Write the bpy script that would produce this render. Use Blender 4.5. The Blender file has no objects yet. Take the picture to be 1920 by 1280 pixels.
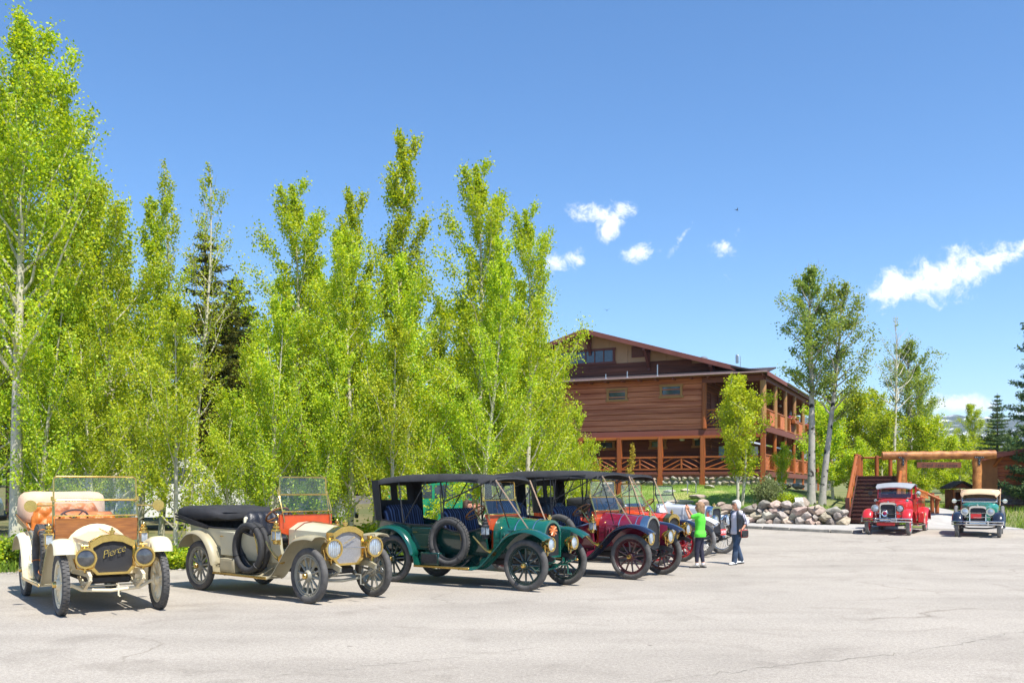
import bpy, bmesh, math, random
import numpy as np
from mathutils import Vector, Matrix

# ------------------------------------------------------------------ camera, sky, sun, exposure
PI = math.pi
scene = bpy.context.scene
col = scene.collection
EYE = 1.9          # camera height
F = 1800.0         # focal length in pixels of the 1920 px wide photograph
HZ = 915.0         # horizon row
cam_d = bpy.data.cameras.new('camera')
cam = bpy.data.objects.new('camera', cam_d)
col.objects.link(cam)
cam.location = (0, 0, EYE)
cam.rotation_euler = (math.radians(90), 0, 0)
cam_d.sensor_width = 36.0
cam_d.lens = F / 1920 * 36.0
cam_d.shift_y = (HZ - 640) / 1920
cam_d.clip_start = 0.1
cam_d.clip_end = 20000
scene.camera = cam

SUN_EL = math.radians(61)
SUN_AZ = math.radians(-52)            # direction towards the sun, from +X, minus = towards the camera side
to_sun = Vector((math.cos(SUN_EL) * math.cos(SUN_AZ), math.cos(SUN_EL) * math.sin(SUN_AZ), math.sin(SUN_EL)))
sun_d = bpy.data.lights.new('sun', 'SUN')
sun_d.energy = 5.0
sun_d.angle = math.radians(0.5)
sun_d.color = (1.0, 0.955, 0.88)
sun = bpy.data.objects.new('sun', sun_d)
col.objects.link(sun)
sun.rotation_euler = (-to_sun).to_track_quat('-Z', 'Y').to_euler()
sun.location = (20, -20, 40)

world = bpy.data.worlds.new('World')
scene.world = world
world.use_nodes = True

def build_sky():
    nt = world.node_tree; N = nt.nodes; L = nt.links
    N.clear()
    out = N.new('ShaderNodeOutputWorld'); bg = N.new('ShaderNodeBackground')
    sky = N.new('ShaderNodeTexSky'); sky.sky_type = 'NISHITA'; sky.sun_disc = False
    sky.sun_elevation = SUN_EL
    sky.sun_rotation = math.atan2(to_sun.x, to_sun.y)
    sky.altitude = 2600; sky.air_density = 1.15; sky.dust_density = 0.6; sky.ozone_density = 2.6
    bg.inputs['Strength'].default_value = 0.14
    tc = N.new('ShaderNodeTexCoord'); sep = N.new('ShaderNodeSeparateXYZ')
    L.new(tc.outputs['Generated'], sep.inputs[0])
    def mth(op, a, b=None, c=None, clamp=False):
        n = N.new('ShaderNodeMath'); n.operation = op; n.use_clamp = clamp
        for i, x in enumerate((a, b, c)):
            if x is None: continue
            if isinstance(x, (int, float)): n.inputs[i].default_value = x
            else: L.new(x, n.inputs[i])
        return n.outputs[0]
    ys = mth('MAXIMUM', sep.outputs['Y'], 0.02)
    U = mth('DIVIDE', sep.outputs['X'], ys); V = mth('DIVIDE', sep.outputs['Z'], ys)
    cmb = N.new('ShaderNodeCombineXYZ'); L.new(U, cmb.inputs[0]); L.new(V, cmb.inputs[1])
    def noise(scale, detail, rough, dist=0.0):
        n = N.new('ShaderNodeTexNoise'); n.inputs['Scale'].default_value = scale
        n.inputs['Detail'].default_value = detail; n.inputs['Roughness'].default_value = rough
        n.inputs['Distortion'].default_value = dist
        L.new(cmb.outputs[0], n.inputs['Vector']); return n.outputs[0]
    n1 = noise(30, 7, 0.66, 0.6); n2 = noise(85, 6, 0.66, 0.8)
    # small fair-weather clouds: centre (u, v), half sizes, tilt, weight
    clouds = [(0.093, 0.2840, .033, .012, -.1, 1.0), (0.112, 0.2880, .020, .010, .2, 1.0), (0.100, 0.2720, .012, .016, -.5, .9),
              (0.135, 0.244, .017, .010, .1, .95), (0.175, 0.258, .026, .0045, .95, .6), (0.223, 0.247, .018, .011, -.1, .8),
              (0.205, 0.232, .020, .006, -.7, .45), (0.052, 0.237, .025, .014, .15, .95), (0.235, 0.268, .010, .004, .9, .35),
              (0.410, 0.208, .045, .020, .12, 1.05), (0.455, 0.221, .052, .024, .30, 1.1), (0.505, 0.238, .038, .015, .45, 1.0), (0.535, 0.252, .03, .010, .6, .95),
              (0.470, 0.087, .052, .0105, .02, 1.05), (0.560, 0.080, .060, .012, .0, .9), (0.40, 0.085, .04, .012, .0, .8), (-0.02, 0.246, .02, .008, .2, .5)]
    tot = None
    for (cu, cv, su, sv, a, w) in clouds:
        ca, sa = math.cos(a), math.sin(a)
        du = mth('SUBTRACT', U, cu); dv = mth('SUBTRACT', V, cv)
        x = mth('DIVIDE', mth('ADD', mth('MULTIPLY', du, ca), mth('MULTIPLY', dv, sa)), su)
        y = mth('DIVIDE', mth('SUBTRACT', mth('MULTIPLY', dv, ca), mth('MULTIPLY', du, sa)), sv)
        r = mth('SQRT', mth('ADD', mth('MULTIPLY', x, x), mth('MULTIPLY', y, y)))
        d = mth('MULTIPLY', mth('SUBTRACT', 1.0, mth('MULTIPLY', r, 0.60)), w)
        tot = d if tot is None else mth('SMOOTH_MAX', tot, d, 0.15)
    nn = mth('ADD', mth('MULTIPLY', mth('SUBTRACT', n1, 0.5), 1.8), mth('MULTIPLY', mth('SUBTRACT', n2, 0.5), 0.85))
    den = mth('ADD', tot, nn)
    mr = N.new('ShaderNodeMapRange'); mr.interpolation_type = 'SMOOTHSTEP'
    mr.inputs['From Min'].default_value = 0.32; mr.inputs['From Max'].default_value = 1.02
    L.new(den, mr.inputs['Value'])
    front = mth('GREATER_THAN', sep.outputs['Y'], 0.1)
    fac = mth('MULTIPLY', mr.outputs[0], front)
    mix = N.new('ShaderNodeMix'); mix.data_type = 'RGBA'
    L.new(fac, mix.inputs[0])
    # the Nishita colour with its saturation held back a little
    hs = N.new('ShaderNodeHueSaturation'); hs.inputs['Saturation'].default_value = SKY_SAT; hs.inputs['Value'].default_value = 1.0; hs.inputs['Hue'].default_value = .500
    L.new(sky.outputs[0], hs.inputs['Color'])
    L.new(hs.outputs[0], mix.inputs[6])
    mix.inputs[7].default_value = (6.4, 6.55, 6.7, 1)
    L.new(mix.outputs[2], bg.inputs['Color']); L.new(bg.outputs[0], out.inputs['Surface'])
SKY_SAT = 1.20
build_sky()

scene.view_settings.view_transform = 'Standard'
scene.view_settings.look = 'None'
scene.view_settings.gamma = 1.0
scene.view_settings.use_curve_mapping = False
scene.view_settings.exposure = 0.68
scene.render.engine = 'CYCLES'
scene.cycles.max_bounces = 6
scene.cycles.transparent_max_bounces = 12
scene.cycles.use_denoising = True
scene.cycles.sample_clamp_indirect = 6.0

# ------------------------------------------------------------------ helpers
rnd = random.Random(7)
def R(a): return math.radians(a)
def hexc(h):
    h = h.lstrip('#'); o = []
    for i in (0, 2, 4):
        c = int(h[i:i + 2], 16) / 255
        o.append(c / 12.92 if c <= 0.04045 else ((c + 0.055) / 1.055) ** 2.4)
    return tuple(o)
def lerp(a, b, t): return a + (b - a) * t
def sstep(a, b, x):
    t = max(0.0, min(1.0, (x - a) / (b - a))); return t * t * (3 - 2 * t)
def lot_z(x, y):
    return 0.017 * max(0.0, min(y - 24, 22.0)) * sstep(0, 7, x)
def at(px, py, depth):
    return Vector(((px - 960) / F * depth, depth, EYE - (py - HZ) / F * depth))

def tag(o, label=None, cat=None, group=None, kind=None):
    if label: o['label'] = label
    if cat: o['category'] = cat
    if group: o['group'] = group
    if kind: o['kind'] = kind
    return o
def empty(name, loc=(0, 0, 0), rz=0.0):
    o = bpy.data.objects.new(name, None); col.objects.link(o)
    o.location = loc; o.rotation_euler = (0, 0, rz); o.empty_display_size = 0.2
    return o
def thing(name, label, cat, loc=(0, 0, 0), rz=0.0, group=None):
    return tag(empty(name, loc, rz), label, cat, group)
def link(name, me, mat=None, parent=None, M=None):
    o = bpy.data.objects.new(name, me); col.objects.link(o)
    if mat is not None and len(me.materials) == 0: me.materials.append(mat)
    if parent is not None: o.parent = parent
    if M is not None: o.matrix_basis = M
    return o

class MB:
    """collects simple shapes into one mesh"""
    def __init__(s): s.v = []; s.f = []
    def add(s, vs, fs):
        o = len(s.v); s.v.extend([tuple(p) for p in vs]); s.f.extend([tuple(i + o for i in f) for f in fs]); return s
    def box(s, c, d, ch=0.0, M=None):
        hx, hy, hz = d[0] / 2, d[1] / 2, d[2] / 2
        if ch <= 0:
            vs = [Vector((x * hx, y * hy, z * hz)) for x in (-1, 1) for y in (-1, 1) for z in (-1, 1)]
            fs = [(0, 1, 3, 2), (4, 6, 7, 5), (0, 4, 5, 1), (2, 3, 7, 6), (0, 2, 6, 4), (1, 5, 7, 3)]
        else:
            ch = min(ch, hx * .9, hy * .9, hz * .9)
            vs = []; idx = {}
            for x in (-1, 1):
                for y in (-1, 1):
                    for z in (-1, 1):
                        for ax in range(3):
                            p = [x * (hx - ch), y * (hy - ch), z * (hz - ch)]
                            p[ax] = (x * hx, y * hy, z * hz)[ax]
                            idx[(x, y, z, ax)] = len(vs); vs.append(Vector(p))
            fs = []
            for a in (-1, 1):
                fs.append([idx[(a, y, z, 0)] for y, z in ((-1, -1), (1, -1), (1, 1), (-1, 1))])
                fs.append([idx[(x, a, z, 1)] for x, z in ((-1, -1), (1, -1), (1, 1), (-1, 1))])
                fs.append([idx[(x, y, a, 2)] for x, y in ((-1, -1), (1, -1), (1, 1), (-1, 1))])
                for b in (-1, 1):
                    fs.append([idx[(a, b, -1, 0)], idx[(a, b, 1, 0)], idx[(a, b, 1, 1)], idx[(a, b, -1, 1)]])
                    fs.append([idx[(a, -1, b, 0)], idx[(a, 1, b, 0)], idx[(a, 1, b, 2)], idx[(a, -1, b, 2)]])
                    fs.append([idx[(-1, a, b, 1)], idx[(1, a, b, 1)], idx[(1, a, b, 2)], idx[(-1, a, b, 2)]])
                    for e in (-1, 1):
                        fs.append([idx[(a, b, e, 0)], idx[(a, b, e, 1)], idx[(a, b, e, 2)]])
        T = Matrix.Translation(Vector(c))
        if M is not None: T = T @ M
        return s.add([T @ p for p in vs], fs)
    def bar(s, a, b, w, h, up=(0, 0, 1), ch=0.0):
        a = Vector(a); b = Vector(b); d = b - a; L = d.length
        x = d.normalized(); u = Vector(up)
        if abs(x.dot(u)) > .98: u = Vector((0, 1, 0))
        y = u.cross(x).normalized(); z = x.cross(y)
        M = Matrix((x, y, z)).transposed().to_4x4()
        return s.box((a + b) / 2, (L, w, h), ch, M)
    def tube(s, path, r, n=8, cap=True, closed=False):
        P = [Vector(p) for p in path]; m = len(P)
        rr = r if isinstance(r, (list, tuple)) else [r] * m
        rings = []; prev = None
        for i in range(m):
            if closed: t = (P[(i + 1) % m] - P[i - 1])
            else: t = P[min(i + 1, m - 1)] - P[max(i - 1, 0)]
            t = t.normalized() if t.length > 1e-9 else Vector((0, 0, 1))
            if prev is None:
                u = Vector((0, 0, 1)) if abs(t.z) < .9 else Vector((1, 0, 0))
                prev = (u - t * u.dot(t)).normalized()
            else:
                q = prev - t * prev.dot(t)
                prev = q.normalized() if q.length > 1e-6 else prev
            w = t.cross(prev)
            rings.append([P[i] + (prev * math.cos(2 * PI * k / n) + w * math.sin(2 * PI * k / n)) * rr[i] for k in range(n)])
        return s.loft(rings, cap=cap and not closed, loop=closed)
    def lathe(s, prof, o=(0, 0, 0), d=(0, 1, 0), n=24, cap=True, loop=False):
        o = Vector(o); d = Vector(d).normalized()
        u = Vector((0, 0, 1)) if abs(d.z) < .9 else Vector((1, 0, 0))
        u = (u - d * u.dot(d)).normalized(); w = d.cross(u)
        rings = [[o + d * a + (u * math.cos(2 * PI * k / n) + w * math.sin(2 * PI * k / n)) * max(r, 1e-4) for k in range(n)] for (a, r) in prof]
        return s.loft(rings, cap=cap and not loop, loop=loop)
    def loft(s, rings, cap=True, loop=False, ring_closed=True):
        n = len(rings[0]); m = len(rings); vs = [p for r in rings for p in r]; fs = []
        for i in range(m if loop else m - 1):
            j = (i + 1) % m
            for k in range(n if ring_closed else n - 1):
                l = (k + 1) % n
                fs.append((i * n + k, i * n + l, j * n + l, j * n + k))
        if cap and ring_closed:
            fs.append(tuple(range(n - 1, -1, -1))); fs.append(tuple((m - 1) * n + k for k in range(n)))
        return s.add(vs, fs)
    def prism(s, pts, off):
        off = Vector(off); n = len(pts)
        a = [Vector(p) for p in pts]; b = [p + off for p in a]
        fs = [tuple(range(n)), tuple(range(2 * n - 1, n - 1, -1))] + [(k, (k + 1) % n, n + (k + 1) % n, n + k) for k in range(n)]
        return s.add(a + b, fs)
    def ell(s, c, r, nu=12, nv=8, M=None):
        T = Matrix.Translation(Vector(c))
        if M is not None: T = T @ M
        rings = []
        for i in range(nv + 1):
            t = -PI / 2 + PI * i / nv
            cr = max(math.cos(t), 1e-3)
            rings.append([T @ Vector((r[0] * cr * math.cos(2 * PI * k / nu), r[1] * cr * math.sin(2 * PI * k / nu), r[2] * math.sin(t))) for k in range(nu)])
        return s.loft(rings)
    def mesh(s, name, ang=38, recalc=True):
        me = bpy.data.meshes.new(name)
        me.from_pydata(s.v, [], s.f)
        if recalc:
            bm = bmesh.new(); bm.from_mesh(me)
            bmesh.ops.recalc_face_normals(bm, faces=bm.faces)
            bm.to_mesh(me); bm.free()
        if ang is None: me.shade_flat()
        else:
            me.shade_smooth()
            if ang < 179: me.set_sharp_from_angle(angle=R(ang))
        me.update()
        return me
    def obj(s, name, mat, parent=None, ang=38, M=None):
        return link(name, s.mesh(name, ang), mat, parent, M)

def np_mesh(name, verts, faces, smooth=False):
    """fast mesh from numpy arrays (faces all of one size)"""
    me = bpy.data.meshes.new(name)
    nv = len(verts); nf, k = faces.shape
    me.vertices.add(nv); me.vertices.foreach_set('co', verts.astype(np.float32).ravel())
    me.loops.add(nf * k); me.loops.foreach_set('vertex_index', faces.astype(np.int32).ravel())
    me.polygons.add(nf)
    me.polygons.foreach_set('loop_start', np.arange(0, nf * k, k, dtype=np.int32))
    me.polygons.foreach_set('loop_total', np.full(nf, k, dtype=np.int32))
    me.update(calc_edges=True)
    if smooth: me.shade_smooth()
    return me

_unit = {}
def rod(name, a, b, r, mat, parent, n=10, taper=1.0, square=False):
    """a round log or square bar between two points; shares one unit mesh per material"""
    key = (mat.name, n, round(taper, 2), square)
    if key not in _unit:
        m = MB()
        if square: m.box((0, 0, .5), (2, 2, 1))
        else: m.loft([[Vector((math.cos(2 * PI * k / n) * q, math.sin(2 * PI * k / n) * q, z)) for k in range(n)] for z, q in ((0, .86), (.012, 1), (.988, taper), (1, taper * .86))])
        _unit[key] = m.mesh('log'); _unit[key].materials.append(mat)
    a = Vector(a); b = Vector(b); d = b - a
    rr = r if isinstance(r, tuple) else (r, r)
    q = d.to_track_quat('Z', 'Y')
    M = Matrix.Translation(a) @ q.to_matrix().to_4x4() @ Matrix.Diagonal((rr[0], rr[1], d.length, 1))
    return link(name, _unit[key], None, parent, M)
_ubox = {}
def blk(name, c, d, mat, parent, rz=0.0, ch=0.0, M=None):
    """a box part; unchamfered ones share one unit mesh per material"""
    if ch:
        m = MB().box((0, 0, 0), d, ch); me = m.mesh(name)
        me.materials.append(mat)
        return link(name, me, None, parent, Matrix.Translation(Vector(c)) @ (M if M is not None else Matrix.Rotation(rz, 4, 'Z')))
    if mat.name not in _ubox:
        _ubox[mat.name] = MB().box((0, 0, 0), (1, 1, 1)).mesh('block', None); _ubox[mat.name].materials.append(mat)
    T = Matrix.Translation(Vector(c)) @ (M if M is not None else Matrix.Rotation(rz, 4, 'Z')) @ Matrix.Diagonal((d[0], d[1], d[2], 1))
    return link(name, _ubox[mat.name], None, parent, T)

def text_mesh(name, body, size, mat, parent, M, shear=0.0, depth=0.004, spacing=1.0, thin=0.0):
    cu = bpy.data.curves.new(name, 'FONT'); cu.body = body; cu.size = size; cu.shear = shear
    cu.align_x = 'CENTER'; cu.align_y = 'CENTER'; cu.extrude = depth; cu.space_character = spacing
    cu.resolution_u = 3; cu.offset = thin
    o = bpy.data.objects.new(name + '_tmp', cu); col.objects.link(o)
    dg = bpy.context.evaluated_depsgraph_get()
    me = bpy.data.meshes.new_from_object(o.evaluated_get(dg))
    bpy.data.objects.remove(o); bpy.data.curves.remove(cu)
    me.name = name; me.materials.clear(); me.materials.append(mat)
    return link(name, me, None, parent, M)

# ------------------------------------------------------------------ materials
MAT = {}
def mat(name, c, rough=0.6, metal=0.0, var=0.10, scale=6.0, bump=0.0, bscale=40.0, coat=0.0, spec=0.5, c2=None, stretch=(1, 1, 1), coords='Object', detail=5.0, trans=0.0, emis=None):
    """principled material whose colour wanders between c and c2 with noise, plus a fine bump"""
    if isinstance(c, str): c = hexc(c)
    if isinstance(c2, str): c2 = hexc(c2)
    m = bpy.data.materials.new(name); m.use_nodes = True
    nt = m.node_tree; N = nt.nodes; L = nt.links
    b = N['Principled BSDF']
    b.inputs['Roughness'].default_value = rough; b.inputs['Metallic'].default_value = metal
    b.inputs['Specular IOR Level'].default_value = spec
    b.inputs['Coat Weight'].default_value = coat; b.inputs['Coat Roughness'].default_value = 0.025
    tc = N.new('ShaderNodeTexCoord'); mp = N.new('ShaderNodeMapping'); mp.inputs['Scale'].default_value = stretch
    L.new(tc.outputs[coords], mp.inputs[0])
    nz = N.new('ShaderNodeTexNoise'); nz.inputs['Scale'].default_value = scale; nz.inputs['Detail'].default_value = detail; nz.inputs['Roughness'].default_value = .6
    L.new(mp.outputs[0], nz.inputs['Vector'])
    rp = N.new('ShaderNodeValToRGB')
    lo = c2 if c2 is not None else tuple(x * (1 - var) for x in c); hi = c if c2 is not None else tuple(min(1, x * (1 + var)) for x in c)
    rp.color_ramp.elements[0].position = .32; rp.color_ramp.elements[0].color = (*lo, 1)
    rp.color_ramp.elements[1].position = .68; rp.color_ramp.elements[1].color = (*hi, 1)
    L.new(nz.outputs[0], rp.inputs[0]); L.new(rp.outputs[0], b.inputs['Base Color'])
    if bump > 0:
        n2 = N.new('ShaderNodeTexNoise'); n2.inputs['Scale'].default_value = bscale; n2.inputs['Detail'].default_value = 6
        L.new(mp.outputs[0], n2.inputs['Vector'])
        bp = N.new('ShaderNodeBump'); bp.inputs['Strength'].default_value = bump; bp.inputs['Distance'].default_value = .02
        L.new(n2.outputs[0], bp.inputs['Height']); L.new(bp.outputs[0], b.inputs['Normal'])
    MAT[name] = m
    return m
def island_var(m, lo=0.75, hi=1.2, hue=0.0):
    """per-object random brightness on top of a material made by mat()"""
    nt = m.node_tree; N = nt.nodes; L = nt.links; b = N['Principled BSDF']
    src = b.inputs['Base Color'].links[0].from_socket
    oi = N.new('ShaderNodeObjectInfo'); mr = N.new('ShaderNodeMapRange')
    mr.inputs['To Min'].default_value = lo; mr.inputs['To Max'].default_value = hi
    L.new(oi.outputs['Random'], mr.inputs[0])
    hs = N.new('ShaderNodeHueSaturation'); L.new(mr.outputs[0], hs.inputs['Value']); L.new(src, hs.inputs['Color'])
    if hue:
        m2 = N.new('ShaderNodeMapRange'); m2.inputs['To Min'].default_value = .5 - hue; m2.inputs['To Max'].default_value = .5 + hue
        mm = N.new('ShaderNodeMath'); mm.operation = 'FRACT'; m7 = N.new('ShaderNodeMath'); m7.operation = 'MULTIPLY'; m7.inputs[1].default_value = 7.31
        L.new(oi.outputs['Random'], m7.inputs[0]); L.new(m7.outputs[0], mm.inputs[0]); L.new(mm.outputs[0], m2.inputs[0]); L.new(m2.outputs[0], hs.inputs['Hue'])
    L.new(hs.outputs[0], b.inputs['Base Color'])
    return m
def glass_mat(name, tint=(.85, .93, .95), refl=1.0):
    m = bpy.data.materials.new(name); m.use_nodes = True
    nt = m.node_tree; N = nt.nodes; L = nt.links; N.clear()
    out = N.new('ShaderNodeOutputMaterial'); tr = N.new('ShaderNodeBsdfTransparent'); gl = N.new('ShaderNodeBsdfGlossy')
    tr.inputs[0].default_value = (*tint, 1); gl.inputs['Roughness'].default_value = .02
    fr = N.new('ShaderNodeFresnel'); fr.inputs[0].default_value = 1.5
    mu = N.new('ShaderNodeMath'); mu.operation = 'MULTIPLY_ADD'; mu.use_clamp = True; mu.inputs[1].default_value = 1.7 * refl; mu.inputs[2].default_value = .02
    L.new(fr.outputs[0], mu.inputs[0])
    ge = N.new('ShaderNodeNewGeometry'); iv = N.new('ShaderNodeMath'); iv.operation = 'SUBTRACT'; iv.inputs[0].default_value = 1.0; L.new(ge.outputs['Backfacing'], iv.inputs[1])
    m3 = N.new('ShaderNodeMath'); m3.operation = 'MULTIPLY'; L.new(mu.outputs[0], m3.inputs[0]); L.new(iv.outputs[0], m3.inputs[1])
    mx = N.new('ShaderNodeMixShader'); L.new(m3.outputs[0], mx.inputs[0]); L.new(tr.outputs[0], mx.inputs[1]); L.new(gl.outputs[0], mx.inputs[2])
    L.new(mx.outputs[0], out.inputs[0]); MAT[name] = m
    return m
def leaf_mat(name, c1, c2, c3=None, transl=0.42):
    """leaf colour varies per leaf (random per island) and per tree; light passes through"""
    m = bpy.data.materials.new(name); m.use_nodes = True
    nt = m.node_tree; N = nt.nodes; L = nt.links; N.clear()
    c1, c2 = hexc(c1), hexc(c2); c3 = hexc(c3) if c3 else tuple((a + b) / 2 for a, b in zip(c1, c2))
    out = N.new('ShaderNodeOutputMaterial'); g = N.new('ShaderNodeNewGeometry')
    rp = N.new('ShaderNodeValToRGB'); rp.color_ramp.elements[0].color = (*c1, 1); rp.color_ramp.elements[1].color = (*c2, 1)
    e = rp.color_ramp.elements.new(.5); e.color = (*c3, 1)
    L.new(g.outputs['Random Per Island'], rp.inputs[0])
    tc = N.new('ShaderNodeTexCoord'); nz = N.new('ShaderNodeTexNoise'); nz.inputs['Scale'].default_value = .9; nz.inputs['Detail'].default_value = 3
    L.new(tc.outputs['Object'], nz.inputs['Vector'])
    oi = N.new('ShaderNodeObjectInfo')
    ad = N.new('ShaderNodeMath'); ad.operation = 'MULTIPLY_ADD'; ad.inputs[1].default_value = .35; L.new(oi.outputs['Random'], ad.inputs[0]); L.new(nz.outputs[0], ad.inputs[2])
    mr = N.new('ShaderNodeMapRange'); mr.inputs['From Min'].default_value = .35; mr.inputs['From Max'].default_value = 1.0; mr.inputs['To Min'].default_value = .78; mr.inputs['To Max'].default_value = 1.22
    L.new(ad.outputs[0], mr.inputs[0])
    hs = N.new('ShaderNodeHueSaturation'); L.new(rp.outputs[0], hs.inputs['Color']); L.new(mr.outputs[0], hs.inputs['Value'])
    mh = N.new('ShaderNodeMapRange'); mh.inputs['To Min'].default_value = .487; mh.inputs['To Max'].default_value = .504; L.new(oi.outputs['Random'], mh.inputs[0]); L.new(mh.outputs[0], hs.inputs['Hue'])
    d = N.new('ShaderNodeBsdfDiffuse'); t = N.new('ShaderNodeBsdfTranslucent'); gl = N.new('ShaderNodeBsdfGlossy'); gl.inputs['Roughness'].default_value = .45
    L.new(hs.outputs[0], d.inputs[0])
    h2 = N.new('ShaderNodeHueSaturation'); h2.inputs['Hue'].default_value = .485; h2.inputs['Saturation'].default_value = 1.1; h2.inputs['Value'].default_value = 1.25
    L.new(hs.outputs[0], h2.inputs['Color']); L.new(h2.outputs[0], t.inputs[0])
    gl.inputs[0].default_value = (.8, .9, .8, 1)
    mx = N.new('ShaderNodeMixShader'); mx.inputs[0].default_value = transl; L.new(d.outputs[0], mx.inputs[1]); L.new(t.outputs[0], mx.inputs[2])
    m2 = N.new('ShaderNodeMixShader'); m2.inputs[0].default_value = .012; L.new(mx.outputs[0], m2.inputs[1]); L.new(gl.outputs[0], m2.inputs[2])
    L.new(m2.outputs[0], out.inputs[0]); MAT[name] = m
    return m

brass = mat('brass', (.72, .50, .16), .22, 1.0, .12, 9, .05, 60)
silver = mat('nickel', (.62, .62, .60), .2, 1.0, .08, 9)
chrome = mat('chrome', (.75, .76, .78), .08, 1.0, .03, 9)
rubber = mat('rubber', (.032, .031, .030), .75, 0, .3, 14, .25, 70)
rubber_dusty = mat('dusty_rubber', (.085, .08, .074), .85, 0, .35, 9, .3, 60)
rubber_grey = mat('grey_rubber', (.16, .155, .15), .85, 0, .3, 9, .3, 60)
dark_iron = mat('dark_iron', (.03, .03, .032), .55, .3, .3, 12, .2, 50)
black_cloth = mat('black_canvas', (.022, .022, .025), .8, 0, .3, 5, .4, 120)
tan_cloth = mat('tan_canvas', '#d9b596', .85, 0, .08, 4, .4, 90)
black_leather = mat('black_leather', (.018, .018, .022), .38, 0, .3, 8, .3, 60)
orange_leather = mat('orange_leather', '#cf7a2c', .42, 0, .18, 7, .3, 70, c2='#ad6020')
blue_stripe = None
wood_dash = mat('dash_wood', '#a0652c', .3, 0, .2, 3, .1, 40, coat=.5, stretch=(1, 1.5, 14), c2='#74421b')
orange_dash = mat('orange_board', '#c2481a', .35, 0, .12, 5, coat=.4)
glass_clear = glass_mat('windscreen_glass', (.93, .96, .96), 1.0)
glass_house = mat('window_glass', (.05, .07, .10), .06, 0, .3, 2, spec=.9)
lens_dark = mat('dark_lamp_lens', (.07, .07, .07), .05, .2, .5, 10, spec=1.0)
lens_glass = mat('lamp_lens', (.42, .47, .52), .07, .35, .35, 10, spec=.9)
interior_dark = mat('dark_interior', (.02, .018, .017), .8)
# ------------------------------------------------------------------ terrain
def pw(x, pts):
    if x <= pts[0][0]: return pts[0][1]
    for (a, b), (c, d) in zip(pts[:-1], pts[1:]):
        if x <= c: return lerp(b, d, (x - a) / (c - a))
    return pts[-1][1]
YF = [(-90, 14), (-40, 18.5), (-14, 20.9), (-9, 21.9), (-5, 23.4), (0, 27.2), (3.5, 31.5), (5.6, 37), (6.4, 44.6), (6.8, 45.0), (9, 43.2), (11, 41.6), (13.2, 40.4), (13.95, 40.2), (14.3, 40.6), (16, 39.9), (16.5, 39.0), (20, 38.6), (90, 38.6)]
def yf(x): return pw(x, YF)
def terrain(x, y):
    d = y - yf(x)
    if d < 0: return lot_z(x, y)
    base = lot_z(x, yf(x)) + .02
    zf = base + pw(x, [(5.9, 0), (6.8, .34), (9, .58), (13.9, .66), (14.5, .0)])
    up_w = .9 * sstep(2, 40, d) + 2.2 * sstep(40, 120, d)
    top = lerp(2.02, 2.05, 0)
    up_l = (top - zf) * sstep(-1, 11.5, d) + .6 * sstep(14, 60, d)
    up_r = (.62 * sstep(1.0, 6, d) + .9 * sstep(8, 40, d) + 2 * sstep(40, 120, d))
    wl = sstep(5.2, 7.2, x); wr = sstep(15.0, 17.5, x)
    up = lerp(lerp(up_w, up_l, wl), up_r, wr)
    n = .05 * math.sin(x * 1.3 + y * .7) * math.sin(y * .9 - x * .4) * sstep(.5, 4, d)
    return zf + up + n

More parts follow.
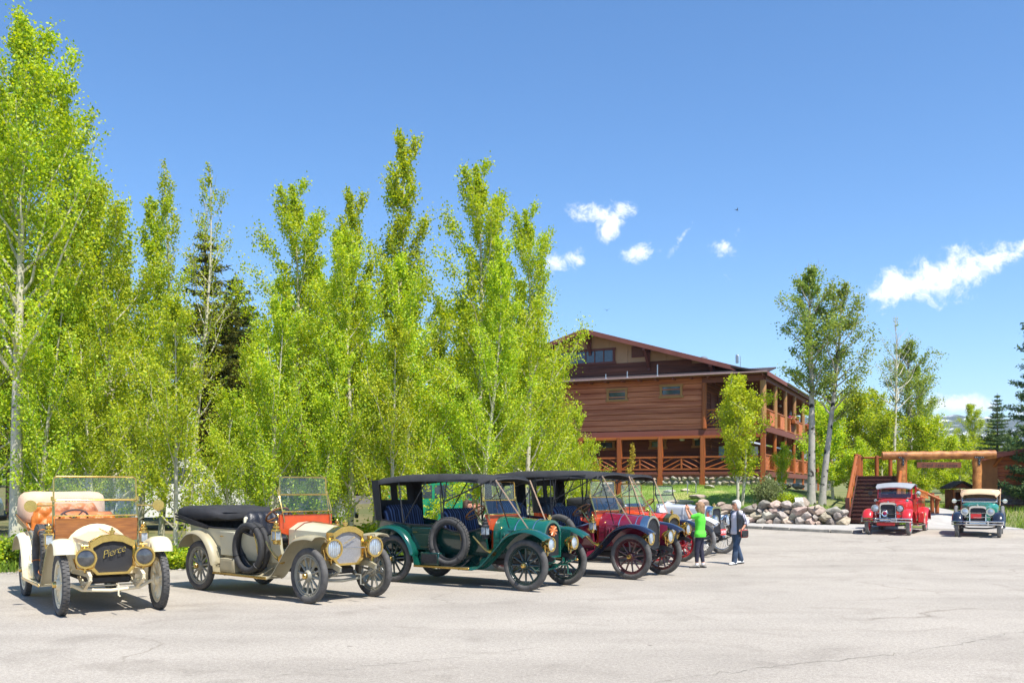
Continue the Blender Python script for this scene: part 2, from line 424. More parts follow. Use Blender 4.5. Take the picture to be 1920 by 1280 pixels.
asphalt = mat('pale_asphalt', (.412, .371, .318), .92, 0, .1, .35, .35, 260, detail=8)
def dress_asphalt(m):
    nt = m.node_tree; N = nt.nodes; L = nt.links; b = N['Principled BSDF']
    src = b.inputs['Base Color'].links[0].from_socket
    tc = N.new('ShaderNodeTexCoord')
    def mul(a, bsock, fac=1.0):
        mx = N.new('ShaderNodeMix'); mx.data_type = 'RGBA'; mx.blend_type = 'MULTIPLY'; mx.inputs[0].default_value = fac
        L.new(a, mx.inputs[6]); L.new(bsock, mx.inputs[7]); return mx.outputs[2]
    def ramp(sock, p0, c0, p1, c1):
        r = N.new('ShaderNodeValToRGB'); r.color_ramp.elements[0].position = p0; r.color_ramp.elements[1].position = p1
        r.color_ramp.elements[0].color = (*c0, 1); r.color_ramp.elements[1].color = (*c1, 1); L.new(sock, r.inputs[0]); return r.outputs[0]
    def noise(sc, det=4, vec=None, dist=0):
        n = N.new('ShaderNodeTexNoise'); n.inputs['Scale'].default_value = sc; n.inputs['Detail'].default_value = det; n.inputs['Distortion'].default_value = dist
        L.new(vec if vec is not None else tc.outputs['Object'], n.inputs['Vector']); return n.outputs[0]
    # aggregate speckle
    c = mul(src, ramp(noise(75, 3), .33, (.70, .70, .70), .64, (1.13, 1.12, 1.11)))
    c = mul(c, ramp(noise(28, 3), .33, (.86, .86, .86), .64, (1.07, 1.07, 1.06)))
    c = mul(c, ramp(noise(14, 5), .30, (.90, .89, .88), .7, (1.06, 1.06, 1.05)))
    # tyre-worn bands and broad stains
    mp = N.new('ShaderNodeMapping'); mp.inputs['Scale'].default_value = (.10, .55, 1); mp.inputs['Rotation'].default_value = (0, 0, .18); L.new(tc.outputs['Object'], mp.inputs[0])
    c = mul(c, ramp(noise(1.3, 5, mp.outputs[0], .4), .36, (.90, .895, .89), .60, (1.03, 1.03, 1.03)))
    c = mul(c, ramp(noise(.9, 6, None, 1.2), .30, (.80, .79, .78), .44, (1, 1, 1)), .7)
    # hairline cracks
    v = N.new('ShaderNodeTexVoronoi'); v.feature = 'DISTANCE_TO_EDGE'; v.inputs['Scale'].default_value = .16
    wz = N.new('ShaderNodeTexNoise'); wz.inputs['Scale'].default_value = .8; wz.inputs['Detail'].default_value = 6; L.new(tc.outputs['Object'], wz.inputs['Vector'])
    va = N.new('ShaderNodeVectorMath'); va.operation = 'MULTIPLY_ADD'; va.inputs[1].default_value = (1.6, 1.6, 0); L.new(wz.outputs['Color'], va.inputs[0]); L.new(tc.outputs['Object'], va.inputs[2])
    L.new(va.outputs[0], v.inputs['Vector'])
    crack = ramp(v.outputs['Distance'], .0, (.66, .64, .61), .005, (1, 1, 1))
    gate_ = ramp(noise(.22, 2), .52, (0, 0, 0), .62, (1, 1, 1))
    mx = N.new('ShaderNodeMix'); mx.data_type = 'RGBA'; mx.blend_type = 'MULTIPLY'
    L.new(gate_, mx.inputs[0]); L.new(c, mx.inputs[6]); L.new(crack, mx.inputs[7])
    # oil spots, small
    v2 = N.new('ShaderNodeTexVoronoi'); v2.inputs['Scale'].default_value = .8; L.new(tc.outputs['Object'], v2.inputs['Vector'])
    c = mul(mx.outputs[2], ramp(v2.outputs['Distance'], .015, (.35, .34, .33), .035, (1, 1, 1)), .8)
    L.new(c, b.inputs['Base Color'])
dress_asphalt(asphalt)
concrete = mat('pale_concrete', (.42, .40, .37), .9, 0, .12, 1.5, .4, 90)
kerb_stone = mat('kerb_stone', (.30, .275, .24), .9, 0, .3, 3, .8, 25)
crack_mat = mat('crack_fill', (.14, .135, .10), 1.0, 0, .5, 8)
grass_mat = mat('lawn_grass', '#7f9a3c', .95, 0, .2, .55, .9, 60, c2='#5d7d2a', detail=7)
def dress_lawn(m):
    nt = m.node_tree; N = nt.nodes; L = nt.links; b = N['Principled BSDF']; src = b.inputs['Base Color'].links[0].from_socket
    tc = N.new('ShaderNodeTexCoord')
    for sc, p0, p1, c1 in ((.45, .50, .64, hexc('#b9ad72')), (6, .45, .75, hexc('#9fb356'))):
        n = N.new('ShaderNodeTexNoise'); n.inputs['Scale'].default_value = sc; n.inputs['Detail'].default_value = 6; L.new(tc.outputs['Object'], n.inputs['Vector'])
        r = N.new('ShaderNodeMapRange'); r.inputs['From Min'].default_value = p0; r.inputs['From Max'].default_value = p1; L.new(n.outputs[0], r.inputs[0])
        mx = N.new('ShaderNodeMix'); mx.data_type = 'RGBA'; L.new(r.outputs[0], mx.inputs[0]); L.new(src, mx.inputs[6]); mx.inputs[7].default_value = (*c1, 1); src = mx.outputs[2]
    L.new(src, b.inputs['Base Color'])
dress_lawn(grass_mat)
wood_floor = mat('woodland_soil', '#7a6f4a', .95, 0, .3, .8, .9, 30, c2='#4f5a2a', detail=8)
hill_soil = mat('hillside_soil', '#8a8458', .95, 0, .3, .6, .9, 30, c2='#56692e', detail=8)

def sheet(name, fn, us, vs, material, ang=60):
    m = MB(); vv = [fn(u, v) for u in us for v in vs]; n = len(vs)
    m.add(vv, [(i * n + j, (i + 1) * n + j, (i + 1) * n + j + 1, i * n + j + 1) for i in range(len(us) - 1) for j in range(n - 1)])
    me = m.mesh(name, ang, recalc=False)
    if len(me.polygons) and me.polygons[0].normal.z < 0: me.flip_normals()
    return link(name, me, material)
def rng(a, b, s): return [a + (b - a) * i / max(1, int(round((b - a) / s))) for i in range(int(round((b - a) / s)) + 1)]
g = sheet('ground', lambda u, v: (u, v, -.30), rng(-4000, 4000, 400), rng(-4000, 4000, 400), mat('far_ground', '#5d6b35', .95, 0, .3, .02)); tag(g, kind='structure')
lot = sheet('parking_lot', lambda u, v: (u, v, lot_z(u, v)), rng(-60, 60, 2), rng(-14, 60, 1), asphalt); tag(lot, kind='structure')
dl = [0, .25, .6, 1, 1.6, 2.4, 3.4, 4.6, 6, 8, 10, 12, 14.5, 18, 24, 32, 45, 60, 85, 120]
def terr(u, d): return (u, yf(u) + d, terrain(u, yf(u) + d) - (.10 if d == 0 and u < 5.6 else 0))
for nm, x0, x1, mt in (('woodland_floor', -80, 5.6, wood_floor), ('lawn', 5.6, 14.2, grass_mat), ('hillside', 14.2, 80, hill_soil)):
    tag(sheet(nm, terr, rng(x0, x1, .7 if x1 - x0 < 70 else 1.0), dl, mt), kind='structure')
# two long cracks across the asphalt, part of the lot
def crack(pts, w, seed):
    r_ = random.Random(seed); m = MB(); L_ = []; Rr_ = []
    for (a, b) in zip(pts[:-1], pts[1:]):
        for k in range(14):
            t = k / 14; x = lerp(a[0], b[0], t) + r_.gauss(0, .02); y = lerp(a[1], b[1], t) + r_.gauss(0, .035); q = w * r_.uniform(.15, 1)
            z = lot_z(x, y) + .004; L_.append((x, y - q, z)); Rr_.append((x, y + q, z))
    n = len(L_); m.add(L_ + Rr_, [(i, i + 1, n + i + 1, n + i) for i in range(n - 1)])
    return m.obj('crack', crack_mat, lot, None)
crack([(1.2, 9.3), (2.2, 9.9), (3.3, 10.5), (4.6, 11.1), (5.7, 11.9), (6.4, 12.5), (7.6, 13.2)], .007, 1)
crack([(-2.6, 9.6), (-1.6, 10.2), (-.6, 10.8), (.5, 11.6)], .005, 2)
crack([(2.6, 19.0), (3.6, 17.9), (4.6, 17.0)], .005, 3)
crack([(6.2, 15.6), (8.2, 14.9), (10.5, 14.2)], .006, 4)

# pavement with kerb in front of the stone wall
KB = [(5.9, 44.2), (7.6, 41.9), (9.4, 39.7), (11.0, 37.8), (12.2, 36.6), (12.85, 36.05)]
IN = [(6.6, 45.3), (9.0, 43.5), (11.0, 41.9), (13.2, 40.7), (14.4, 40.7), (15.9, 40.0)]
m = MB()
pts = KB + [(13.25, 36.35), (13.9, 37.9), (15.2, 39.0), (16.1, 39.4)] + IN[::-1]
m.prism([(x, y, lot_z(x, y) - .1) for x, y in pts], (0, 0, .21)); sw_ = m.obj('pavement', concrete, None, None); tag(sw_, kind='structure')
for i in range(len(KB) - 1):
    a, b = Vector(KB[i]), Vector(KB[i + 1]); n = max(1, int((b - a).length / .9))
    for k in range(n):
        p, q = a.lerp(b, k / n), a.lerp(b, (k + .985) / n); c = (p + q) / 2
        blk('kerb_stone', (c.x - .04, c.y - .06, lot_z(c.x, c.y) + .03), ((q - p).length, .17, .20 + rnd.uniform(-.02, .02)), kerb_stone, sw_, math.atan2(q.y - p.y, q.x - p.x), ch=.025)
# concrete walk under the gateway
m = MB(); rows = []
for t in range(13):
    y = 38.3 + t * .75; xc = lerp(18.5, 19.6, t / 12); hw = lerp(1.9, .95, min(1, t / 5))
    rows.append([Vector((xc - hw, y, terrain(xc, y) + .05)), Vector((xc + hw, y, terrain(xc, y) + .05)), Vector((xc + hw, y, terrain(xc, y) - .2)), Vector((xc - hw, y, terrain(xc, y) - .2))])
m.loft(rows); tag(m.obj('walkway', concrete, None, 30), kind='structure')

# ------------------------------------------------------------------ stones
def rock_mesh(name, seed, sub=2, rough=.18):
    bm = bmesh.new(); bmesh.ops.create_icosphere(bm, subdivisions=sub, radius=1)
    r_ = random.Random(seed); ph = [Vector((r_.uniform(-1, 1), r_.uniform(-1, 1), r_.uniform(-1, 1))).normalized() for _ in range(7)]
    ph += [Vector((r_.uniform(-1, 1), r_.uniform(-1, 1), r_.uniform(-1, 1))).normalized() for _ in range(5)]
    cut = [(p, r_.uniform(.48, .82)) for p in ph]
    for v in bm.verts:
        d = v.co.normalized()
        q = d * (1 + rough * (math.sin(3 * d.dot(ph[0]) * 2 + seed) * .5 + math.sin(5 * d.dot(ph[1])) * .3))
        for p, c in cut:
            h = q.dot(p)
            if h > c: q = q - p * (h - c) * .97
        v.co = q
    me = bpy.data.meshes.new(name); bm.to_mesh(me); bm.free(); me.shade_smooth(); me.set_sharp_from_angle(angle=R(27))
    return me
stone_mats = [island_var(mat('granite_grey', (.48, .435, .37), .9, 0, .35, 3, .9, 14, c2=(.27, .24, .205)), .55, 1.35, .03),
              island_var(mat('granite_warm', (.50, .41, .32), .9, 0, .35, 3, .9, 14, c2=(.28, .215, .165)), .55, 1.35, .03)]
ROCKS = []
for k in range(8):
    me = rock_mesh('stone', k * 3 + 1); me.materials.append(stone_mats[k % 2]); ROCKS.append(me)
def stone(parent, c, s, name='stone', tilt=.3):
    M = Matrix.Translation(Vector(c)) @ Matrix.Rotation(rnd.uniform(0, 6.28), 4, 'Z') if s[0] == s[1] else Matrix.Translation(Vector(c)) @ Matrix.Rotation(rnd.uniform(-tilt, tilt), 4, 'Z')
    M = M @ Matrix.Rotation(rnd.uniform(-tilt, tilt) * .6, 4, 'Y') @ Matrix.Diagonal((s[0], s[1], s[2], 1))
    return link(name, rnd.choice(ROCKS), None, parent, M)
rw_ = thing('stone_retaining_wall', 'dry boulder retaining wall along the lawn behind the walking women', 'wall', (0, 0, 0))
WL = [(6.5, 45.2), (6.8, 45.0), (9, 43.2), (11, 41.6), (13.2, 40.4), (13.9, 40.25)]
def along(L_, t):
    tot = [((Vector(b) - Vector(a)).length) for a, b in zip(L_[:-1], L_[1:])]; d = t * sum(tot)
    for (a, b), l in zip(zip(L_[:-1], L_[1:]), tot):
        if d <= l: return Vector(a).lerp(Vector(b), d / l), (Vector(b) - Vector(a)).normalized()
        d -= l
    return Vector(L_[-1]), (Vector(L_[-1]) - Vector(L_[-2])).normalized()
Lw = sum((Vector(b) - Vector(a)).length for a, b in zip(WL[:-1], WL[1:]))
s = 0.0
for course in range(5):
    s = rnd.uniform(0, .3)
    while s < Lw:
        w = rnd.choice((rnd.uniform(.20, .34), rnd.uniform(.34, .55), rnd.uniform(.40, .62), rnd.uniform(.5, .8))); h = min(.42, w * rnd.uniform(.5, .75) + .08)
        p, dr = along(WL, min(1, (s + w / 2) / Lw)); nrm = Vector((dr.y, -dr.x))
        zb = lot_z(p.x, p.y) + .05; ht = .26 + .48 * sstep(6.5, 9, p.x)
        zc = zb + h * .35 + course * .225
        if zc < zb + ht + rnd.uniform(-.06, .14):
            q = p + nrm * (.18 - .07 * course + rnd.uniform(-.05, .06))
            M = Matrix.Translation((q.x, q.y, zc)) @ Matrix.Rotation(math.atan2(dr.y, dr.x) + rnd.uniform(-.15, .15), 4, 'Z') @ Matrix.Rotation(rnd.uniform(-.35, .35), 4, 'Y') @ Matrix.Rotation(rnd.choice((0, PI, PI / 2 * 0)), 4, 'X') @ Matrix.Diagonal((w * .66, .42, h * .68, 1))
            link('stone', rnd.choice(ROCKS), None, rw_, M)
        s += w * .93
m = MB(); rows = []
for k in range(25):
    p, dr = along(WL, k / 24); nrm = Vector((dr.y, -dr.x)); zt = terrain(p.x, p.y + .4) - .06
    a = p + nrm * .05; b = p - nrm * .35
    rows.append([Vector((a.x, a.y, lot_z(a.x, a.y))), Vector((a.x, a.y, zt)), Vector((b.x, b.y, zt)), Vector((b.x, b.y, 0))])
m.loft(rows); m.obj('earth_fill', wood_floor, rw_)

# ------------------------------------------------------------------ the lodge
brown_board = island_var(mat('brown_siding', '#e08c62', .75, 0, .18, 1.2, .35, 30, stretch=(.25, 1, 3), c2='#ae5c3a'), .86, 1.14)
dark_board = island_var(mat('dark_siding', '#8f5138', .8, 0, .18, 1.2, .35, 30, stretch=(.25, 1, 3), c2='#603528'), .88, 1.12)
fascia = mat('fascia_brown', '#7c463a', .7, 0, .15, 2, .2, 30)
tan_panel = mat('tan_panel', '#cf9f78', .85, 0, .08, 1.5, .2, 60)
tan_trim = mat('tan_trim', '#ad7d4b', .7, 0, .12, 4, .2, 40)
roof_dark = mat('roof_shingle', '#3b2f2f', .9, 0, .2, 5, .5, 40)
log_orange = island_var(mat('varnished_log', '#b96a2c', .5, 0, .25, 2, .3, 25, stretch=(1, 1, .12), c2='#8a4719'), .85, 1.15)
log_red = island_var(mat('stained_post', '#b3622c', .55, 0, .2, 2, .3, 25, c2='#87451f'), .9, 1.1)
log_pale = island_var(mat('weathered_log', '#b98a58', .65, 0, .25, 3, .3, 25, c2='#8f6238'), .88, 1.12)
stone_mortar = mat('stone_mortar', (.20, .185, .165), .95, 0, .3, 3, .6, 30)
cab_glass = glass_house
white_metal = mat('white_painted_metal', (.7, .7, .7), .5, 0, .1)
galv = mat('galvanised_metal', (.45, .46, .47), .4, .8, .15, 5)
LZ = R(-25)
lodge = thing('lodge', 'large brown two-storey timber lodge with log porches on stone foundation', 'building', (14.2, 54.1, 0), LZ)
DK, UF, GT = 2.86, 5.44, 8.41        # lower deck, upper floor, gutter heights
XL, YB = -22.0, 32.0
fw = empty('front_wall'); fw.parent = lodge
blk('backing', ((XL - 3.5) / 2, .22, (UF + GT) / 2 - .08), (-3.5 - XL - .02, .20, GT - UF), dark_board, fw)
nb = 9
for k in range(nb):
    z = UF - .12 + k * (GT - UF + .02) / nb; h = (GT - UF + .02) / nb
    for xa, xb in ((XL, -12.2), (-12.2, -3.5)):
        m = MB(); x0_, x1_ = xa + .01, xb - .01
        m.prism([(x0_, .115, z + .022), (x0_, .045, z + .03), (x0_, .095, z + h - .005), (x0_, .12, z + h - .005)], (x1_ - x0_, 0, 0)); m.obj('board', brown_board, fw, None)
def window(parent, c, w, h, glass=cab_glass, frame=tan_trim, d=.08, panes=1, axis='x', fr=.13):
    """window facing -y (axis x) or +x (axis y), frame of four bars plus panes"""
    def P3(a, b, z): return (c[0] + a, c[1] + b, c[2] + z) if axis == 'x' else (c[0] - b, c[1] + a, c[2] + z)
    def D3(a, b, z): return (a, b, z) if axis == 'x' else (b, a, z)
    root = blk('window', P3(0, .03, 0), D3(w, .02, h), interior_dark, parent)
    inv = root.matrix_basis.inverted()
    def sub(name, cc, dd, mt):
        o = blk(name, (0, 0, 0), (1, 1, 1), mt, root); o.matrix_basis = inv @ (Matrix.Translation(Vector(cc)) @ Matrix.Diagonal((*dd, 1))); return o
    for a, z, dw, dh in ((0, h / 2 - fr / 2, w + .08, fr), (0, -h / 2 + fr / 2, w + .14, fr), (-w / 2 + fr / 2, 0, fr, h - 2 * fr), (w / 2 - fr / 2, 0, fr, h - 2 * fr)):
        sub('frame', P3(a, -.02, z), D3(dw, d, dh), frame)
    pw_ = (w - 2 * fr) / panes
    for k in range(panes):
        sub('pane', P3(-w / 2 + fr + pw_ * (k + .5), .012, 0), D3(pw_ - .05, .012, h - 2 * fr), glass)
        if k: sub('mullion', P3(-w / 2 + fr + pw_ * k, -.005, 0), D3(.06, .05, h - 2 * fr), frame)
    return root
window(lodge, (-8.71, .05, 7.52), 1.30, .80); window(lodge, (-5.37, .05, 7.60), 1.36, .80); window(lodge, (-14.5, .05, 7.5), 1.3, .8)
# fluorescent lamps seen through the two windows are reflections in the photograph; only the glass is built
# lower floor: posts, beam, recessed wall, deck, railing
lw = empty('lower_wall'); lw.parent = lodge
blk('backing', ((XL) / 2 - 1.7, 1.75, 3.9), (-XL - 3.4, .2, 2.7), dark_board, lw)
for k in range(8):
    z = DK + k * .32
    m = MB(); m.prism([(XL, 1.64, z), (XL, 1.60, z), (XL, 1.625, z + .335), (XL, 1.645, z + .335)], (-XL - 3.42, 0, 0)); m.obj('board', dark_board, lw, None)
window(lodge, (-6.62, 1.58, 4.58), 1.06, .62, fr=.14); window(lodge, (-3.95, 1.58, 4.62), 1.06, .62, fr=.14); window(lodge, (-9.9, 1.58, 4.58), 1.06, .62, fr=.14)
for k in range(5):
    bk_ = XL + .1 + k * 4.4
blk('floor_beam', ((XL + .1) / 2, .12, UF - .32), (.1 - XL, .22, .34), fascia, lodge)
blk('porch_beam', ((XL + .1) / 2, .02, UF - .56), (.1 - XL, .20, .16), log_orange, lodge)
blk('deck', ((XL + .2) / 2, .85, DK - .12), (.2 - XL, 1.9, .10), dark_board, lodge)
blk('deck_beam', ((XL + .3) / 2, -.02, DK - .15), (.3 - XL, .10, .30), fascia, lodge)
blk('porch_ceiling', ((XL) / 2, .9, UF - .16), (-XL, 1.6, .05), dark_board, lodge)
pxs = [-.05, -3.48, -6.0, -8.54, -11.0, -13.5, -16.0, -18.5, -21.0]
for x in pxs:
    rod('post', (x, .02, 2.0 if x > -15 else 1.8), (x, .02, UF - .5), (.13, .13), log_red, lodge, square=True)
rl = empty('lower_railing'); rl.parent = lodge
for xa, xb in zip(pxs[1:], pxs[:-1]):
    a, b = xa + .13, xb - .13; zt, zb = DK + .86, DK + .16; mid = (a + b) / 2
    rod('rail', (a, .02, zt), (b, .02, zt), (.06, .05), log_red, rl, square=True); rod('rail', (a, .02, zb), (b, .02, zb), (.06, .05), log_red, rl, square=True)
    rod('stile', (mid, .02, zb), (mid, .02, zt), .045, log_red, rl, square=True)
    w = (b - a) / 2
    for sgn in (-1, 1):
        for (u0, v0, u1, v1) in ((0.0, .05, .95, .80), (0.0, .50, .55, .95), (.42, .02, 1.0, .45)):
            xx = (lambda u: mid - sgn * w * (1 - u)) if True else None
            rod('slat', (mid + sgn * (w * (1 - u0) - .03), .02, lerp(zb, zt, v0)), (mid + sgn * max(.04, w * (1 - u1)), .02, lerp(zb, zt, v1)), .034, log_red, rl)
# stone foundation: mortar backing with stones proud of it
fd = empty('foundation'); fd.parent = lodge
blk('backing', ((XL + .1) / 2, .17, 1.72), (.1 - XL, .3, 1.75), stone_mortar, fd); blk('backing', (-.25, 16, 1.7), (.4, 31, 1.7), stone_mortar, fd)
for row in range(4):
    x = -12.5 + rnd.uniform(0, .2)
    while x < .05:
        w = rnd.uniform(.26, .50); z = 1.72 + row * .25
        M = Matrix.Translation((x + w / 2, .0, z + rnd.uniform(-.03, .03))) @ Matrix.Rotation(rnd.uniform(-.4, .4), 4, 'Y') @ Matrix.Diagonal((w * .56, .15, rnd.uniform(.13, .17), 1))
        link('stone', rnd.choice(ROCKS), None, fd, M); x += w
for x in pxs[:5]: rod('pier', (x, -.06, 1.5), (x, -.06, DK - .3), .15, log_red, fd, square=True)
# skirt roof over the front wall with gutter and rafter tails
m = MB(); m.prism([(XL, -.62, GT), (XL, 2.25, GT + .56), (XL, 2.25, GT + .48), (XL, -.62, GT - .07)], (.30 - XL, 0, 0)); sr = m.obj('skirt_roof', roof_dark, lodge, None)
gu = MB(); gu.tube([(XL, -.68, GT - .02), (.3, -.68, GT - .02)], .055, 8); gu.obj('gutter', mat('gutter_metal', '#9a7f78', .45, .3, .1), sr)
for k in range(22):
    x = XL + .4 + k * 1.03; blk('rafter_tail', (x, -.28, GT - .13), (.09, .62, .12), fascia, sr)
blk('soffit', ((XL) / 2, -.25, GT - .075), (-XL, .7, .01), fascia, sr)
# corner bay: posts, beams, rail
blk('eave_beam', (-1.75, -.02, GT - .28), (3.5, .18, .30), fascia, lodge)
blk('eave_beam', (.0, YB / 2 + .1, GT - .28), (.18, YB, .30), fascia, lodge)
rod('corner_post', (-.06, .05, UF - .1), (-.06, .05, GT - .4), .19, log_pale, lodge, 12, .95)
rod('post', (-3.40, .0, UF - .1), (-3.40, .0, GT - .4), .15, log_red, lodge)
blk('upper_deck', (-1.7, YB / 2, UF - .12), (3.5, YB, .12), dark_board, lodge)
blk('deck_edge', (.11, YB / 2 + .02, UF - .17), (.10, YB + .2, .34), fascia, lodge)
blk('porch_ceiling', (-1.7, YB / 2, GT - .10), (3.4, YB, .05), dark_board, lodge)
sw_l = empty('side_wall'); sw_l.parent = lodge
for z0_, z1_ in ((DK - .6, UF - .3), (UF, GT)):
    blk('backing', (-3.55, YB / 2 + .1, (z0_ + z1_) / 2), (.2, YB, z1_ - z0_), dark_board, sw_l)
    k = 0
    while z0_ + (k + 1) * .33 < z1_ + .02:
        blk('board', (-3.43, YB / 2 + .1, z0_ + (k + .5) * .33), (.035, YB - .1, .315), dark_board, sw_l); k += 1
for k in range(6): window(lodge, (-3.38, 4 + k * 4.6, 6.9), 1.5, 1.3, axis='y', frame=fascia)
blk('door', (-3.39, 2.0, 6.5), (.05, .95, 2.05), fascia, sw_l)
ur = empty('upper_railing'); ur.parent = lodge
pys = [.05, 3.6, 7.2, 10.9, 14.8, 18.8, 22.8, 27.0, 31.6]
for i, y in enumerate(pys):
    if i: rod('post', (-.02, y, UF - .1), (-.02, y, GT - .4), .155, log_pale, lodge, 12, .95)
    rod('post', (-.05, y + .05, 1.6), (-.05, y + .05, UF - .3), .125, log_orange, lodge)
def chevron(parent, P0, P1, zb, zt, mt, n=5, r=.036, flip=False):
    """rail panel of slanted poles between two posts"""
    P0 = Vector(P0); P1 = Vector(P1); mid = (P0 + P1) / 2
    rod('rail', (P0.x, P0.y, zt), (P1.x, P1.y, zt), .055, mt, parent); rod('rail', (P0.x, P0.y, zb), (P1.x, P1.y, zb), .05, mt, parent)
    rod('stile', (mid.x, mid.y, zb), (mid.x, mid.y, zt), .05, mt, parent)
    for a, b, s in ((P0, mid, 1), (mid, P1, -1)):
        if flip: s = -s
        for k in range(-n + 2, n + 1):
            t0 = k / n; t1 = t0 + .75
            v0, v1 = 0.0, 1.0
            if t0 < 0: v0 = -t0 / .75; t0 = 0
            if t1 > 1: v1 = 1 - (t1 - 1) / .75; t1 = 1
            if v1 - v0 < .12: continue
            if s < 0: t0, t1 = 1 - t0, 1 - t1
            p = a.lerp(b, t0); q = a.lerp(b, t1)
            rod('pole', (p.x, p.y, lerp(zb, zt, v0)), (q.x, q.y, lerp(zb, zt, v1)), r, mt, parent, 8)
chevron(ur, (-3.25, .05), (-.25, .05), UF + .10, UF + .98, log_orange, 5)
for a, b in zip(pys[:-1], pys[1:]):
    chevron(ur, (-.02, a + .15), (-.02, b - .15), UF + .10, UF + .98, log_orange, 6, flip=True)
chevron(rl, (-.05, .2), (-.05, 3.5), DK + .10, DK + .95, log_orange, 4)
for a, b in zip(pys[1:5], pys[2:6]): chevron(rl, (-.05, a + .1), (-.05, b - .1), DK + .10, DK + .95, log_orange, 4)
blk('deck', (-1.7, YB / 2, DK - .12), (3.4, YB - 1.9, .10), dark_board, lodge)
blk('deck_beam', (.04, YB / 2, DK - .15), (.10, YB, .30), fascia, lodge)
# side roof over the porch, main gable roof
m = MB(); m.prism([(.30, -.62, GT + .0), (.30, -.62, GT - .10), (-1.75, -.62, GT + .33), (-1.75, -.62, GT + .43)], (0, YB + 1, 0)); so = m.obj('porch_roof', roof_dark, lodge, None)
blk('fascia', (.30, YB / 2 - .1, GT - .10), (.05, YB + 1.0, .24), fascia, so)
gu = MB(); gu.tube([(.38, 6, GT - .03), (.38, YB + .4, GT - .03)], .06, 8); gu.obj('gutter', mat('side_gutter', '#8a7d62', .4, .5, .1), so)
RX, RZ, EX, EZ = -11.2, 11.80, -1.25, 8.82
mr_ = MB()
for sg in (1, -1):
    ex = EX if sg > 0 else 2 * RX - EX
    mr_.prism([(RX, 1.0, RZ), (ex, 1.0, EZ), (ex, 1.0, EZ - .12), (RX, 1.0, RZ - .13)], (0, YB, 0))
ro = mr_.obj('main_roof', roof_dark, lodge, None)
for sg in (1, -1):
    ex = EX if sg > 0 else 2 * RX - EX
    m = MB(); m.prism([(RX, .95, RZ + .02), (ex, .95, EZ + .02), (ex, .95, EZ - .26), (RX, .95, RZ - .27)], (0, .06, 0)); m.obj('barge_board', fascia, ro, None)
    m = MB(); m.prism([(RX, 1.02, RZ - .14), (ex, 1.02, EZ - .13), (ex, 1.02, EZ - .15), (RX, 1.02, RZ - .16)], (0, 1.3, 0)); m.obj('soffit', fascia, ro, None)
gw = empty('gable_wall'); gw.parent = lodge
sl = (RZ - EZ) / (EX - RX)
def roofz(x): return RZ - .16 - sl * abs(x - RX)
# tan panel split in sheets, boards below
tz = 9.42
def gable_panel(name, xa, xb, za, y, mt, th=.05):
    xs_ = [xa] + ([RX] if xa < RX < xb else []) + [xb]
    top_ = [(x, y, max(za + .01, roofz(x))) for x in xs_[::-1]]
    m = MB(); m.prism([(xa, y, za), (xb, y, za)] + top_, (0, th, 0)); return m.obj(name, mt, gw, None)
xr_end = RX + (RZ - .16 - tz) / sl
for k in range(12):
    xa = 2 * RX - xr_end + k * 2 * (xr_end - RX) / 12; xb = xa + 2 * (xr_end - RX) / 12
    gable_panel('panel', xa + .008, xb - .008, tz, 2.2, tan_panel)
gable_panel('backing', 2 * RX - EX + .3, EX - .3, 8.5, 2.27, dark_board, .1)
for k in range(4):
    z = 8.62 + k * .27; hw_ = min(EX - RX - .2, (RZ - .16 - z - .26) / sl)
    m = MB(); m.prism([(RX - hw_, 2.16, z), (RX - hw_, 2.11, z), (RX - hw_, 2.15, z + .28), (RX - hw_, 2.17, z + .28)], (2 * hw_, 0, 0)); m.obj('board', dark_board, gw, None)
window(lodge, (-11.5, 2.14, 10.2), 3.9, 1.0, frame=fascia, panes=6, fr=.14)
blk('vent', (-8.05, 2.16, 10.35), (.85, .08, .68), fascia, gw); blk('vent_panel', (-8.05, 2.11, 10.35), (.66, .04, .5), mat('vent_brown', '#7d4f41', .8), gw)
for xb_ in (RX, -7.35, -3.3, 2 * RX + 7.35):
    z = roofz(xb_)
    m = MB(); m.bar((xb_, 1.0, z - .12), (xb_, 2.15, z - .12), .18, .22); m.bar((xb_, 1.25, z - .2), (xb_, 2.12, z - 1.15), .16, .16); m.bar((xb_, 2.10, z - 1.35 if z - 1.35 > 8.9 else 8.9), (xb_, 2.10, z - .1), .16, .10, up=(0, 1, 0)); m.obj('knee_brace', fascia, gw)
# things on the lodge roof and walls
m = MB().lathe([(0, .22), (.30, .22), (.30, .28), (.38, .28), (.48, .16), (.52, .001)], (-4.9, 6.0, roofz(-4.9) + .1), (0, 0, 1), 16)
m.obj('roof_vent', galv, lodge)
m = MB(); m.tube([(-2.35, 5, roofz(-2.35) + .05), (-2.35, 5, roofz(-2.35) + 1.1)], .02, 6); m.box((-2.55, 5, roofz(-2.35) + .95), (.18, .1, .52), .02); m.obj('antenna', galv, lodge)
for (x, h) in ((-9.3, .35), (-7.95, .45), (-6.1, .75)):
    m = MB(); m.tube([(x, -.30, GT + .0), (x, -.30, GT + h)], .035, 8); m.lathe([(0, .10), (.05, .09), (.06, .04)], (x, -.30, GT + .05), (0, 0, 1), 10); m.obj('vent_pipe', galv, lodge)
for (x, z, mt, w, h) in ((-2.75, 4.02, mat('notice_blue', '#8fb8cc', .6), .32, .72), (-.9, 4.0, white_metal, .75, .62)):
    blk('notice_board', (x, 1.58 if x < -2 else 1.0, z), (w, .04, h), mt, lodge)
for x, z in ((-4.05, UF - .62), (-4.9, UF - .66)):
    blk('porch_light', (x, .75, z), (.26, .2, .14), white_metal, lodge, ch=.03)
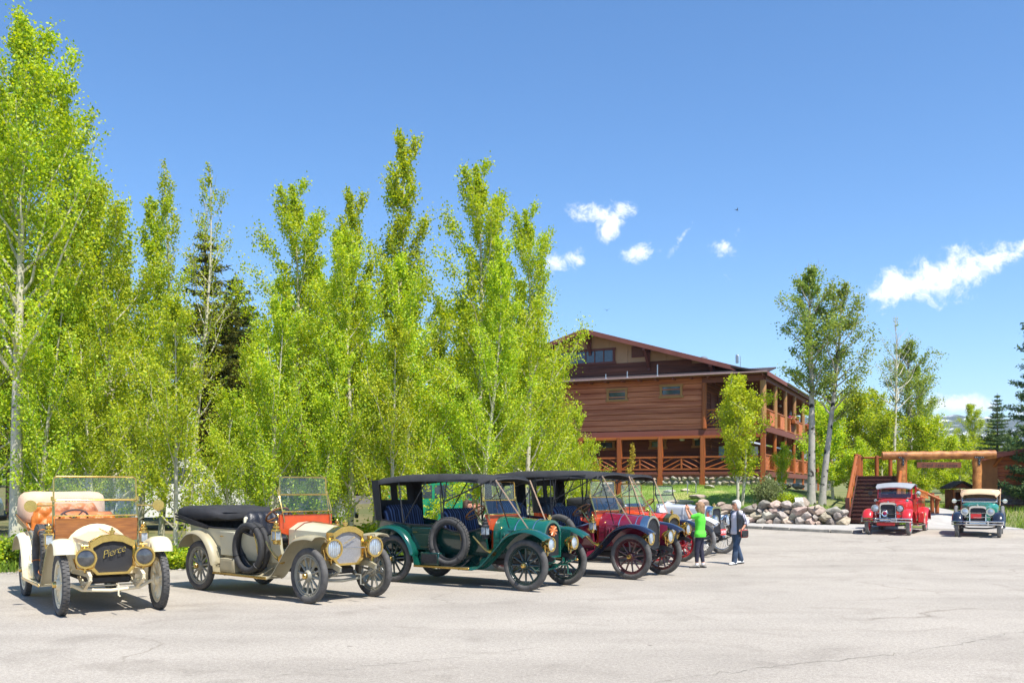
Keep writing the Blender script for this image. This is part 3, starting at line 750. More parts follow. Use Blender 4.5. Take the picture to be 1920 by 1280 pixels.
m = MB().lathe([(0, .05), (.1, .16), (.14, .17), (.15, .02)], (-2.0, 1.6, GT - .65), (0, 0, 1), 14); m.tube([(-2.0, 1.6, GT - .5), (-2.0, 1.6, GT - .12)], .015, 6); m.obj('porch_light', mat('copper_lamp', '#7a4a30', .5, .4), lodge)
for y in (6, 10, 15, 20): MB().lathe([(0, .02), (.04, .10), (.12, .11), (.18, .06), (.2, .001)], (-1.6, y, GT - .75), (0, 0, 1), 12).obj('porch_light', white_metal, lodge)

# ------------------------------------------------------------------ stairway beside the wall
st = thing('stairway', 'broad dark red timber stairway with log handrails, left of the gateway', 'stairs', (14.33, 40.62, 0), LZ)
tread_m = island_var(mat('red_brown_plank', '#552a21', .7, 0, .2, 2, .3, 30, stretch=(.3, 2, 2), c2='#422019'), .85, 1.15)
Z0 = .44; NS = 12; RS = .168; GO = .30; SW = 1.72
for k in range(NS):
    blk('tread', (SW / 2, k * GO + .15, Z0 + (k + 1) * RS - .02), (SW, .33, .045), tread_m, st)
    blk('riser', (SW / 2, k * GO + .02, Z0 + (k + .5) * RS - .02), (SW - .02, .03, RS - .05), tread_m, st)
for x in (-.03, SW + .03):
    m = MB(); m.prism([(x, -.05, Z0 - .1), (x, NS * GO, Z0 + NS * RS - .25), (x, NS * GO, Z0 + NS * RS + .05), (x, -.05, Z0 + .2)], (.05 * (1 if x > 0 else -1), 0, 0)); m.obj('stringer', tread_m, st, None)
blk('landing', (SW / 2, NS * GO + 1.2, Z0 + NS * RS - .03), (SW + .2, 2.4, .08), tread_m, st)
for x in (-.12, SW + .12):
    blk('newel_post', (x, -.10, Z0 + .50), (.16, .16, 1.12), tread_m, st)
    zt = Z0 + NS * RS
    rod('handrail', (x, -.15, Z0 + .92), (x, NS * GO + .1, zt + .92), .075, log_orange, st)
    rod('handrail', (x, -.10, Z0 + .50), (x, NS * GO + .1, zt + .48), .055, log_orange, st)
    for k in range(1, 4): rod('baluster', (x, NS * GO * k / 4, Z0 + NS * RS * k / 4), (x, NS * GO * k / 4, Z0 + NS * RS * k / 4 + .9), .045, log_orange, st)
    for yy in (NS * GO + .1, NS * GO + 1.2, NS * GO + 2.3): rod('top_post', (x, yy, zt - .3), (x, yy, zt + 1.02), .10, log_red, st)
    rod('top_rail', (x, NS * GO + .1, zt + .95), (x, NS * GO + 2.4, zt + .95), .06, log_red, st)
rod('top_post', (SW * .35, NS * GO + 2.3, zt - .3), (SW * .35, NS * GO + 2.3, zt + 1.0), .09, log_red, st); rod('top_post', (SW * .7, NS * GO + 2.3, zt - .3), (SW * .7, NS * GO + 2.3, zt + 1.0), .09, log_red, st)
rod('top_rail', (-.12, NS * GO + 2.3, zt + .9), (SW + .12, NS * GO + 2.3, zt + .9), .05, log_red, st)
# second short flight with slanted rail going right, behind the gate
# ------------------------------------------------------------------ gateway
gz = terrain(17, 42.0)
gt_ = thing('log_gateway', 'log gateway with a heavy crossbeam on two posts over the walk', 'gateway', (0, 0, 0))
gl, gr_ = at(1690, 900, 42.0), at(1832, 900, 41.6)
zb_top = at(0, 845, 42).z
def knotty(name, a, b, r, seed, n=14, seg=22):
    r_ = random.Random(seed); a = Vector(a); b = Vector(b); m = MB()
    m.tube([a.lerp(b, k / seg) + Vector((r_.gauss(0, .006), r_.gauss(0, .006), r_.gauss(0, .008))) for k in range(seg + 1)], [r * (1 + r_.gauss(0, .025)) for _ in range(seg + 1)], n)
    return m.obj(name, log_bright, gt_, 60)
log_bright = mat('peeled_log', '#c58544', .55, 0, .3, 3.2, .7, 14, c2='#733a15', stretch=(.7, 1, 1))
knotty('crossbeam', at(1654, 854, 42.05), at(1866, 852, 41.5), .185, 3)
for p in (gl, gr_): knotty('post', (p.x, p.y, terrain(p.x, p.y) - .3), (p.x, p.y, zb_top - .28), .185, int(p.x))
for p in (gl, gr_):
    y = p.y - .20
    m = MB(); m.box((p.x, y, zb_top - .30), (.42, .02, .07), .004); m.box((p.x, y, zb_top - .46), (.10, .022, .36), .004); br = m.obj('bracket', dark_iron, gt_)
    bl = MB()
    for dx, dz in ((-.17, -.30), (-.08, -.30), (.08, -.30), (.17, -.30), (0, -.42), (0, -.55)): bl.lathe([(0, .018), (.012, .012), (.013, .001)], (p.x + dx, y - .011, zb_top + dz), (0, -1, 0), 8)
    bl.obj('bolts', galv, br)
sg_c = at(1760.5, 871.5, 41.6)
sgn = thing('hanging_sign', 'brown wooden name board hanging under the gateway crossbeam', 'sign', (0, 0, 0))
m = MB().box(sg_c, (1.92, .05, .25), .01); so_ = m.obj('board', mat('sign_board', '#6a3a22', .6, 0, .15, 3, .2, 30), sgn)
text_mesh('lettering', 'Grand  Lake  Lodge', .185, mat('sign_black', (.012, .01, .01), .6), sgn, Matrix.Translation((sg_c.x, sg_c.y - .028, sg_c.z - .012)) @ Matrix.Rotation(R(90), 4, 'X'), .18, .003, 1.05)
for dx in (-.75, .75): MB().tube([(sg_c.x + dx, sg_c.y, sg_c.z + .12), (sg_c.x + dx, sg_c.y + .1, zb_top - .25)], .008, 6).obj('chain', dark_iron, sgn)
# side railing of the walk: slanted rail with posts, seen between truck and shelter
wr_ = thing('walk_railing', 'sloping orange log railing on dark posts behind the fire truck', 'railing', (0, 0, 0))
pts = [at(1700, 905, 43.6), at(1722, 918, 43.2), at(1764, 937, 42.8)]
for a, b in zip(pts[:-1], pts[1:]): rod('rail', a, b, .07, log_orange, wr_)
for px, py in ((1706, 908), (1748, 929), (1757, 934)):
    p = at(px, py, 43.0); rod('post', (p.x, p.y, terrain(p.x, p.y) - .1), (p.x, p.y, p.z + .12), .09, log_red, wr_)

# ------------------------------------------------------------------ small shelter and right-hand cabin
sh_ = thing('entrance_shelter', 'small dark gabled shelter on timber posts behind the gateway walk', 'shelter', (0, 0, 0))
c0 = at(1803, 957, 47.5); zt0 = terrain(c0.x, c0.y) - .05
for s in (-1, 1):
    for dy in (0, .8): rod('post', (c0.x + s * .36, c0.y + dy, zt0), (c0.x + s * .36, c0.y + dy, zt0 + 1.0), .06, log_orange, sh_)
rod('lintel', (c0.x - .4, c0.y - .02, zt0 + .96), (c0.x + .4, c0.y - .02, zt0 + .96), (.04, .07), log_pale, sh_, square=True)
for s in (-1, 1):
    m = MB(); m.prism([(c0.x, c0.y - .25, zt0 + 1.45), (c0.x + s * .66, c0.y - .25, zt0 + 1.12), (c0.x + s * .66, c0.y - .25, zt0 + 1.05), (c0.x, c0.y - .25, zt0 + 1.37)], (0, 1.2, 0)); m.obj('roof', roof_dark, sh_, None)
m = MB(); m.prism([(c0.x - .5, c0.y - .1, zt0 + 1.07), (c0.x + .5, c0.y - .1, zt0 + 1.07), (c0.x, c0.y - .1, zt0 + 1.34)], (0, .05, 0)); m.obj('gable', dark_board, sh_, None)
blk('back_wall', (c0.x, c0.y + .88, zt0 + .5), (.8, .06, 1.05), dark_board, sh_)
for s in (-1, 1): blk('side_wall', (c0.x + s * .42, c0.y + .45, zt0 + .5), (.05, .8, 1.05), dark_board, sh_)

cb = thing('log_cabin', 'reddish brown log cabin with low roof and dark stone base, right edge', 'cabin', (23.0, 46.2, terrain(23, 46)), R(-25))
cw = 8.0; bz = .25
lg = empty('log_wall'); lg.parent = cb
for k in range(8):
    z = bz + 1.05 + k * .20 if k < 5 else bz + 2.05 + (k - 5) * .2
    L_ = cw + .3
    if z < 2.75: rod('log', (-.15, 0, z), (L_ - .15, 0, z), .115, brown_board, lg); rod('log', (0, -.15, z + .1), (0, 5, z + .1), .115, brown_board, lg)
bs_ = empty('stone_base'); bs_.parent = cb
slate = island_var(mat('dark_slate', (.14, .13, .16), .8, 0, .3, 5, .6, 20, c2=(.08, .075, .10)), .7, 1.5, .03)
blk('backing', (cw / 2, .12, .55), (cw, .24, 1.3), stone_mortar, bs_)
SL = rock_mesh('slate_stone', 99); SL.materials.append(slate)
for row in range(6):
    x = rnd.uniform(0, .2)
    while x < 3.6:
        w = rnd.uniform(.2, .5)
        M = Matrix.Translation((x + w / 2, -.01, .05 + row * .20)) @ Matrix.Diagonal((w * .55, .12, .115, 1)); link('stone', SL, None, bs_, M); x += w
gm = MB(); gm.prism([(-.2, .02, 2.5), (cw + .2, .02, 2.5), (cw / 2, .02, 3.35)], (0, .1, 0)); gm.obj('gable', brown_board, cb, None)
for s in (-1, 1):
    m = MB(); e = cw / 2 + s * (cw / 2 + .75)
    m.prism([(cw / 2, -.9, 3.42), (e, -.9, 2.42), (e, -.9, 2.32), (cw / 2, -.9, 3.30)], (0, 5, 0)); r_ = m.obj('roof', mat('cabin_roof' + str(s), '#5b4038', .85, 0, .2, 3, .4, 30), cb, None)
    m = MB(); m.prism([(cw / 2, -.95, 3.45), (e, -.95, 2.45), (e, -.95, 2.26), (cw / 2, -.95, 3.25)], (0, .05, 0)); m.obj('barge_board', mat('cabin_barge' + str(s), '#8a4a3c', .7), r_, None)
for k in range(3): rod('rafter', (.3 + k * 1.2, -.8, 2.55 + k * .27), (.3 + k * 1.2, .3, 2.55 + k * .27), .08, log_red, cb)
rod('brace', (-.1, -.05, 1.75), (.55, -.6, 2.55), .075, log_orange, cb)
blk('porch_screen', (-.05, -.30, 1.75), (.75, .05, 1.5), mat('porch_board', '#9a6236', .7, 0, .15, 3), cb)
blk('sill_beam', (cw / 2, -.14, .12), (cw, .1, .30), fascia, cb)

# ------------------------------------------------------------------ lodge wing glimpsed through the aspens
wg = thing('lodge_wing', 'dark timber building with rust-red posts and deck rails glimpsed through aspens', 'building', (-18.5, 62, 0), R(8))
blk('wall', (5, 3.5, 5.0), (15, .2, 9.0), dark_board, wg); blk('wall', (-2.4, 7, 5.0), (.2, 7, 9), dark_board, wg)
m = MB(); m.prism([(-4, -1.6, 8.9), (-4, 5, 10.6), (-4, 5, 10.45), (-4, -1.6, 8.7)], (18, 0, 0)); m.obj('roof', mat('weathered_roof', '#8d7c62', .9, 0, .2, 4, .4, 30), wg, None)
blk('deck', (5, 1.5, 5.6), (16, 4, .25), fascia, wg)
for k in range(7): rod('post', (-2.5 + k * 2.5, -.3, .8), (-2.5 + k * 2.5, -.3, 8.8), .13, log_red, wg)
for z in (5.95, 6.25, 6.55): rod('rail', (-3, -.35, z), (13, -.35, z), .06, log_red, wg)
for k in range(4): window(wg, (-.5 + k * 3.4, 3.3, 7.2), 1.5, 1.2, frame=fascia)
blk('ground_bank', (5, 2, .2), (18, 6, 2.4), stone_mortar, wg)

# ------------------------------------------------------------------ mountain ridge with late snow
mt_m = mat('mountain_forest', (.045, .065, .045), .95, 0, .3, .02, 0, detail=8)
def dress_mountain(m):
    nt = m.node_tree; N = nt.nodes; L = nt.links; b = N['Principled BSDF']; src = b.inputs['Base Color'].links[0].from_socket
    tc = N.new('ShaderNodeTexCoord'); sp = N.new('ShaderNodeSeparateXYZ'); L.new(tc.outputs['Object'], sp.inputs[0])
    def layer(src, scale, lo, hi, z0_, z1_, c, st=(1, 1, 1)):
        mp = N.new('ShaderNodeMapping'); mp.inputs['Scale'].default_value = st; L.new(tc.outputs['Object'], mp.inputs[0])
        n = N.new('ShaderNodeTexNoise'); n.inputs['Scale'].default_value = scale; n.inputs['Detail'].default_value = 8; n.inputs['Roughness'].default_value = .6; L.new(mp.outputs[0], n.inputs['Vector'])
        a = N.new('ShaderNodeMapRange'); a.inputs['From Min'].default_value = lo; a.inputs['From Max'].default_value = hi; L.new(n.outputs[0], a.inputs[0])
        h = N.new('ShaderNodeMapRange'); h.inputs['From Min'].default_value = z0_; h.inputs['From Max'].default_value = z1_; L.new(sp.outputs['Z'], h.inputs[0])
        mu = N.new('ShaderNodeMath'); mu.operation = 'MULTIPLY'; L.new(a.outputs[0], mu.inputs[0]); L.new(h.outputs[0], mu.inputs[1])
        mx = N.new('ShaderNodeMix'); mx.data_type = 'RGBA'; L.new(mu.outputs[0], mx.inputs[0]); L.new(src, mx.inputs[6]); mx.inputs[7].default_value = (*c, 1); return mx.outputs[2]
    src = layer(src, .02, .48, .62, 260, 60, (.20, .17, .15))
    src = layer(src, .009, .54, .60, 110, 170, (.85, .87, .9), (1, 1, 2.5))
    L.new(src, b.inputs['Base Color'])
dress_mountain(mt_m)
def mtn(u, v):
    t = v
    y = lerp(2300, 3300, t)
    h = 250 * (t ** .8) * (1 + .05 * math.sin(u * .004) + .035 * math.sin(u * .013 + 1) + .015 * math.sin(u * .05)) * (1 - .25 * sstep(900, 300, u))
    h *= 1 + .12 * math.sin(u * .02 + t * 9) * (1 - t)
    return (u, y + 60 * math.sin(u * .01 + t * 4), h - 2 + 6 * math.sin(u * .09 + t * 30) * (1 - t))
tag(sheet('mountain', mtn, rng(-2500, 3600, 22), [i / 26 for i in range(27)], mt_m, 180), kind='structure')
# ------------------------------------------------------------------ veteran cars
def stripe_mat(name, a, b, scale):
    m = mat(name, a, .8, 0, .1, 6, .3, 90)
    nt = m.node_tree; N = nt.nodes; L = nt.links
    w = N.new('ShaderNodeTexWave'); w.wave_type = 'BANDS'; w.bands_direction = 'Y'; w.inputs['Scale'].default_value = scale
    w.inputs['Distortion'].default_value = .6; w.inputs['Detail'].default_value = 1
    tc = N.new('ShaderNodeTexCoord'); L.new(tc.outputs['Object'], w.inputs['Vector'])
    rp = N.new('ShaderNodeValToRGB'); rp.color_ramp.elements[0].position = .70; rp.color_ramp.elements[1].position = .8
    rp.color_ramp.elements[0].color = (*a, 1); rp.color_ramp.elements[1].color = (*b, 1)
    L.new(w.outputs[0], rp.inputs[0]); L.new(rp.outputs[0], N['Principled BSDF'].inputs['Base Color'])
    return m
stripe_seat = stripe_mat('striped_seat_cover', (.008, .011, .035), (.09, .13, .24), 4.2)
core_mat = mat('radiator_core', (.035, .036, .04), .5, .4, .5, 160, .6, 260)
core_pale = mat('pale_radiator_core', (.34, .34, .35), .5, .5, .4, 160, .6, 260)
plate_red = mat('red_plate', (.60, .03, .03), .4, 0, .05)
plate_white = mat('white_print', (.8, .8, .8), .5, 0, .03)
gold_print = mat('gold_script', (.85, .62, .16), .25, 1.0, .05)

def fender(mb, path, y0, y1, th=.012, crown=.03, ny=6, lip=.03):
    """swept mudguard: path in x,z; cross-section is a shallow crown with turned edges"""
    pts = [Vector((p[0], 0, p[1])) for p in path]
    # resample smooth (Catmull-Rom)
    sm = []
    for i in range(len(pts) - 1):
        p0 = pts[max(i - 1, 0)]; p1 = pts[i]; p2 = pts[i + 1]; p3 = pts[min(i + 2, len(pts) - 1)]
        for k in range(4):
            t = k / 4
            sm.append(.5 * ((2 * p1) + (p2 - p0) * t + (2 * p0 - 5 * p1 + 4 * p2 - p3) * t * t + (3 * p1 - p0 - 3 * p2 + p3) * t ** 3))
    sm.append(pts[-1])
    rings = []
    for i, p in enumerate(sm):
        t = (sm[min(i + 1, len(sm) - 1)] - sm[max(i - 1, 0)]).normalized()
        nrm = Vector((-t.z, 0, t.x))
        if nrm.z < 0 and abs(t.x) > .3: nrm = -nrm
        top = []; bot = []
        for k in range(ny + 1):
            s = -1 + 2 * k / ny
            y = lerp(y0, y1, k / ny)
            h = crown * (1 - s * s)
            if k in (0, ny): h -= lip
            top.append(p + Vector((0, y, 0)) + nrm * (h + th / 2)); bot.append(p + Vector((0, y, 0)) + nrm * (h - th / 2))
        rings.append(top + bot[::-1])
    mb.loft(rings)
    return sm

def backrest(mb, x, hw, z0, z1, lean=.12, wrap=.0, thick=.10, style='pleat', n=40, rows=12, round_top=.08):
    rings = []
    for j in range(rows + 1):
        t = j / rows
        z = lerp(z0, z1, t); fr = []; bk = []
        for k in range(n + 1):
            s = -1 + 2 * k / n
            zz = z - round_top * max(0, abs(s) - .8) / .2 * t ** 2 * 2.0
            xx = x - lean * t + wrap * s * s
            edge = min(1, (1 - abs(s)) * 6) * min(1, (1 - t) * 5 + .12) * min(1, t * 5 + .12)
            if style == 'tuft':
                a = s * hw / .12 * PI / 1.0; b = t * (z1 - z0) / .12 * PI
                d = .034 * (abs(math.sin(a * .5 + b * .5)) * abs(math.sin(a * .5 - b * .5))) ** .6 * 1.4
            else:
                d = .022 * abs(math.sin(s * hw / .075 * PI * .5))
            fr.append(Vector((xx + (d + thick * .55) * edge, s * hw, zz))); bk.append(Vector((xx - thick * .45, s * hw, zz)))
        rings.append(fr + bk[::-1])
    mb.loft(rings)
    return mb

def wheel_meshes(key, Rr, spokes=12, width=.105, blocks=False, wire=False, sp_mat=None, rim_mat=None, ty_mat=None, cap_mat=None, hub_r=.085, disc=False):
    ri = Rr - .115
    ty = MB()
    prof = []
    for k in range(16):
        a = 2 * PI * k / 16
        cx = math.cos(a); sx = math.sin(a)
        rr = (Rr + ri) / 2 + (Rr - ri) / 2 * math.copysign(abs(cx) ** .75, cx)
        prof.append((width / 2 * math.copysign(abs(sx) ** .8, sx), rr))
    ty.lathe(prof, n=40, loop=True)
    if blocks:
        nb = 46
        for i in range(nb):
            for s_ in (-1, 1):
                a = 2 * PI * (i + (.5 if s_ > 0 else 0)) / nb
                M = Matrix.Rotation(a, 4, 'Y')
                ty.box(M @ Vector((0, s_ * width * .24, Rr - .001)), (.044, width * .36, .012), 0, M)
    rim = MB().lathe([(-.035, ri + .014), (-.035, ri - .012), (-.012, ri - .03), (.012, ri - .03), (.035, ri - .012), (.035, ri + .014)], n=40, loop=True)
    sp = MB()
    sp.lathe([(-.07, .03), (-.07, hub_r * .8), (-.025, hub_r * 1.15), (.025, hub_r * 1.15), (.07, hub_r * .8), (.07, .03)], n=20)
    if wire:
        for i in range(36):
            a = 2 * PI * i / 36; b = a + (.5 if i % 2 else -.5) * .5; yy = .06 if i % 4 < 2 else -.06
            sp.tube([(math.sin(b) * hub_r * .8, yy, math.cos(b) * hub_r * .8), (math.sin(a) * (ri - .015), 0, math.cos(a) * (ri - .015))], .0045, 4, cap=False)
    else:
        for i in range(spokes):
            a = 2 * PI * i / spokes
            d = Vector((math.sin(a), 0, math.cos(a)))
            sp.tube([d * hub_r * .7, d * (hub_r + .08), d * (ri - .06), d * (ri - .012)], [.024, .021, .017, .021], 8, cap=False)
        sp.lathe([(-.028, ri - .028), (-.028, ri - .05), (.028, ri - .05), (.028, ri - .028)], n=40, loop=True)
        for i in range(spokes // 2):   # felloe bolts
            a = 2 * PI * (i * 2 + .5) / spokes
            d = Vector((math.sin(a), 0, math.cos(a)))
            sp.box(d * (ri - .034) + Vector((0, 0, 0)), (.035, .075, .026), .004, Matrix.Rotation(a, 4, 'Y'))
    if disc:
        sp.lathe([(-.03, .32 * ri), (-.03, .45 * ri), (-.09, .45 * ri), (-.09, .32 * ri)], n=30, loop=True)
    cap = MB().lathe([(.065, .02), (.07, .05), (.10, .048), (.115, .04), (.12, .02), (.121, .001)], n=18)
    out = []
    for nm, m, mt, ang in (('tyre', ty, ty_mat, 50), ('rim', rim, rim_mat, 40), ('wheel', sp, sp_mat, 40), ('hub_cap', cap, cap_mat, 40)):
        me = m.mesh(nm, ang); me.materials.append(mt); out.append(me)
    return out
def put_wheel(ms, parent, x, y, Rr, turn=0.0, spin=0.0):
    side = 1 if y > 0 else -1
    M = Matrix.Translation((x, y, Rr)) @ Matrix.Rotation(turn, 4, 'Z') @ Matrix.Rotation(0 if side > 0 else PI, 4, 'Z') @ Matrix.Rotation(spin, 4, 'Y')
    w = link('wheel', ms[2], None, parent, M)
    link('tyre', ms[0], None, w); link('rim', ms[1], None, w); link('hub_cap', ms[3], None, w)
    return w

def arch_pts(hw, z0, z1, kind, n=14):
    """outline of a radiator / bonnet section in y,z"""
    if kind == 'oct':
        c = hw * .42
        return [(-hw, z0 + .10), (-hw, z1 - c * .80), (-hw * .50, z1 - .02), (0, z1), (hw * .50, z1 - .02), (hw, z1 - c * .80), (hw, z0 + .10), (hw * .72, z0), (-hw * .72, z0)]
    pts = [(-hw, z0)]
    r = hw if kind == 'arch' else hw * .6
    for k in range(n + 1):
        a = PI - PI * k / n
        if kind == 'arch': pts.append((hw * math.cos(a), z1 - hw * .92 + hw * .92 * math.sin(a)))
        else:
            ca = math.cos(a); sa = math.sin(a)
            pts.append((hw * math.copysign(abs(ca) ** .5, ca), z1 - r * .6 + r * .6 * abs(sa) ** .7))
    pts.append((hw, z0))
    return pts

def veteran_car(label, loc, rz, P):
    car = thing('touring_car', label, 'car', loc, rz)
    wb = P.get('wb', 3.3); tr = P.get('tr', 1.40); Rr = P.get('R', .47)
    paint = P['paint']; fm = P.get('fender_mat', paint); bm_ = P.get('bonnet_mat', paint); chm = P.get('chassis_mat', dark_iron)
    lamp = P.get('lamp_mat', brass); cloth = P.get('cloth', black_cloth); seatm = P.get('seat', black_leather)
    flat = P.get('fenders', 'round') == 'flat'
    # wheels
    ms = wheel_meshes('w', Rr, P.get('spokes', 12), .11, P.get('blocks', False), P.get('wire', False), P['wheel_mat'], P.get('rim_mat', P['wheel_mat']), P.get('tyre_mat', rubber), lamp, disc=P.get('disc', False))
    hy = tr / 2
    for x, y in ((0, -hy), (0, hy), (-wb, -hy), (-wb, hy)):
        put_wheel(ms, car, x, y, Rr, 0, rnd.random() * 3)
    # frame rails, axles, springs
    fr = MB()
    for s in (-1, 1):
        rail = [(.42, s * .38, .56), (.25, s * .38, .62), (-.1, s * .39, .62), (-1.2, s * .41, .60), (-wb + .3, s * .42, .60), (-wb - .1, s * .42, .72), (-wb - .55, s * .42, .62)]
        for a, b in zip(rail[:-1], rail[1:]): fr.bar(a, b, .045, .09)
    for x in (-.25, -1.2, -2.2, -wb - .4): fr.bar((x, -.4, .6), (x, .4, .6), .06, .07)
    fr.obj('frame', chm, car)
    ax = MB()
    ax.tube([(0, -hy + .03, Rr), (0, -hy + .14, Rr - .02), (0, -.42, Rr - .10), (0, 0, Rr - .13), (0, .42, Rr - .10), (0, hy - .14, Rr - .02), (0, hy - .03, Rr)], .028, 8)
    ax.tube([(-.14, -hy + .12, Rr - .06), (-.14, hy - .12, Rr - .06)], .014, 6)
    ax.tube([(0, -hy + .08, Rr + .07), (0, -hy + .08, Rr - .07)], .03, 8); ax.tube([(0, hy - .08, Rr + .07), (0, hy - .08, Rr - .07)], .03, 8)
    ax.obj('front_axle', P.get('axle_mat', chm), car)
    ra = MB().tube([(-wb, -hy + .05, Rr), (-wb, -.18, Rr), (-wb, -.1, Rr), (-wb, .1, Rr), (-wb, .18, Rr), (-wb, hy - .05, Rr)], [.05, .05, .13, .13, .05, .05], 10)
    ra.obj('rear_axle', chm, car)
    for s in (-1, 1):
        sp = MB()
        for q in range(4):
            h = .42 - q * .09
            pth = [(h * u, s * .38, Rr - .05 + .12 * u * u - q * .016) for u in (-1, -.6, -.25, 0, .25, .6, 1)]
            for a, b in zip(pth[:-1], pth[1:]): sp.bar(a, b, .05, .014)
        sp.tube([(.42, s * .38, .58), (.42, s * .38, Rr + .07)], .018, 8)
        sp.obj('leaf_spring', P.get('axle_mat', chm), car)
        sp = MB()
        for q in range(4):
            h = .60 - q * .12
            pth = [(-wb + h * u, s * .47, Rr - .02 + .12 * u * u - q * .016) for u in (-1, -.5, 0, .5, 1)]
            for a, b in zip(pth[:-1], pth[1:]): sp.bar(a, b, .05, .014)
        sp.obj('leaf_spring', chm, car)
    MB().box((-1.0, 0, .50), (1.9, .62, .12), .03).obj('under_tray', dark_iron, car)
    ck = MB(); ck.tube([(.35, 0, .46), (.48, 0, .46), (.48, 0, .30), (.56, 0, .30)], .013, 6); ck.obj('starting_crank', P.get('axle_mat', chm), car)
    # radiator
    kind = P.get('radiator', 'arch'); rw = P.get('rw', .31); z0 = P.get('rz0', .60); z1 = P.get('rz1', 1.22)
    o = arch_pts(rw, z0, z1, kind); i_ = arch_pts(rw - .04, z0 + .04, z1 - (.10 if kind == 'oct' else .055), kind)
    sh = MB(); d = P.get('rd', .13)
    sh.loft([[Vector((x, p[0], p[1])) for p in pp] for x, pp in ((-.02, o), (d - .015, o), (d, [(a * .985, lerp(b, (z0 + z1) / 2, .015)) for a, b in o]), (d, i_), (d - .05, i_), (-.02, i_))], loop=True)
    sh.obj('radiator_shell', P.get('shell_mat', brass), car, 30)
    co = MB(); co.prism([(d - .035, p[0], p[1]) for p in i_], (-.05, 0, 0)); cobj = co.obj('radiator_core', P.get('core_mat', core_mat), car, 30)
    cap = MB(); cap.lathe([(0, .03), (.03, .03), (.035, .045), (.06, .045), (.065, .02), (.10, .018), (.11, .001)], (d / 2, 0, z1 - .005), (0, 0, 1), 16); cap.obj('filler_cap', P.get('cap_mat', brass), car)
    if P.get('script'):
        Mx = Matrix.Translation((d + .006, 0, (z0 + z1) / 2 + .04)) @ Matrix.Rotation(R(90), 4, 'Z') @ Matrix.Rotation(R(90), 4, 'X') @ Matrix.Rotation(R(18), 4, 'Z')
        text_mesh('script_badge', P['script'], .165, P.get('script_mat', gold_print), car, Mx, .45, .004, .86, -.0035)
    if P.get('emblem'):
        em = MB(); zc_ = z0 + (z1 - z0) * .66
        if P['emblem'] == 'wing':
            for k in range(6): em.tube([(d + .004, -.11 + k * .04, zc_ - .08 + k * .018), (d + .006, -.075 + k * .04, zc_ - .05 + k * .02 - .02 * (k % 2))], [.004, .006], 6)
        else:
            for k in range(9):
                a = 2 * PI * k / 9; em.tube([(d + .004, 0, zc_ + .04), (d + .006, .12 * math.cos(a), zc_ + .04 + .10 * math.sin(a))], [.010, .022], 6)
        em.obj('radiator_emblem', P.get('emblem_mat', gold_print), car)
    # bonnet
    bx = P.get('bx', -.98); bw2 = rw + P.get('bflare', .06); bz2 = z1 + P.get('brise', .06)
    bn = MB()
    rings = []
    for t in (0, .5, 1):
        pp = arch_pts(lerp(rw - .012, bw2, t), lerp(z0 + .04, z0 + .02, t), lerp(z1 - .012, bz2, t), kind)
        rings.append([Vector((lerp(0, bx, t), p[0], p[1])) for p in pp])
    bn.loft(rings); b_obj = bn.obj('bonnet', bm_, car, 30)
    tr_ = MB(); tr_.tube([(0, 0, z1 - .006), (bx, 0, bz2 + .003)], .009, 6); tr_.obj('hinge', P.get('trim_mat', brass), b_obj)
    for s in (-1, 1):
        pn = MB()
        y = s * (lerp(rw, bw2, .5) + .004)
        a0 = math.atan2(bw2 - rw, -bx)
        M = Matrix.Rotation(s * a0, 4, 'Z')
        zc = (z0 + z1) / 2 - .02
        for (xx, zz, dx, dz) in ((bx * .5, zc + .17, .66, .018), (bx * .5, zc - .17, .66, .018), (bx * .5 - .32, zc, .018, .34), (bx * .5 + .32, zc, .018, .34)):
            pn.box((xx, y + s * abs(0) + s * (bx * .5 - xx) * math.tan(a0), zz), (dx, .016, dz), 0, M)
        for k in range(7 if P.get('louvres', True) else 0):
            xx = bx * .5 - .24 + k * .08
            pn.box((xx, y + s * (bx * .5 - xx) * math.tan(a0), zc), (.03, .03, .22), .006, M)
        pn.obj('side_panel', bm_, b_obj)
    if P.get('bands', True):
        for xb in P.get('band_x', (-.12, bx * .52)):
            t = xb / bx; pp = arch_pts(lerp(rw, bw2, t) + .003, z0 + .3, lerp(z1, bz2, t) + .004, kind)
            st = MB(); st.tube([(xb, p[0], p[1]) for p in pp[(1 if kind == 'oct' else 0):(6 if kind == 'oct' else len(pp))]], .011, 6); st.obj('bonnet_strap', P.get('band_mat', bm_), b_obj)
    # dashboard / scuttle
    ds = MB(); dw = P.get('dash_w', .56); dz = P.get('dash_z', 1.38)
    dl_ = P.get('dash_low', 1.14); ds.prism([(bx - .01, -bw2 + .03, .62), (bx - .01, -bw2 + .03, dl_ - .06), (bx - .01, -dw, dl_), (bx - .01, -dw, dz - .02), (bx - .01, dw, dz - .02), (bx - .01, dw, dl_), (bx - .01, bw2 - .03, dl_ - .06), (bx - .01, bw2 - .03, .62)], (-.05, 0, 0))
    ds.obj('dash_board', P.get('dash_mat', wood_dash), car)
    if P.get('hump'):
        hp = MB(); pp = arch_pts(.50, .75, bz2 + .07, 'arch'); p2 = arch_pts(bw2 + .02, .72, bz2 + .01, 'arch')
        hp.loft([[Vector((bx + .003, p[0], p[1])) for p in pp], [Vector((bx + .16, p[0], p[1])) for p in p2]]); hp.obj('scuttle', paint, car, 50)
    # body tub
    top = P.get('tub', [(bx - .05, .46, .54, .60, dz - .26), (bx - .45, .48, .58, .60, 1.04), (bx - .80, .50, .62, .60, 1.06), (bx - 1.15, .52, .65, .60, 1.16), (-wb + .45, .53, .67, .62, 1.17), (-wb + .05, .53, .68, .64, 1.20), (-wb - .42, .50, .64, .68, 1.26), (-wb - .58, .44, .56, .76, 1.25)])
    rings = []
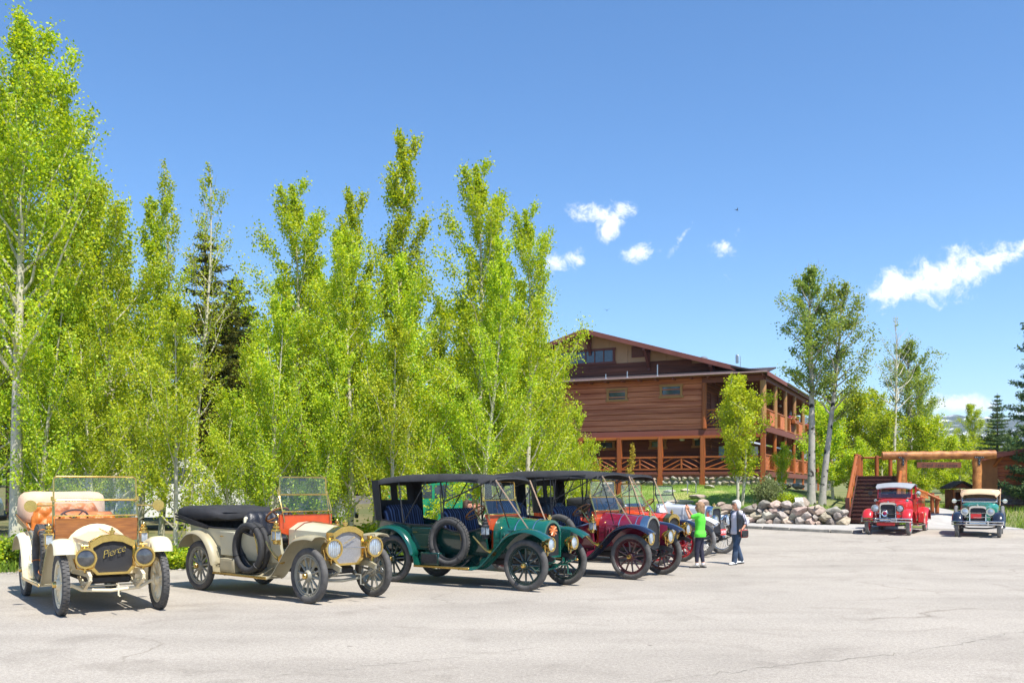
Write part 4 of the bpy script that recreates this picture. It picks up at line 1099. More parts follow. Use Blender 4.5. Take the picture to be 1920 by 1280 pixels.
    for (x, hb, ht, zb, zt) in top:
        t = .035; hm = lerp(hb, ht, .6); zm = lerp(zb, zt, .45)
        rings.append([Vector((x, y, z)) for y, z in ((-ht, zt), (-hm - .02, zm), (-hb, zb), (hb, zb), (hm + .02, zm), (ht, zt), (ht - t, zt), (hm - t, zm), (hb - t, zb + .10), (-hb + t, zb + .10), (-hm + t, zm), (-ht + t, zt))])
    MB().loft(rings).obj('body', paint, car, 34)
    for s in (-1, 1):       # beading along the top edge
        MB().tube([(r[0], s * r[2], r[4] + .004) for r in top], .016, 6).obj('edge_bead', P.get('bead_mat', seatm), car)
        # doors, proud of the body side
        for (xa, xb) in P.get('doors', ((bx - 1.20, bx - 1.68),)):
            yy = s * .645
            dr = MB(); dr.box(((xa + xb) / 2, yy + s * .022, .90), (abs(xb - xa), .03, .44), .012, Matrix.Rotation(-s * .06, 4, 'X'))
            dd = dr.obj('door', paint, car)
            hd = MB(); hd.tube([(xb + .06, yy + s * .04, 1.03), (xb + .06, yy + s * .075, 1.03), (xb + .16, yy + s * .075, 1.03)], .009, 6); hd.obj('handle', lamp, dd)
            hg = MB()
            for zz in (.78, 1.0): hg.tube([(xa, yy + s * .04, zz - .04), (xa, yy + s * .04, zz + .04)], .012, 6)
            hg.obj('hinge', lamp, dd)
    # seats
    def seat(name, xb, hw, zc, z1_, style):
        m = MB(); m.box((xb + .28, 0, zc), (.56, hw * 2, .16), .05); backrest(m, xb, hw, zc, z1_, style=style, n=64 if style == 'tuft' else 48, rows=22 if style == 'tuft' else 10)
        return m.obj(name, seatm, car, 60)
    st_ = P.get('seat_style', 'pleat')
    seat('front_seat', bx - .98, .56, .98, P.get('seat_z1', 1.42), st_)
    seat('rear_seat', -wb - .22, .58, 1.0, P.get('seat_z2', 1.50), st_)
    MB().box((bx - 1.09, 0, 1.08), (.06, 1.14, .62), .03).obj('seat_back_panel', P.get('back_mat', paint), car)
    # steering wheel on the right-hand side
    sw = MB(); c = Vector((bx - .50, -.26, 1.42)); ax_ = Vector((-.62, 0, .78)).normalized(); u = Vector((0, 1, 0)); w = ax_.cross(u)
    sw.tube([c + (u * math.cos(2 * PI * k / 28) + w * math.sin(2 * PI * k / 28)) * .215 for k in range(28)], .017, 8, closed=True)
    for k in range(4):
        a = 2 * PI * k / 4 + .6; sw.tube([c - ax_ * .03, c + (u * math.cos(a) + w * math.sin(a)) * .205], .011, 6)
    sw_o = sw.obj('steering_wheel', P.get('wheel_rim_mat', wood_dash), car)
    MB().tube([c + ax_ * .01, c - ax_ * .65], .022, 8).obj('steering_column', lamp, sw_o)
    # mudguards and running boards
    zb = .37
    for s in (-1, 1):
        if flat and P.get('curl'): pf = [(-1.02, zb), (-.86, zb + .10), (-.48, .88), (-.30, 1.04), (-.10, 1.11), (.08, 1.13), (.20, 1.10), (.27, 1.02), (.29, .93)]
        elif flat: pf = [(-1.02, zb), (-.86, zb + .10), (-.48, .90), (-.30, 1.05), (-.10, 1.10), (.10, 1.115), (.26, 1.10)]
        else: pf = [(-1.22, zb), (-1.02, zb + .03), (-.82, zb + .19), (-.60, .78), (-.36, 1.0), (-.05, 1.10), (.22, 1.08), (.42, 1.00), (.50, .95)]
        yo = hy + .145; yi = hy - .17
        f1 = MB(); sm = fender(f1, [(a, b * (Rr / .47)) if b > zb + .01 else (a, b) for a, b in pf], s * yi, s * yo)
        # inner valance down to the frame
        val = [Vector((p.x, s * yi, p.z - .01)) for p in sm if p.x < (.20 if flat else .25)]
        low = [Vector((val[-1].x, s * .43, .66)), Vector((-.3, s * .43, .63)), Vector((-1.0, s * .44, .60))]
        rings = []
        for k in range(len(val)):
            q = Vector((val[k].x, s * .44, max(.58, min(.66, val[k].z - .02))))
            rings.append([val[k], q, q + Vector((0, s * .01, 0)), val[k] + Vector((0, s * .01, 0))])
        fo_ = f1.obj('fender', fm, car, 50)
        MB().loft(rings).obj('valance', P.get('apron_mat', fm), fo_, 50)
        pr = [(-wb + .64, zb), (-wb + .60, zb + .16), (-wb + .50, .78), (-wb + .30, 1.0), (-wb + .05, 1.10), (-wb - .25, 1.08), (-wb - .48, .94), (-wb - .60, .78)]
        f2 = MB(); fender(f2, [(a, b * (Rr / .47)) if b > zb + .01 else (a, b) for a, b in pr], s * yi, s * yo); f2.obj('fender', fm, car, 50)
        x0 = -wb + .66; x1 = -1.0 if flat else -1.2
        rb = MB().box(((x0 + x1) / 2, s * (hy - .01), zb - .005), (x1 - x0, .31, .03), .008).obj('running_board', P.get('board_mat', fm), car)
        MB().box(((x0 + x1) / 2, s * (hy + .15), zb), (x1 - x0, .018, .045), .006).obj('board_edge', brass, rb)
        MB().prism([(x0, s * .45, zb), (x1, s * .45, zb), (x1 - .05, s * .43, .60), (x0, s * .43, .60)], (0, s * .012, 0)).obj('splash_apron', P.get('apron_mat', fm), car)
        for xb_ in (lerp(x0, x1, .2), lerp(x0, x1, .8)):
            MB().bar((xb_, s * .4, .55), (xb_, s * (hy + .12), zb - .03), .03, .02).obj('board_bracket', chm, rb)
        bxm = MB().box((x0 + .34, s * (hy - .03), zb + .145), (.46, .22, .25), .012)
        tb = bxm.obj('tool_box', P.get('box_mat', fm), car); MB().box((x0 + .34, s * (hy + .083), zb + .15), (.38, .01, .17), .004).obj('box_panel', P.get('board_mat', fm), tb)
    # head lamps
    hr = P.get('hr', .165); hz = P.get('hz', .86); hx = P.get('hx', .26); hyy = P.get('hy', .40)
    for s in (-1, 1):
        m = MB()
        if P.get('lamp_shape', 'drum') == 'drum': prof = [(-.20, .02), (-.19, hr * .62), (-.14, hr * .80), (-.02, hr * .92), (.0, hr), (.035, hr * 1.06), (.05, hr * 1.04), (.05, hr * .88), (.03, hr * .86)]
        else: prof = [(-.18, .02), (-.16, hr * .45), (-.11, hr * .72), (-.04, hr * .92), (.02, hr * 1.02), (.05, hr * 1.0), (.05, hr * .86), (.03, hr * .84)]
        m.lathe(prof, (hx, s * hyy, hz), (1, 0, 0), 28)
        if P.get('lamp_shape', 'drum') == 'drum':
            m.tube([(hx - .10, s * hyy, hz + hr * .8), (hx - .10, s * hyy, hz + hr * 1.12)], [.045, .05], 12)
            m.tube([(hx - .03, s * hyy - .05, hz + hr), (hx - .03, s * hyy - .05, hz + hr * 1.25), (hx - .03, s * hyy + .05, hz + hr * 1.25), (hx - .03, s * hyy + .05, hz + hr)], .008, 6)
        m.tube([(hx - .05, s * hyy, hz - hr), (hx - .05, s * hyy, hz - hr - .06), (hx - .12, s * .385, .62)], .018, 8)
        m.tube([(hx - .02, s * hyy - hr - .015, hz), (hx - .03, s * hyy - hr * .8, hz - hr), (hx - .05, s * hyy, hz - hr - .03), (hx - .03, s * hyy + hr * .8, hz - hr), (hx - .02, s * hyy + hr + .015, hz)], .012, 6)
        h = m.obj('headlight', lamp, car, 35)
        l = MB(); l.lathe([(.028, hr * .87), (.045, hr * .6), (.052, .001)], (hx, s * hyy, hz), (1, 0, 0), 24)
        lo = l.obj('lens', P.get('lens_mat', lens_glass), h, 60)
        if P.get('ribs'):
            rb = MB()
            for k in range(-3, 4):
                yy = k * hr * .24; zz = math.sqrt(max(0, (hr * .86) ** 2 - yy * yy))
                rb.tube([(hx + .052 - abs(k) * .004, s * hyy + yy, hz - zz), (hx + .056 - abs(k) * .004, s * hyy + yy, hz + zz)], .006, 4)
            rb.obj('lens_ribs', silver, h)
    if P.get('tie_bar'): MB().tube([(hx, -hyy + hr, hz), (hx, hyy - hr, hz)], .010, 6).obj('lamp_tie_bar', silver, car)
    # side lamps beside the dash
    for s in (-1, 1):
        m = MB(); x, y, z = bx + .02, s * (dw + .10), P.get('slz', 1.10)
        m.lathe([(-.16, .03), (-.15, .055), (-.11, .055), (-.10, .075), (-.09, .075)], (x, y, z), (0, 0, 1), 12)
        for k in range(4):
            a = PI / 4 + PI / 2 * k; m.tube([(x + .075 * math.cos(a), y + .075 * math.sin(a), z - .09), (x + .075 * math.cos(a), y + .075 * math.sin(a), z + .07)], .008, 6)
        m.lathe([(.07, .085), (.09, .085), (.12, .05), (.13, .06), (.15, .06), (.17, .035), (.19, .045), (.205, .045), (.225, .02), (.25, .012), (.255, .001)], (x, y, z), (0, 0, 1), 12)
        m.tube([(x, y, z - .14), (x - .02, s * dw, z - .16), (x - .03, s * dw, z - .10)], .014, 6)
        sl = m.obj('side_lamp', P.get('side_mat', lamp), car)
        MB().box((x, y, z - .01), (.115, .115, .155), .01).obj('lamp_glass', lens_glass, sl)
    # windscreen
    wk = P.get('screen', 'split'); ww = P.get('ww', .53)
    if wk != 'none':
        sb = P.get('sb', dz); st2 = P.get('st', 2.02); sm_ = P.get('sm', 1.70); fm_ = P.get('screen_mat', brass)
        xb = bx + .02 if wk == 'split' else bx - .05; xt = bx - .10
        def pane(m, a, b, hw):   # frame round a pane between a (x,z) and b
            q = [(a[0], -hw, a[1]), (b[0], -hw, b[1]), (b[0], hw, b[1]), (a[0], hw, a[1])]
            m.tube([Vector(q[0]), Vector(q[1]) - (Vector(q[1]) - Vector(q[0])).normalized() * .05, Vector(q[1]) + Vector((0, .015, -.015)), Vector(q[1]) + Vector((0, .05, 0)), Vector(q[2]) - Vector((0, .05, 0)), Vector(q[2]) + Vector((0, -.015, -.015)), Vector(q[2]) - (Vector(q[2]) - Vector(q[3])).normalized() * .05, Vector(q[3])], .013, 8)
            m.tube([q[3], q[0]], .013, 8)
            return q
        ws = MB(); q1 = pane(ws, (xt, sm_), (xt - .01, st2), ww)
        q2 = pane(ws, (xb, sb), (xt + .003, sm_ - .012), ww + (.03 if wk == 'split' else 0))
        for s in (-1, 1):
            ws.tube([(xt, s * (ww + .02), sm_ - .02), (xt, s * (ww + .02), sm_ + .05)], .022, 8)
            ws.tube([(xt - .02, s * (ww + .01), sm_ + .12), (xb + .02, s * (ww + .0), dz - .15)] if wk == 'split' else [(xt, s * (ww + .015), sm_), (bx - .02, s * (ww + .02), dz - .30)], .011, 6)
        fo = ws.obj('windscreen_frame', fm_, car)
        for q in (q1, q2):
            g = MB(); n_ = (Vector(q[1]) - Vector(q[0])).cross(Vector((0, 1, 0))).normalized() * .004
            g.prism([Vector(p) * .5 + Vector(p) * .5 for p in q], n_); g.obj('pane', glass_clear, fo, None)
        if P.get('screen_mirror'): MB().box((xt - .03, 0, st2 - .045), (.03, .14, .05), .008).obj('mirror', dark_iron, fo)
    # spare tyres on the right-hand running board
    sx = P.get('spare_x', -1.62); n_sp = P.get('spares', 0)
    for k in range(n_sp):
        t = MB(); prof = []; ro = Rr - .005; ri = ro - .115
        yy = -(hy + .02 - k * .125)
        for j in range(14):
            a = 2 * PI * j / 14; prof.append((.055 * math.copysign(abs(math.sin(a)) ** .8, math.sin(a)), (ro + ri) / 2 + (ro - ri) / 2 * math.cos(a)))
        cz = zb + .02 + ro
        t.lathe(prof, (sx, yy, cz), (0, 1, 0), 40, loop=True)
        if P.get('spare_blocks'):
            for i in range(46):
                for s_ in (-1, 1):
                    a = 2 * PI * (i + (.5 if s_ > 0 else 0)) / 46; M = Matrix.Rotation(a, 4, 'Y')
                    t.box(Vector((sx, yy, cz)) + M @ Vector((0, s_ * .027, ro)), (.044, .04, .012), 0, M)
        so = t.obj('spare_tyre', P.get('spare_mat', rubber), car, 50)
        if P.get('spare_rim'): MB().lathe([(-.035, ri + .012), (-.03, ri - .03), (.03, ri - .03), (.035, ri + .012)], (sx, yy, cz), (0, 1, 0), 40, loop=True).obj('rim', P['spare_rim'], so)
        for a in (.6, 2.4, 4.3):
            c = Vector((sx + math.sin(a) * (ro + ri) / 2, yy, cz + math.cos(a) * (ro + ri) / 2)); d_ = Vector((math.sin(a), 0, math.cos(a)))
            MB().tube([c + (d_ * math.cos(2 * PI * j / 14) + Vector((0, 1, 0)) * math.sin(2 * PI * j / 14)) * .064 for j in range(14)], .009, 5, closed=True).obj('strap', P.get('strap_mat', dark_iron), so)
    # levers and horn on the right-hand side
    for k, (lx, mt) in enumerate(((bx - .42, brass), (bx - .50, brass))):
        MB().tube([(lx, -.64, .60), (lx - .04, -.68, .95), (lx - .10, -.70, 1.18)], [.016, .013, .012], 6).obj('lever', mt, car)
    if P.get('horn', True):
        hn = MB(); pth = [(bx - .25, -.68, .98), (bx - .1, -.70, .86), (bx + .05, -.70, .74), (bx + .16, -.71, .70), (bx + .26, -.71, .70)]
        hn.tube(pth, [.015, .018, .022, .035, .085], 12); hn.obj('horn', brass, car)
    # top: folded or raised
    if P.get('top') == 'folded':
        zt = P.get('fold_z', 1.50); fdx = P.get('fold_dx', 0); xe = -wb - .72
        rings = []
        for (x, hw, za, zb_) in ((-wb + .42, .60, 1.28, zt - .12), (-wb + .25, .70, 1.24, zt - .02), (-wb - .15, .74, 1.22, zt), (-wb - .50, .74, 1.22, zt), (xe, .72, 1.25, zt - .01), (xe - .14, .66, 1.32, zt - .06)):
            ring = []; x = x if not fdx else lerp(-wb - .30, -wb - .98, (-wb + .42 - x) / 1.28)
            za += P.get('fold_b', 0)
            for k in range(20):
                a = 2 * PI * k / 20; ca, sa = math.cos(a), math.sin(a)
                ring.append(Vector((x + .02 * math.sin(5 * a + x * 9), hw * math.copysign(abs(ca) ** .32, ca), (za + zb_) / 2 + (zb_ - za) / 2 * math.copysign(abs(sa) ** .42, sa) + .012 * math.sin(7 * a + x * 11))))
            rings.append(ring)
        ft = MB().loft(rings).obj('folded_top', cloth, car, 70)
        for s in (-1, 1):
            for k in range(3):
                MB().bar((-wb + .28, s * (.70 + k * .012), 1.16 + k * .02), (xe - .06, s * (.74 + k * .012), 1.30 + k * .055), .014, .035).obj('top_bow', P.get('bow_mat', dark_iron), ft)
    elif P.get('top') == 'raised':
        H = P.get('top_z', 2.20); xf = P.get('top_front', bx + .22); xr = -wb - .62
        stns = [(xf, H - .10, .62), (xf - .05, H - .055, .64), (lerp(xf, xr, .25), H - .005, .69), (lerp(xf, xr, .5), H + .01, .71), (lerp(xf, xr, .75), H - .0, .71), (lerp(xf, xr, .93), H - .05, .69), (xr, H - .13, .67)]
        rings = []
        for (x, z, hw) in stns:
            up = []; dn = []
            for k in range(13):
                s = -1 + k / 6
                e = max(0, abs(s) - .82) / .18
                zz = z - .05 * s * s - .10 * e
                up.append(Vector((x, hw * min(1, abs(s) * 1.06) * (1 if s > 0 else -1) if s else 0, zz))); dn.append(up[-1] - Vector((0, 0, .012)))
            rings.append(up + dn[::-1])
        ct = MB().loft(rings).obj('raised_top', cloth, car, 50)
        # back curtain with two windows, and the quarter pieces
        bc = MB(); zt_, zb_ = H - .13, 1.24
        def bx_at(z): return lerp(xr, -wb - .52, (zt_ - z) / (zt_ - zb_))
        for (ya, yb, za, zc2) in ((-.67, .67, zb_, 1.66), (-.67, .67, 1.96, zt_), (-.67, -.42, 1.66, 1.96), (-.10, .10, 1.66, 1.96), (.42, .67, 1.66, 1.96)):
            bc.prism([(bx_at(za), ya, za), (bx_at(za), yb, za), (bx_at(zc2), yb, zc2), (bx_at(zc2), ya, zc2)], (-.012, 0, 0))
        bc.obj('back_curtain', cloth, ct, None)
        for s in (-1, 1):
            MB().prism([(xr, s * .665, zt_), (xr + .20, s * .69, H - .12), (-wb - .34, s * .67, 1.24), (-wb - .52, s * .63, 1.24)], (0, s * .012, 0)).obj('quarter_curtain', cloth, ct, None)
            pv = (-wb + .25, s * .69, 1.19); p2 = (bx - 1.02, s * .68, 1.18)
            for a, b in ((pv, (-wb + .12, s * .69, H - .13)), (pv, (lerp(xf, xr, .52), s * .69, H - .12)), (p2, (lerp(xf, xr, .36), s * .68, H - .13)), (p2, (bx - 1.05, s * .68, H - .12)), ((lerp(xf, xr, .52), s * .69, H - .14), (lerp(xf, xr, .12), s * .66, H - .12)), ((bx - 1.0, s * .68, 1.62), (xf - .10, s * .64, H - .14))):
                MB().tube([a, b], .014, 6).obj('top_bow', P.get('bow_mat', dark_iron), ct)
            MB().bar((xf + .0, s * .60, H - .13), (P.get('strap_x', -.18), s * .36, P.get('strap_z', 1.14)), .022, .006, up=(0, 1, 0)).obj('strap', P.get('top_strap_mat', tan_cloth), ct)
            MB().bar((xf - .02, s * .62, H - .13), (bx * .62, s * (rw + .06), 1.14), .020, .006, up=(0, 1, 0)).obj('strap', black_leather, ct)
        for x_ in (xf - .04, lerp(xf, xr, .36), lerp(xf, xr, .52)):
            MB().tube([(x_, -.64, H - .15), (x_, -.5, H - .09), (x_, 0, H - .06), (x_, .5, H - .09), (x_, .64, H - .15)], .016, 6).obj('top_bow', P.get('bow_mat', dark_iron), ct)
    if P.get('mirrors'):
        for s in (-1, 1):
            m = MB(); m.tube([(bx - .07, s * ww, 1.63), (bx - .05, s * (ww + .30), 1.62)], .012, 6); m.lathe([(-.03, .01), (-.02, .075), (.01, .095), (.02, .095), (.021, .001)], (bx - .05, s * (ww + .34), 1.62), (1, 0, 0), 18); m.obj('mirror', brass, car)
    if P.get('plate'):
        pl = MB().box((.40, P.get('plate_y', 0), .66), (.012, .34, .17), .004).obj('licence_plate', plate_red, car)
        text_mesh('plate_lettering', P['plate'], .115, plate_white, pl, Matrix.Translation((.409, P.get('plate_y', 0), .66)) @ Matrix.Rotation(R(90), 4, 'Z') @ Matrix.Rotation(R(90), 4, 'X'), 0, .002, .9)
    return car

def place(fn, ff, rn):
    """origin (middle of the front axle) and heading from the pixels of wheel contact points"""
    def g(p):
        d = EYE * F / (p[1] - HZ)
        for _ in range(6):
            z = lot_z((p[0] - 960) / F * d, d); d = (EYE - z) * F / (p[1] - HZ)
        return Vector(((p[0] - 960) / F * d, d, lot_z((p[0] - 960) / F * d, d)))
    return g(fn), g(ff), (g(rn) if rn else None)

def paint_mat(name, c, coat=.8, rough=.3, var=.06):
    return mat(name, c, rough, 0, var, 2.5, coat=coat)
cream = paint_mat('cream_paint', '#eaddb8')
cream_wheel = paint_mat('cream_wheel_paint', '#e6d7b4', .3, .4)
sage = paint_mat('sage_paint', '#bfb99e', .5, .35)
sage_dusty = mat('dusty_sage_paint', '#a59b7e', .45, 0, .1, 4, coat=.25)
sage_wheel = mat('sage_wheel_paint', '#8f8b7c', .5, 0, .12, 6)
green = paint_mat('green_paint', (.007, .108, .078), 1.0, .2)
green_mid = paint_mat('green_fender_paint', (.005, .072, .052), 1.0, .2)
green_dark = paint_mat('dark_green_paint', (.005, .042, .034), 1.0, .2)
maroon = paint_mat('maroon_paint', (.17, .012, .032), 1.0, .2)
black_blue = paint_mat('blue_black_paint', (.010, .012, .028), 1.0, .2)
maroon_wheel = paint_mat('maroon_wheel_paint', (.075, .02, .022), .6, .35)
red_orange = paint_mat('red_orange_paint', (.62, .055, .012), 1.0, .22)
red_wheel = paint_mat('red_wheel_paint', (.50, .015, .03), .8, .3)
silver_paint = paint_mat('silver_paint', (.50, .51, .54), .6, .28)
white_paint = paint_mat('white_paint', (.78, .78, .77), .7, .25)

def row_car(label, fn, ff, rz_deg, P):
    a, b, _ = place(fn, ff, None)
    c = (a + b) / 2
    return veteran_car(label, (c.x, c.y, c.z), R(rz_deg), P)

row_car('cream touring car with orange tufted seats, brass lamps and folded tan top', (109, 1154), (302, 1140), -55,
        dict(paint=cream, wheel_mat=cream_wheel, wb=3.30, tr=1.42, R=.465, fenders='flat', radiator='oct', rw=.325, rz0=.585, rz1=1.20, script='Pierce', lens_mat=lens_dark, cap_mat=brass, blocks=True, tyre_mat=rubber_dusty,
             hump=True, hr=.148, hz=.86, hx=.27, hy=.42, seat=orange_leather, seat_style='tuft', back_mat=orange_leather, screen='upright', ww=.63, dash_w=.62, dash_z=1.44, sb=1.46, sm=1.72, st=2.09,
             curl=True, fold_dx=1, top='folded', cloth=tan_cloth, fold_z=1.84, bow_mat=wood_dash, spares=2, spare_blocks=True, spare_x=-1.70, spare_mat=rubber_dusty, strap_mat=orange_leather, mirrors=True, axle_mat=cream_wheel, chassis_mat=cream_wheel, louvres=False, bands=False, seat_z1=1.50, seat_z2=1.66, horn=False, bead_mat=orange_leather, dash_low=1.06))
row_car('sage green touring car with black folded top and paired spare tyres', (582, 1131), (698, 1118), -41,
        dict(paint=sage, fender_mat=sage_dusty, wheel_mat=sage_wheel, wb=3.31, tr=1.38, R=.462, fenders='flat', radiator='oct', rw=.325, rz0=.60, rz1=1.27, core_mat=core_pale, rd=.17, emblem='wing', tyre_mat=rubber_dusty,
             hr=.165, hz=.90, hx=.30, hy=.44, ribs=True, tie_bar=True, dash_mat=orange_dash, dash_z=1.46, screen='split', sb=1.50, sm=1.80, st=2.10, ww=.50, screen_mirror=True, top='folded', cloth=black_cloth, fold_z=1.57, fold_b=.05,
             spares=2, spare_x=-1.72, spare_mat=rubber, board_mat=sage_dusty, axle_mat=sage_wheel, chassis_mat=sage_dusty, louvres=False, bands=True, band_x=(-.80,), band_mat=paint_mat('oxide_band', '#7a3d25'), brise=.05, seat_z1=1.48, seat_z2=1.48))
row_car('dark green touring car with black raised top, between sage and maroon cars', (986, 1108), (1060, 1096), -34,
        dict(paint=green_dark, bonnet_mat=green, fender_mat=green_mid, wheel_mat=paint_mat('black_green_wheel', (.012, .03, .028), .6, .3), wb=3.22, tr=1.42, R=.478, radiator='arch', rw=.30, rz0=.58, rz1=1.30, shell_mat=green, rd=.15, lamp_shape='bullet',
             hr=.135, hz=.86, hx=.34, hy=.42, seat=stripe_seat, dash_mat=orange_dash, dash_z=1.42, screen='split', sb=1.40, sm=1.68, st=2.03, top='raised', top_z=2.19, spares=1, spare_x=-1.78, spare_blocks=True, spare_mat=rubber_dusty, spare_rim=dark_iron, tyre_mat=rubber_dusty,
             doors=((-2.22, -2.75),), emblem='spray', emblem_mat=paint_mat('red_gold_emblem', (.7, .2, .05)), bead_mat=black_leather, seat_z1=1.50, seat_z2=1.56, side_mat=dark_iron, band_mat=silver, axle_mat=green, apron_mat=green_dark, box_mat=green_dark, board_mat=dark_iron))
row_car('maroon touring car with raised black top and blue-black fenders', (1181, 1086), (1243, 1076.5), -35.5,
        dict(paint=maroon, fender_mat=black_blue, wheel_mat=maroon_wheel, wb=3.25, tr=1.42, R=.478, radiator='arch', rw=.30, rz0=.58, rz1=1.32, shell_mat=silver, rd=.16, lamp_shape='bullet', hr=.145, hz=.86, hx=.30, hy=.46,
             seat=stripe_seat, dash_mat=orange_dash, dash_z=1.42, screen='split', sb=1.42, sm=1.72, st=2.06, top='raised', top_z=2.30, spares=1, spare_x=-1.78, spare_mat=rubber_dusty, spare_rim=silver, tyre_mat=rubber_dusty, doors=((-2.22, -2.75),), seat_z1=1.50, seat_z2=1.56, band_mat=silver, board_mat=dark_iron, apron_mat=maroon))
row_car('red-orange touring car with red wheels, behind the maroon car', (1230, 1059), (1279, 1052.5), -36,
        dict(paint=red_orange, fender_mat=black_blue, wheel_mat=red_wheel, wb=3.2, tr=1.40, R=.45, radiator='oct', rw=.30, rz0=.58, rz1=1.26, rd=.14, hr=.14, hz=.86, hx=.28, hy=.44, seat=black_leather, dash_mat=orange_dash, dash_z=1.42,
             screen='split', sb=1.42, sm=1.70, st=2.0, top='raised', top_z=2.30, tyre_mat=rubber_dusty, disc=True, seat_z1=1.48, horn=False, axle_mat=red_wheel, louvres=False))
row_car('silver tourer with chrome lamps, wire wheels and a red front plate', (1316, 1043), (1351, 1038), -36,
        dict(paint=silver_paint, bonnet_mat=silver_paint, fender_mat=white_paint, wheel_mat=silver, wire=True, wb=3.5, tr=1.42, R=.455, radiator='round', rw=.30, rz0=.60, rz1=1.36, shell_mat=chrome, rd=.16, lamp_mat=chrome, lamp_shape='bullet', hr=.15, hz=.98, hx=.28, hy=.40,
             bx=-1.35, dash_mat=white_paint, hump=True, dash_z=1.45, screen='split', sb=1.46, sm=1.68, st=1.92, screen_mat=dark_iron, top='folded', fold_z=1.60, tyre_mat=rubber_grey, plate='C4T8RS', plate_y=-.1, horn=False, louvres=False, trim_mat=chrome, spares=0))

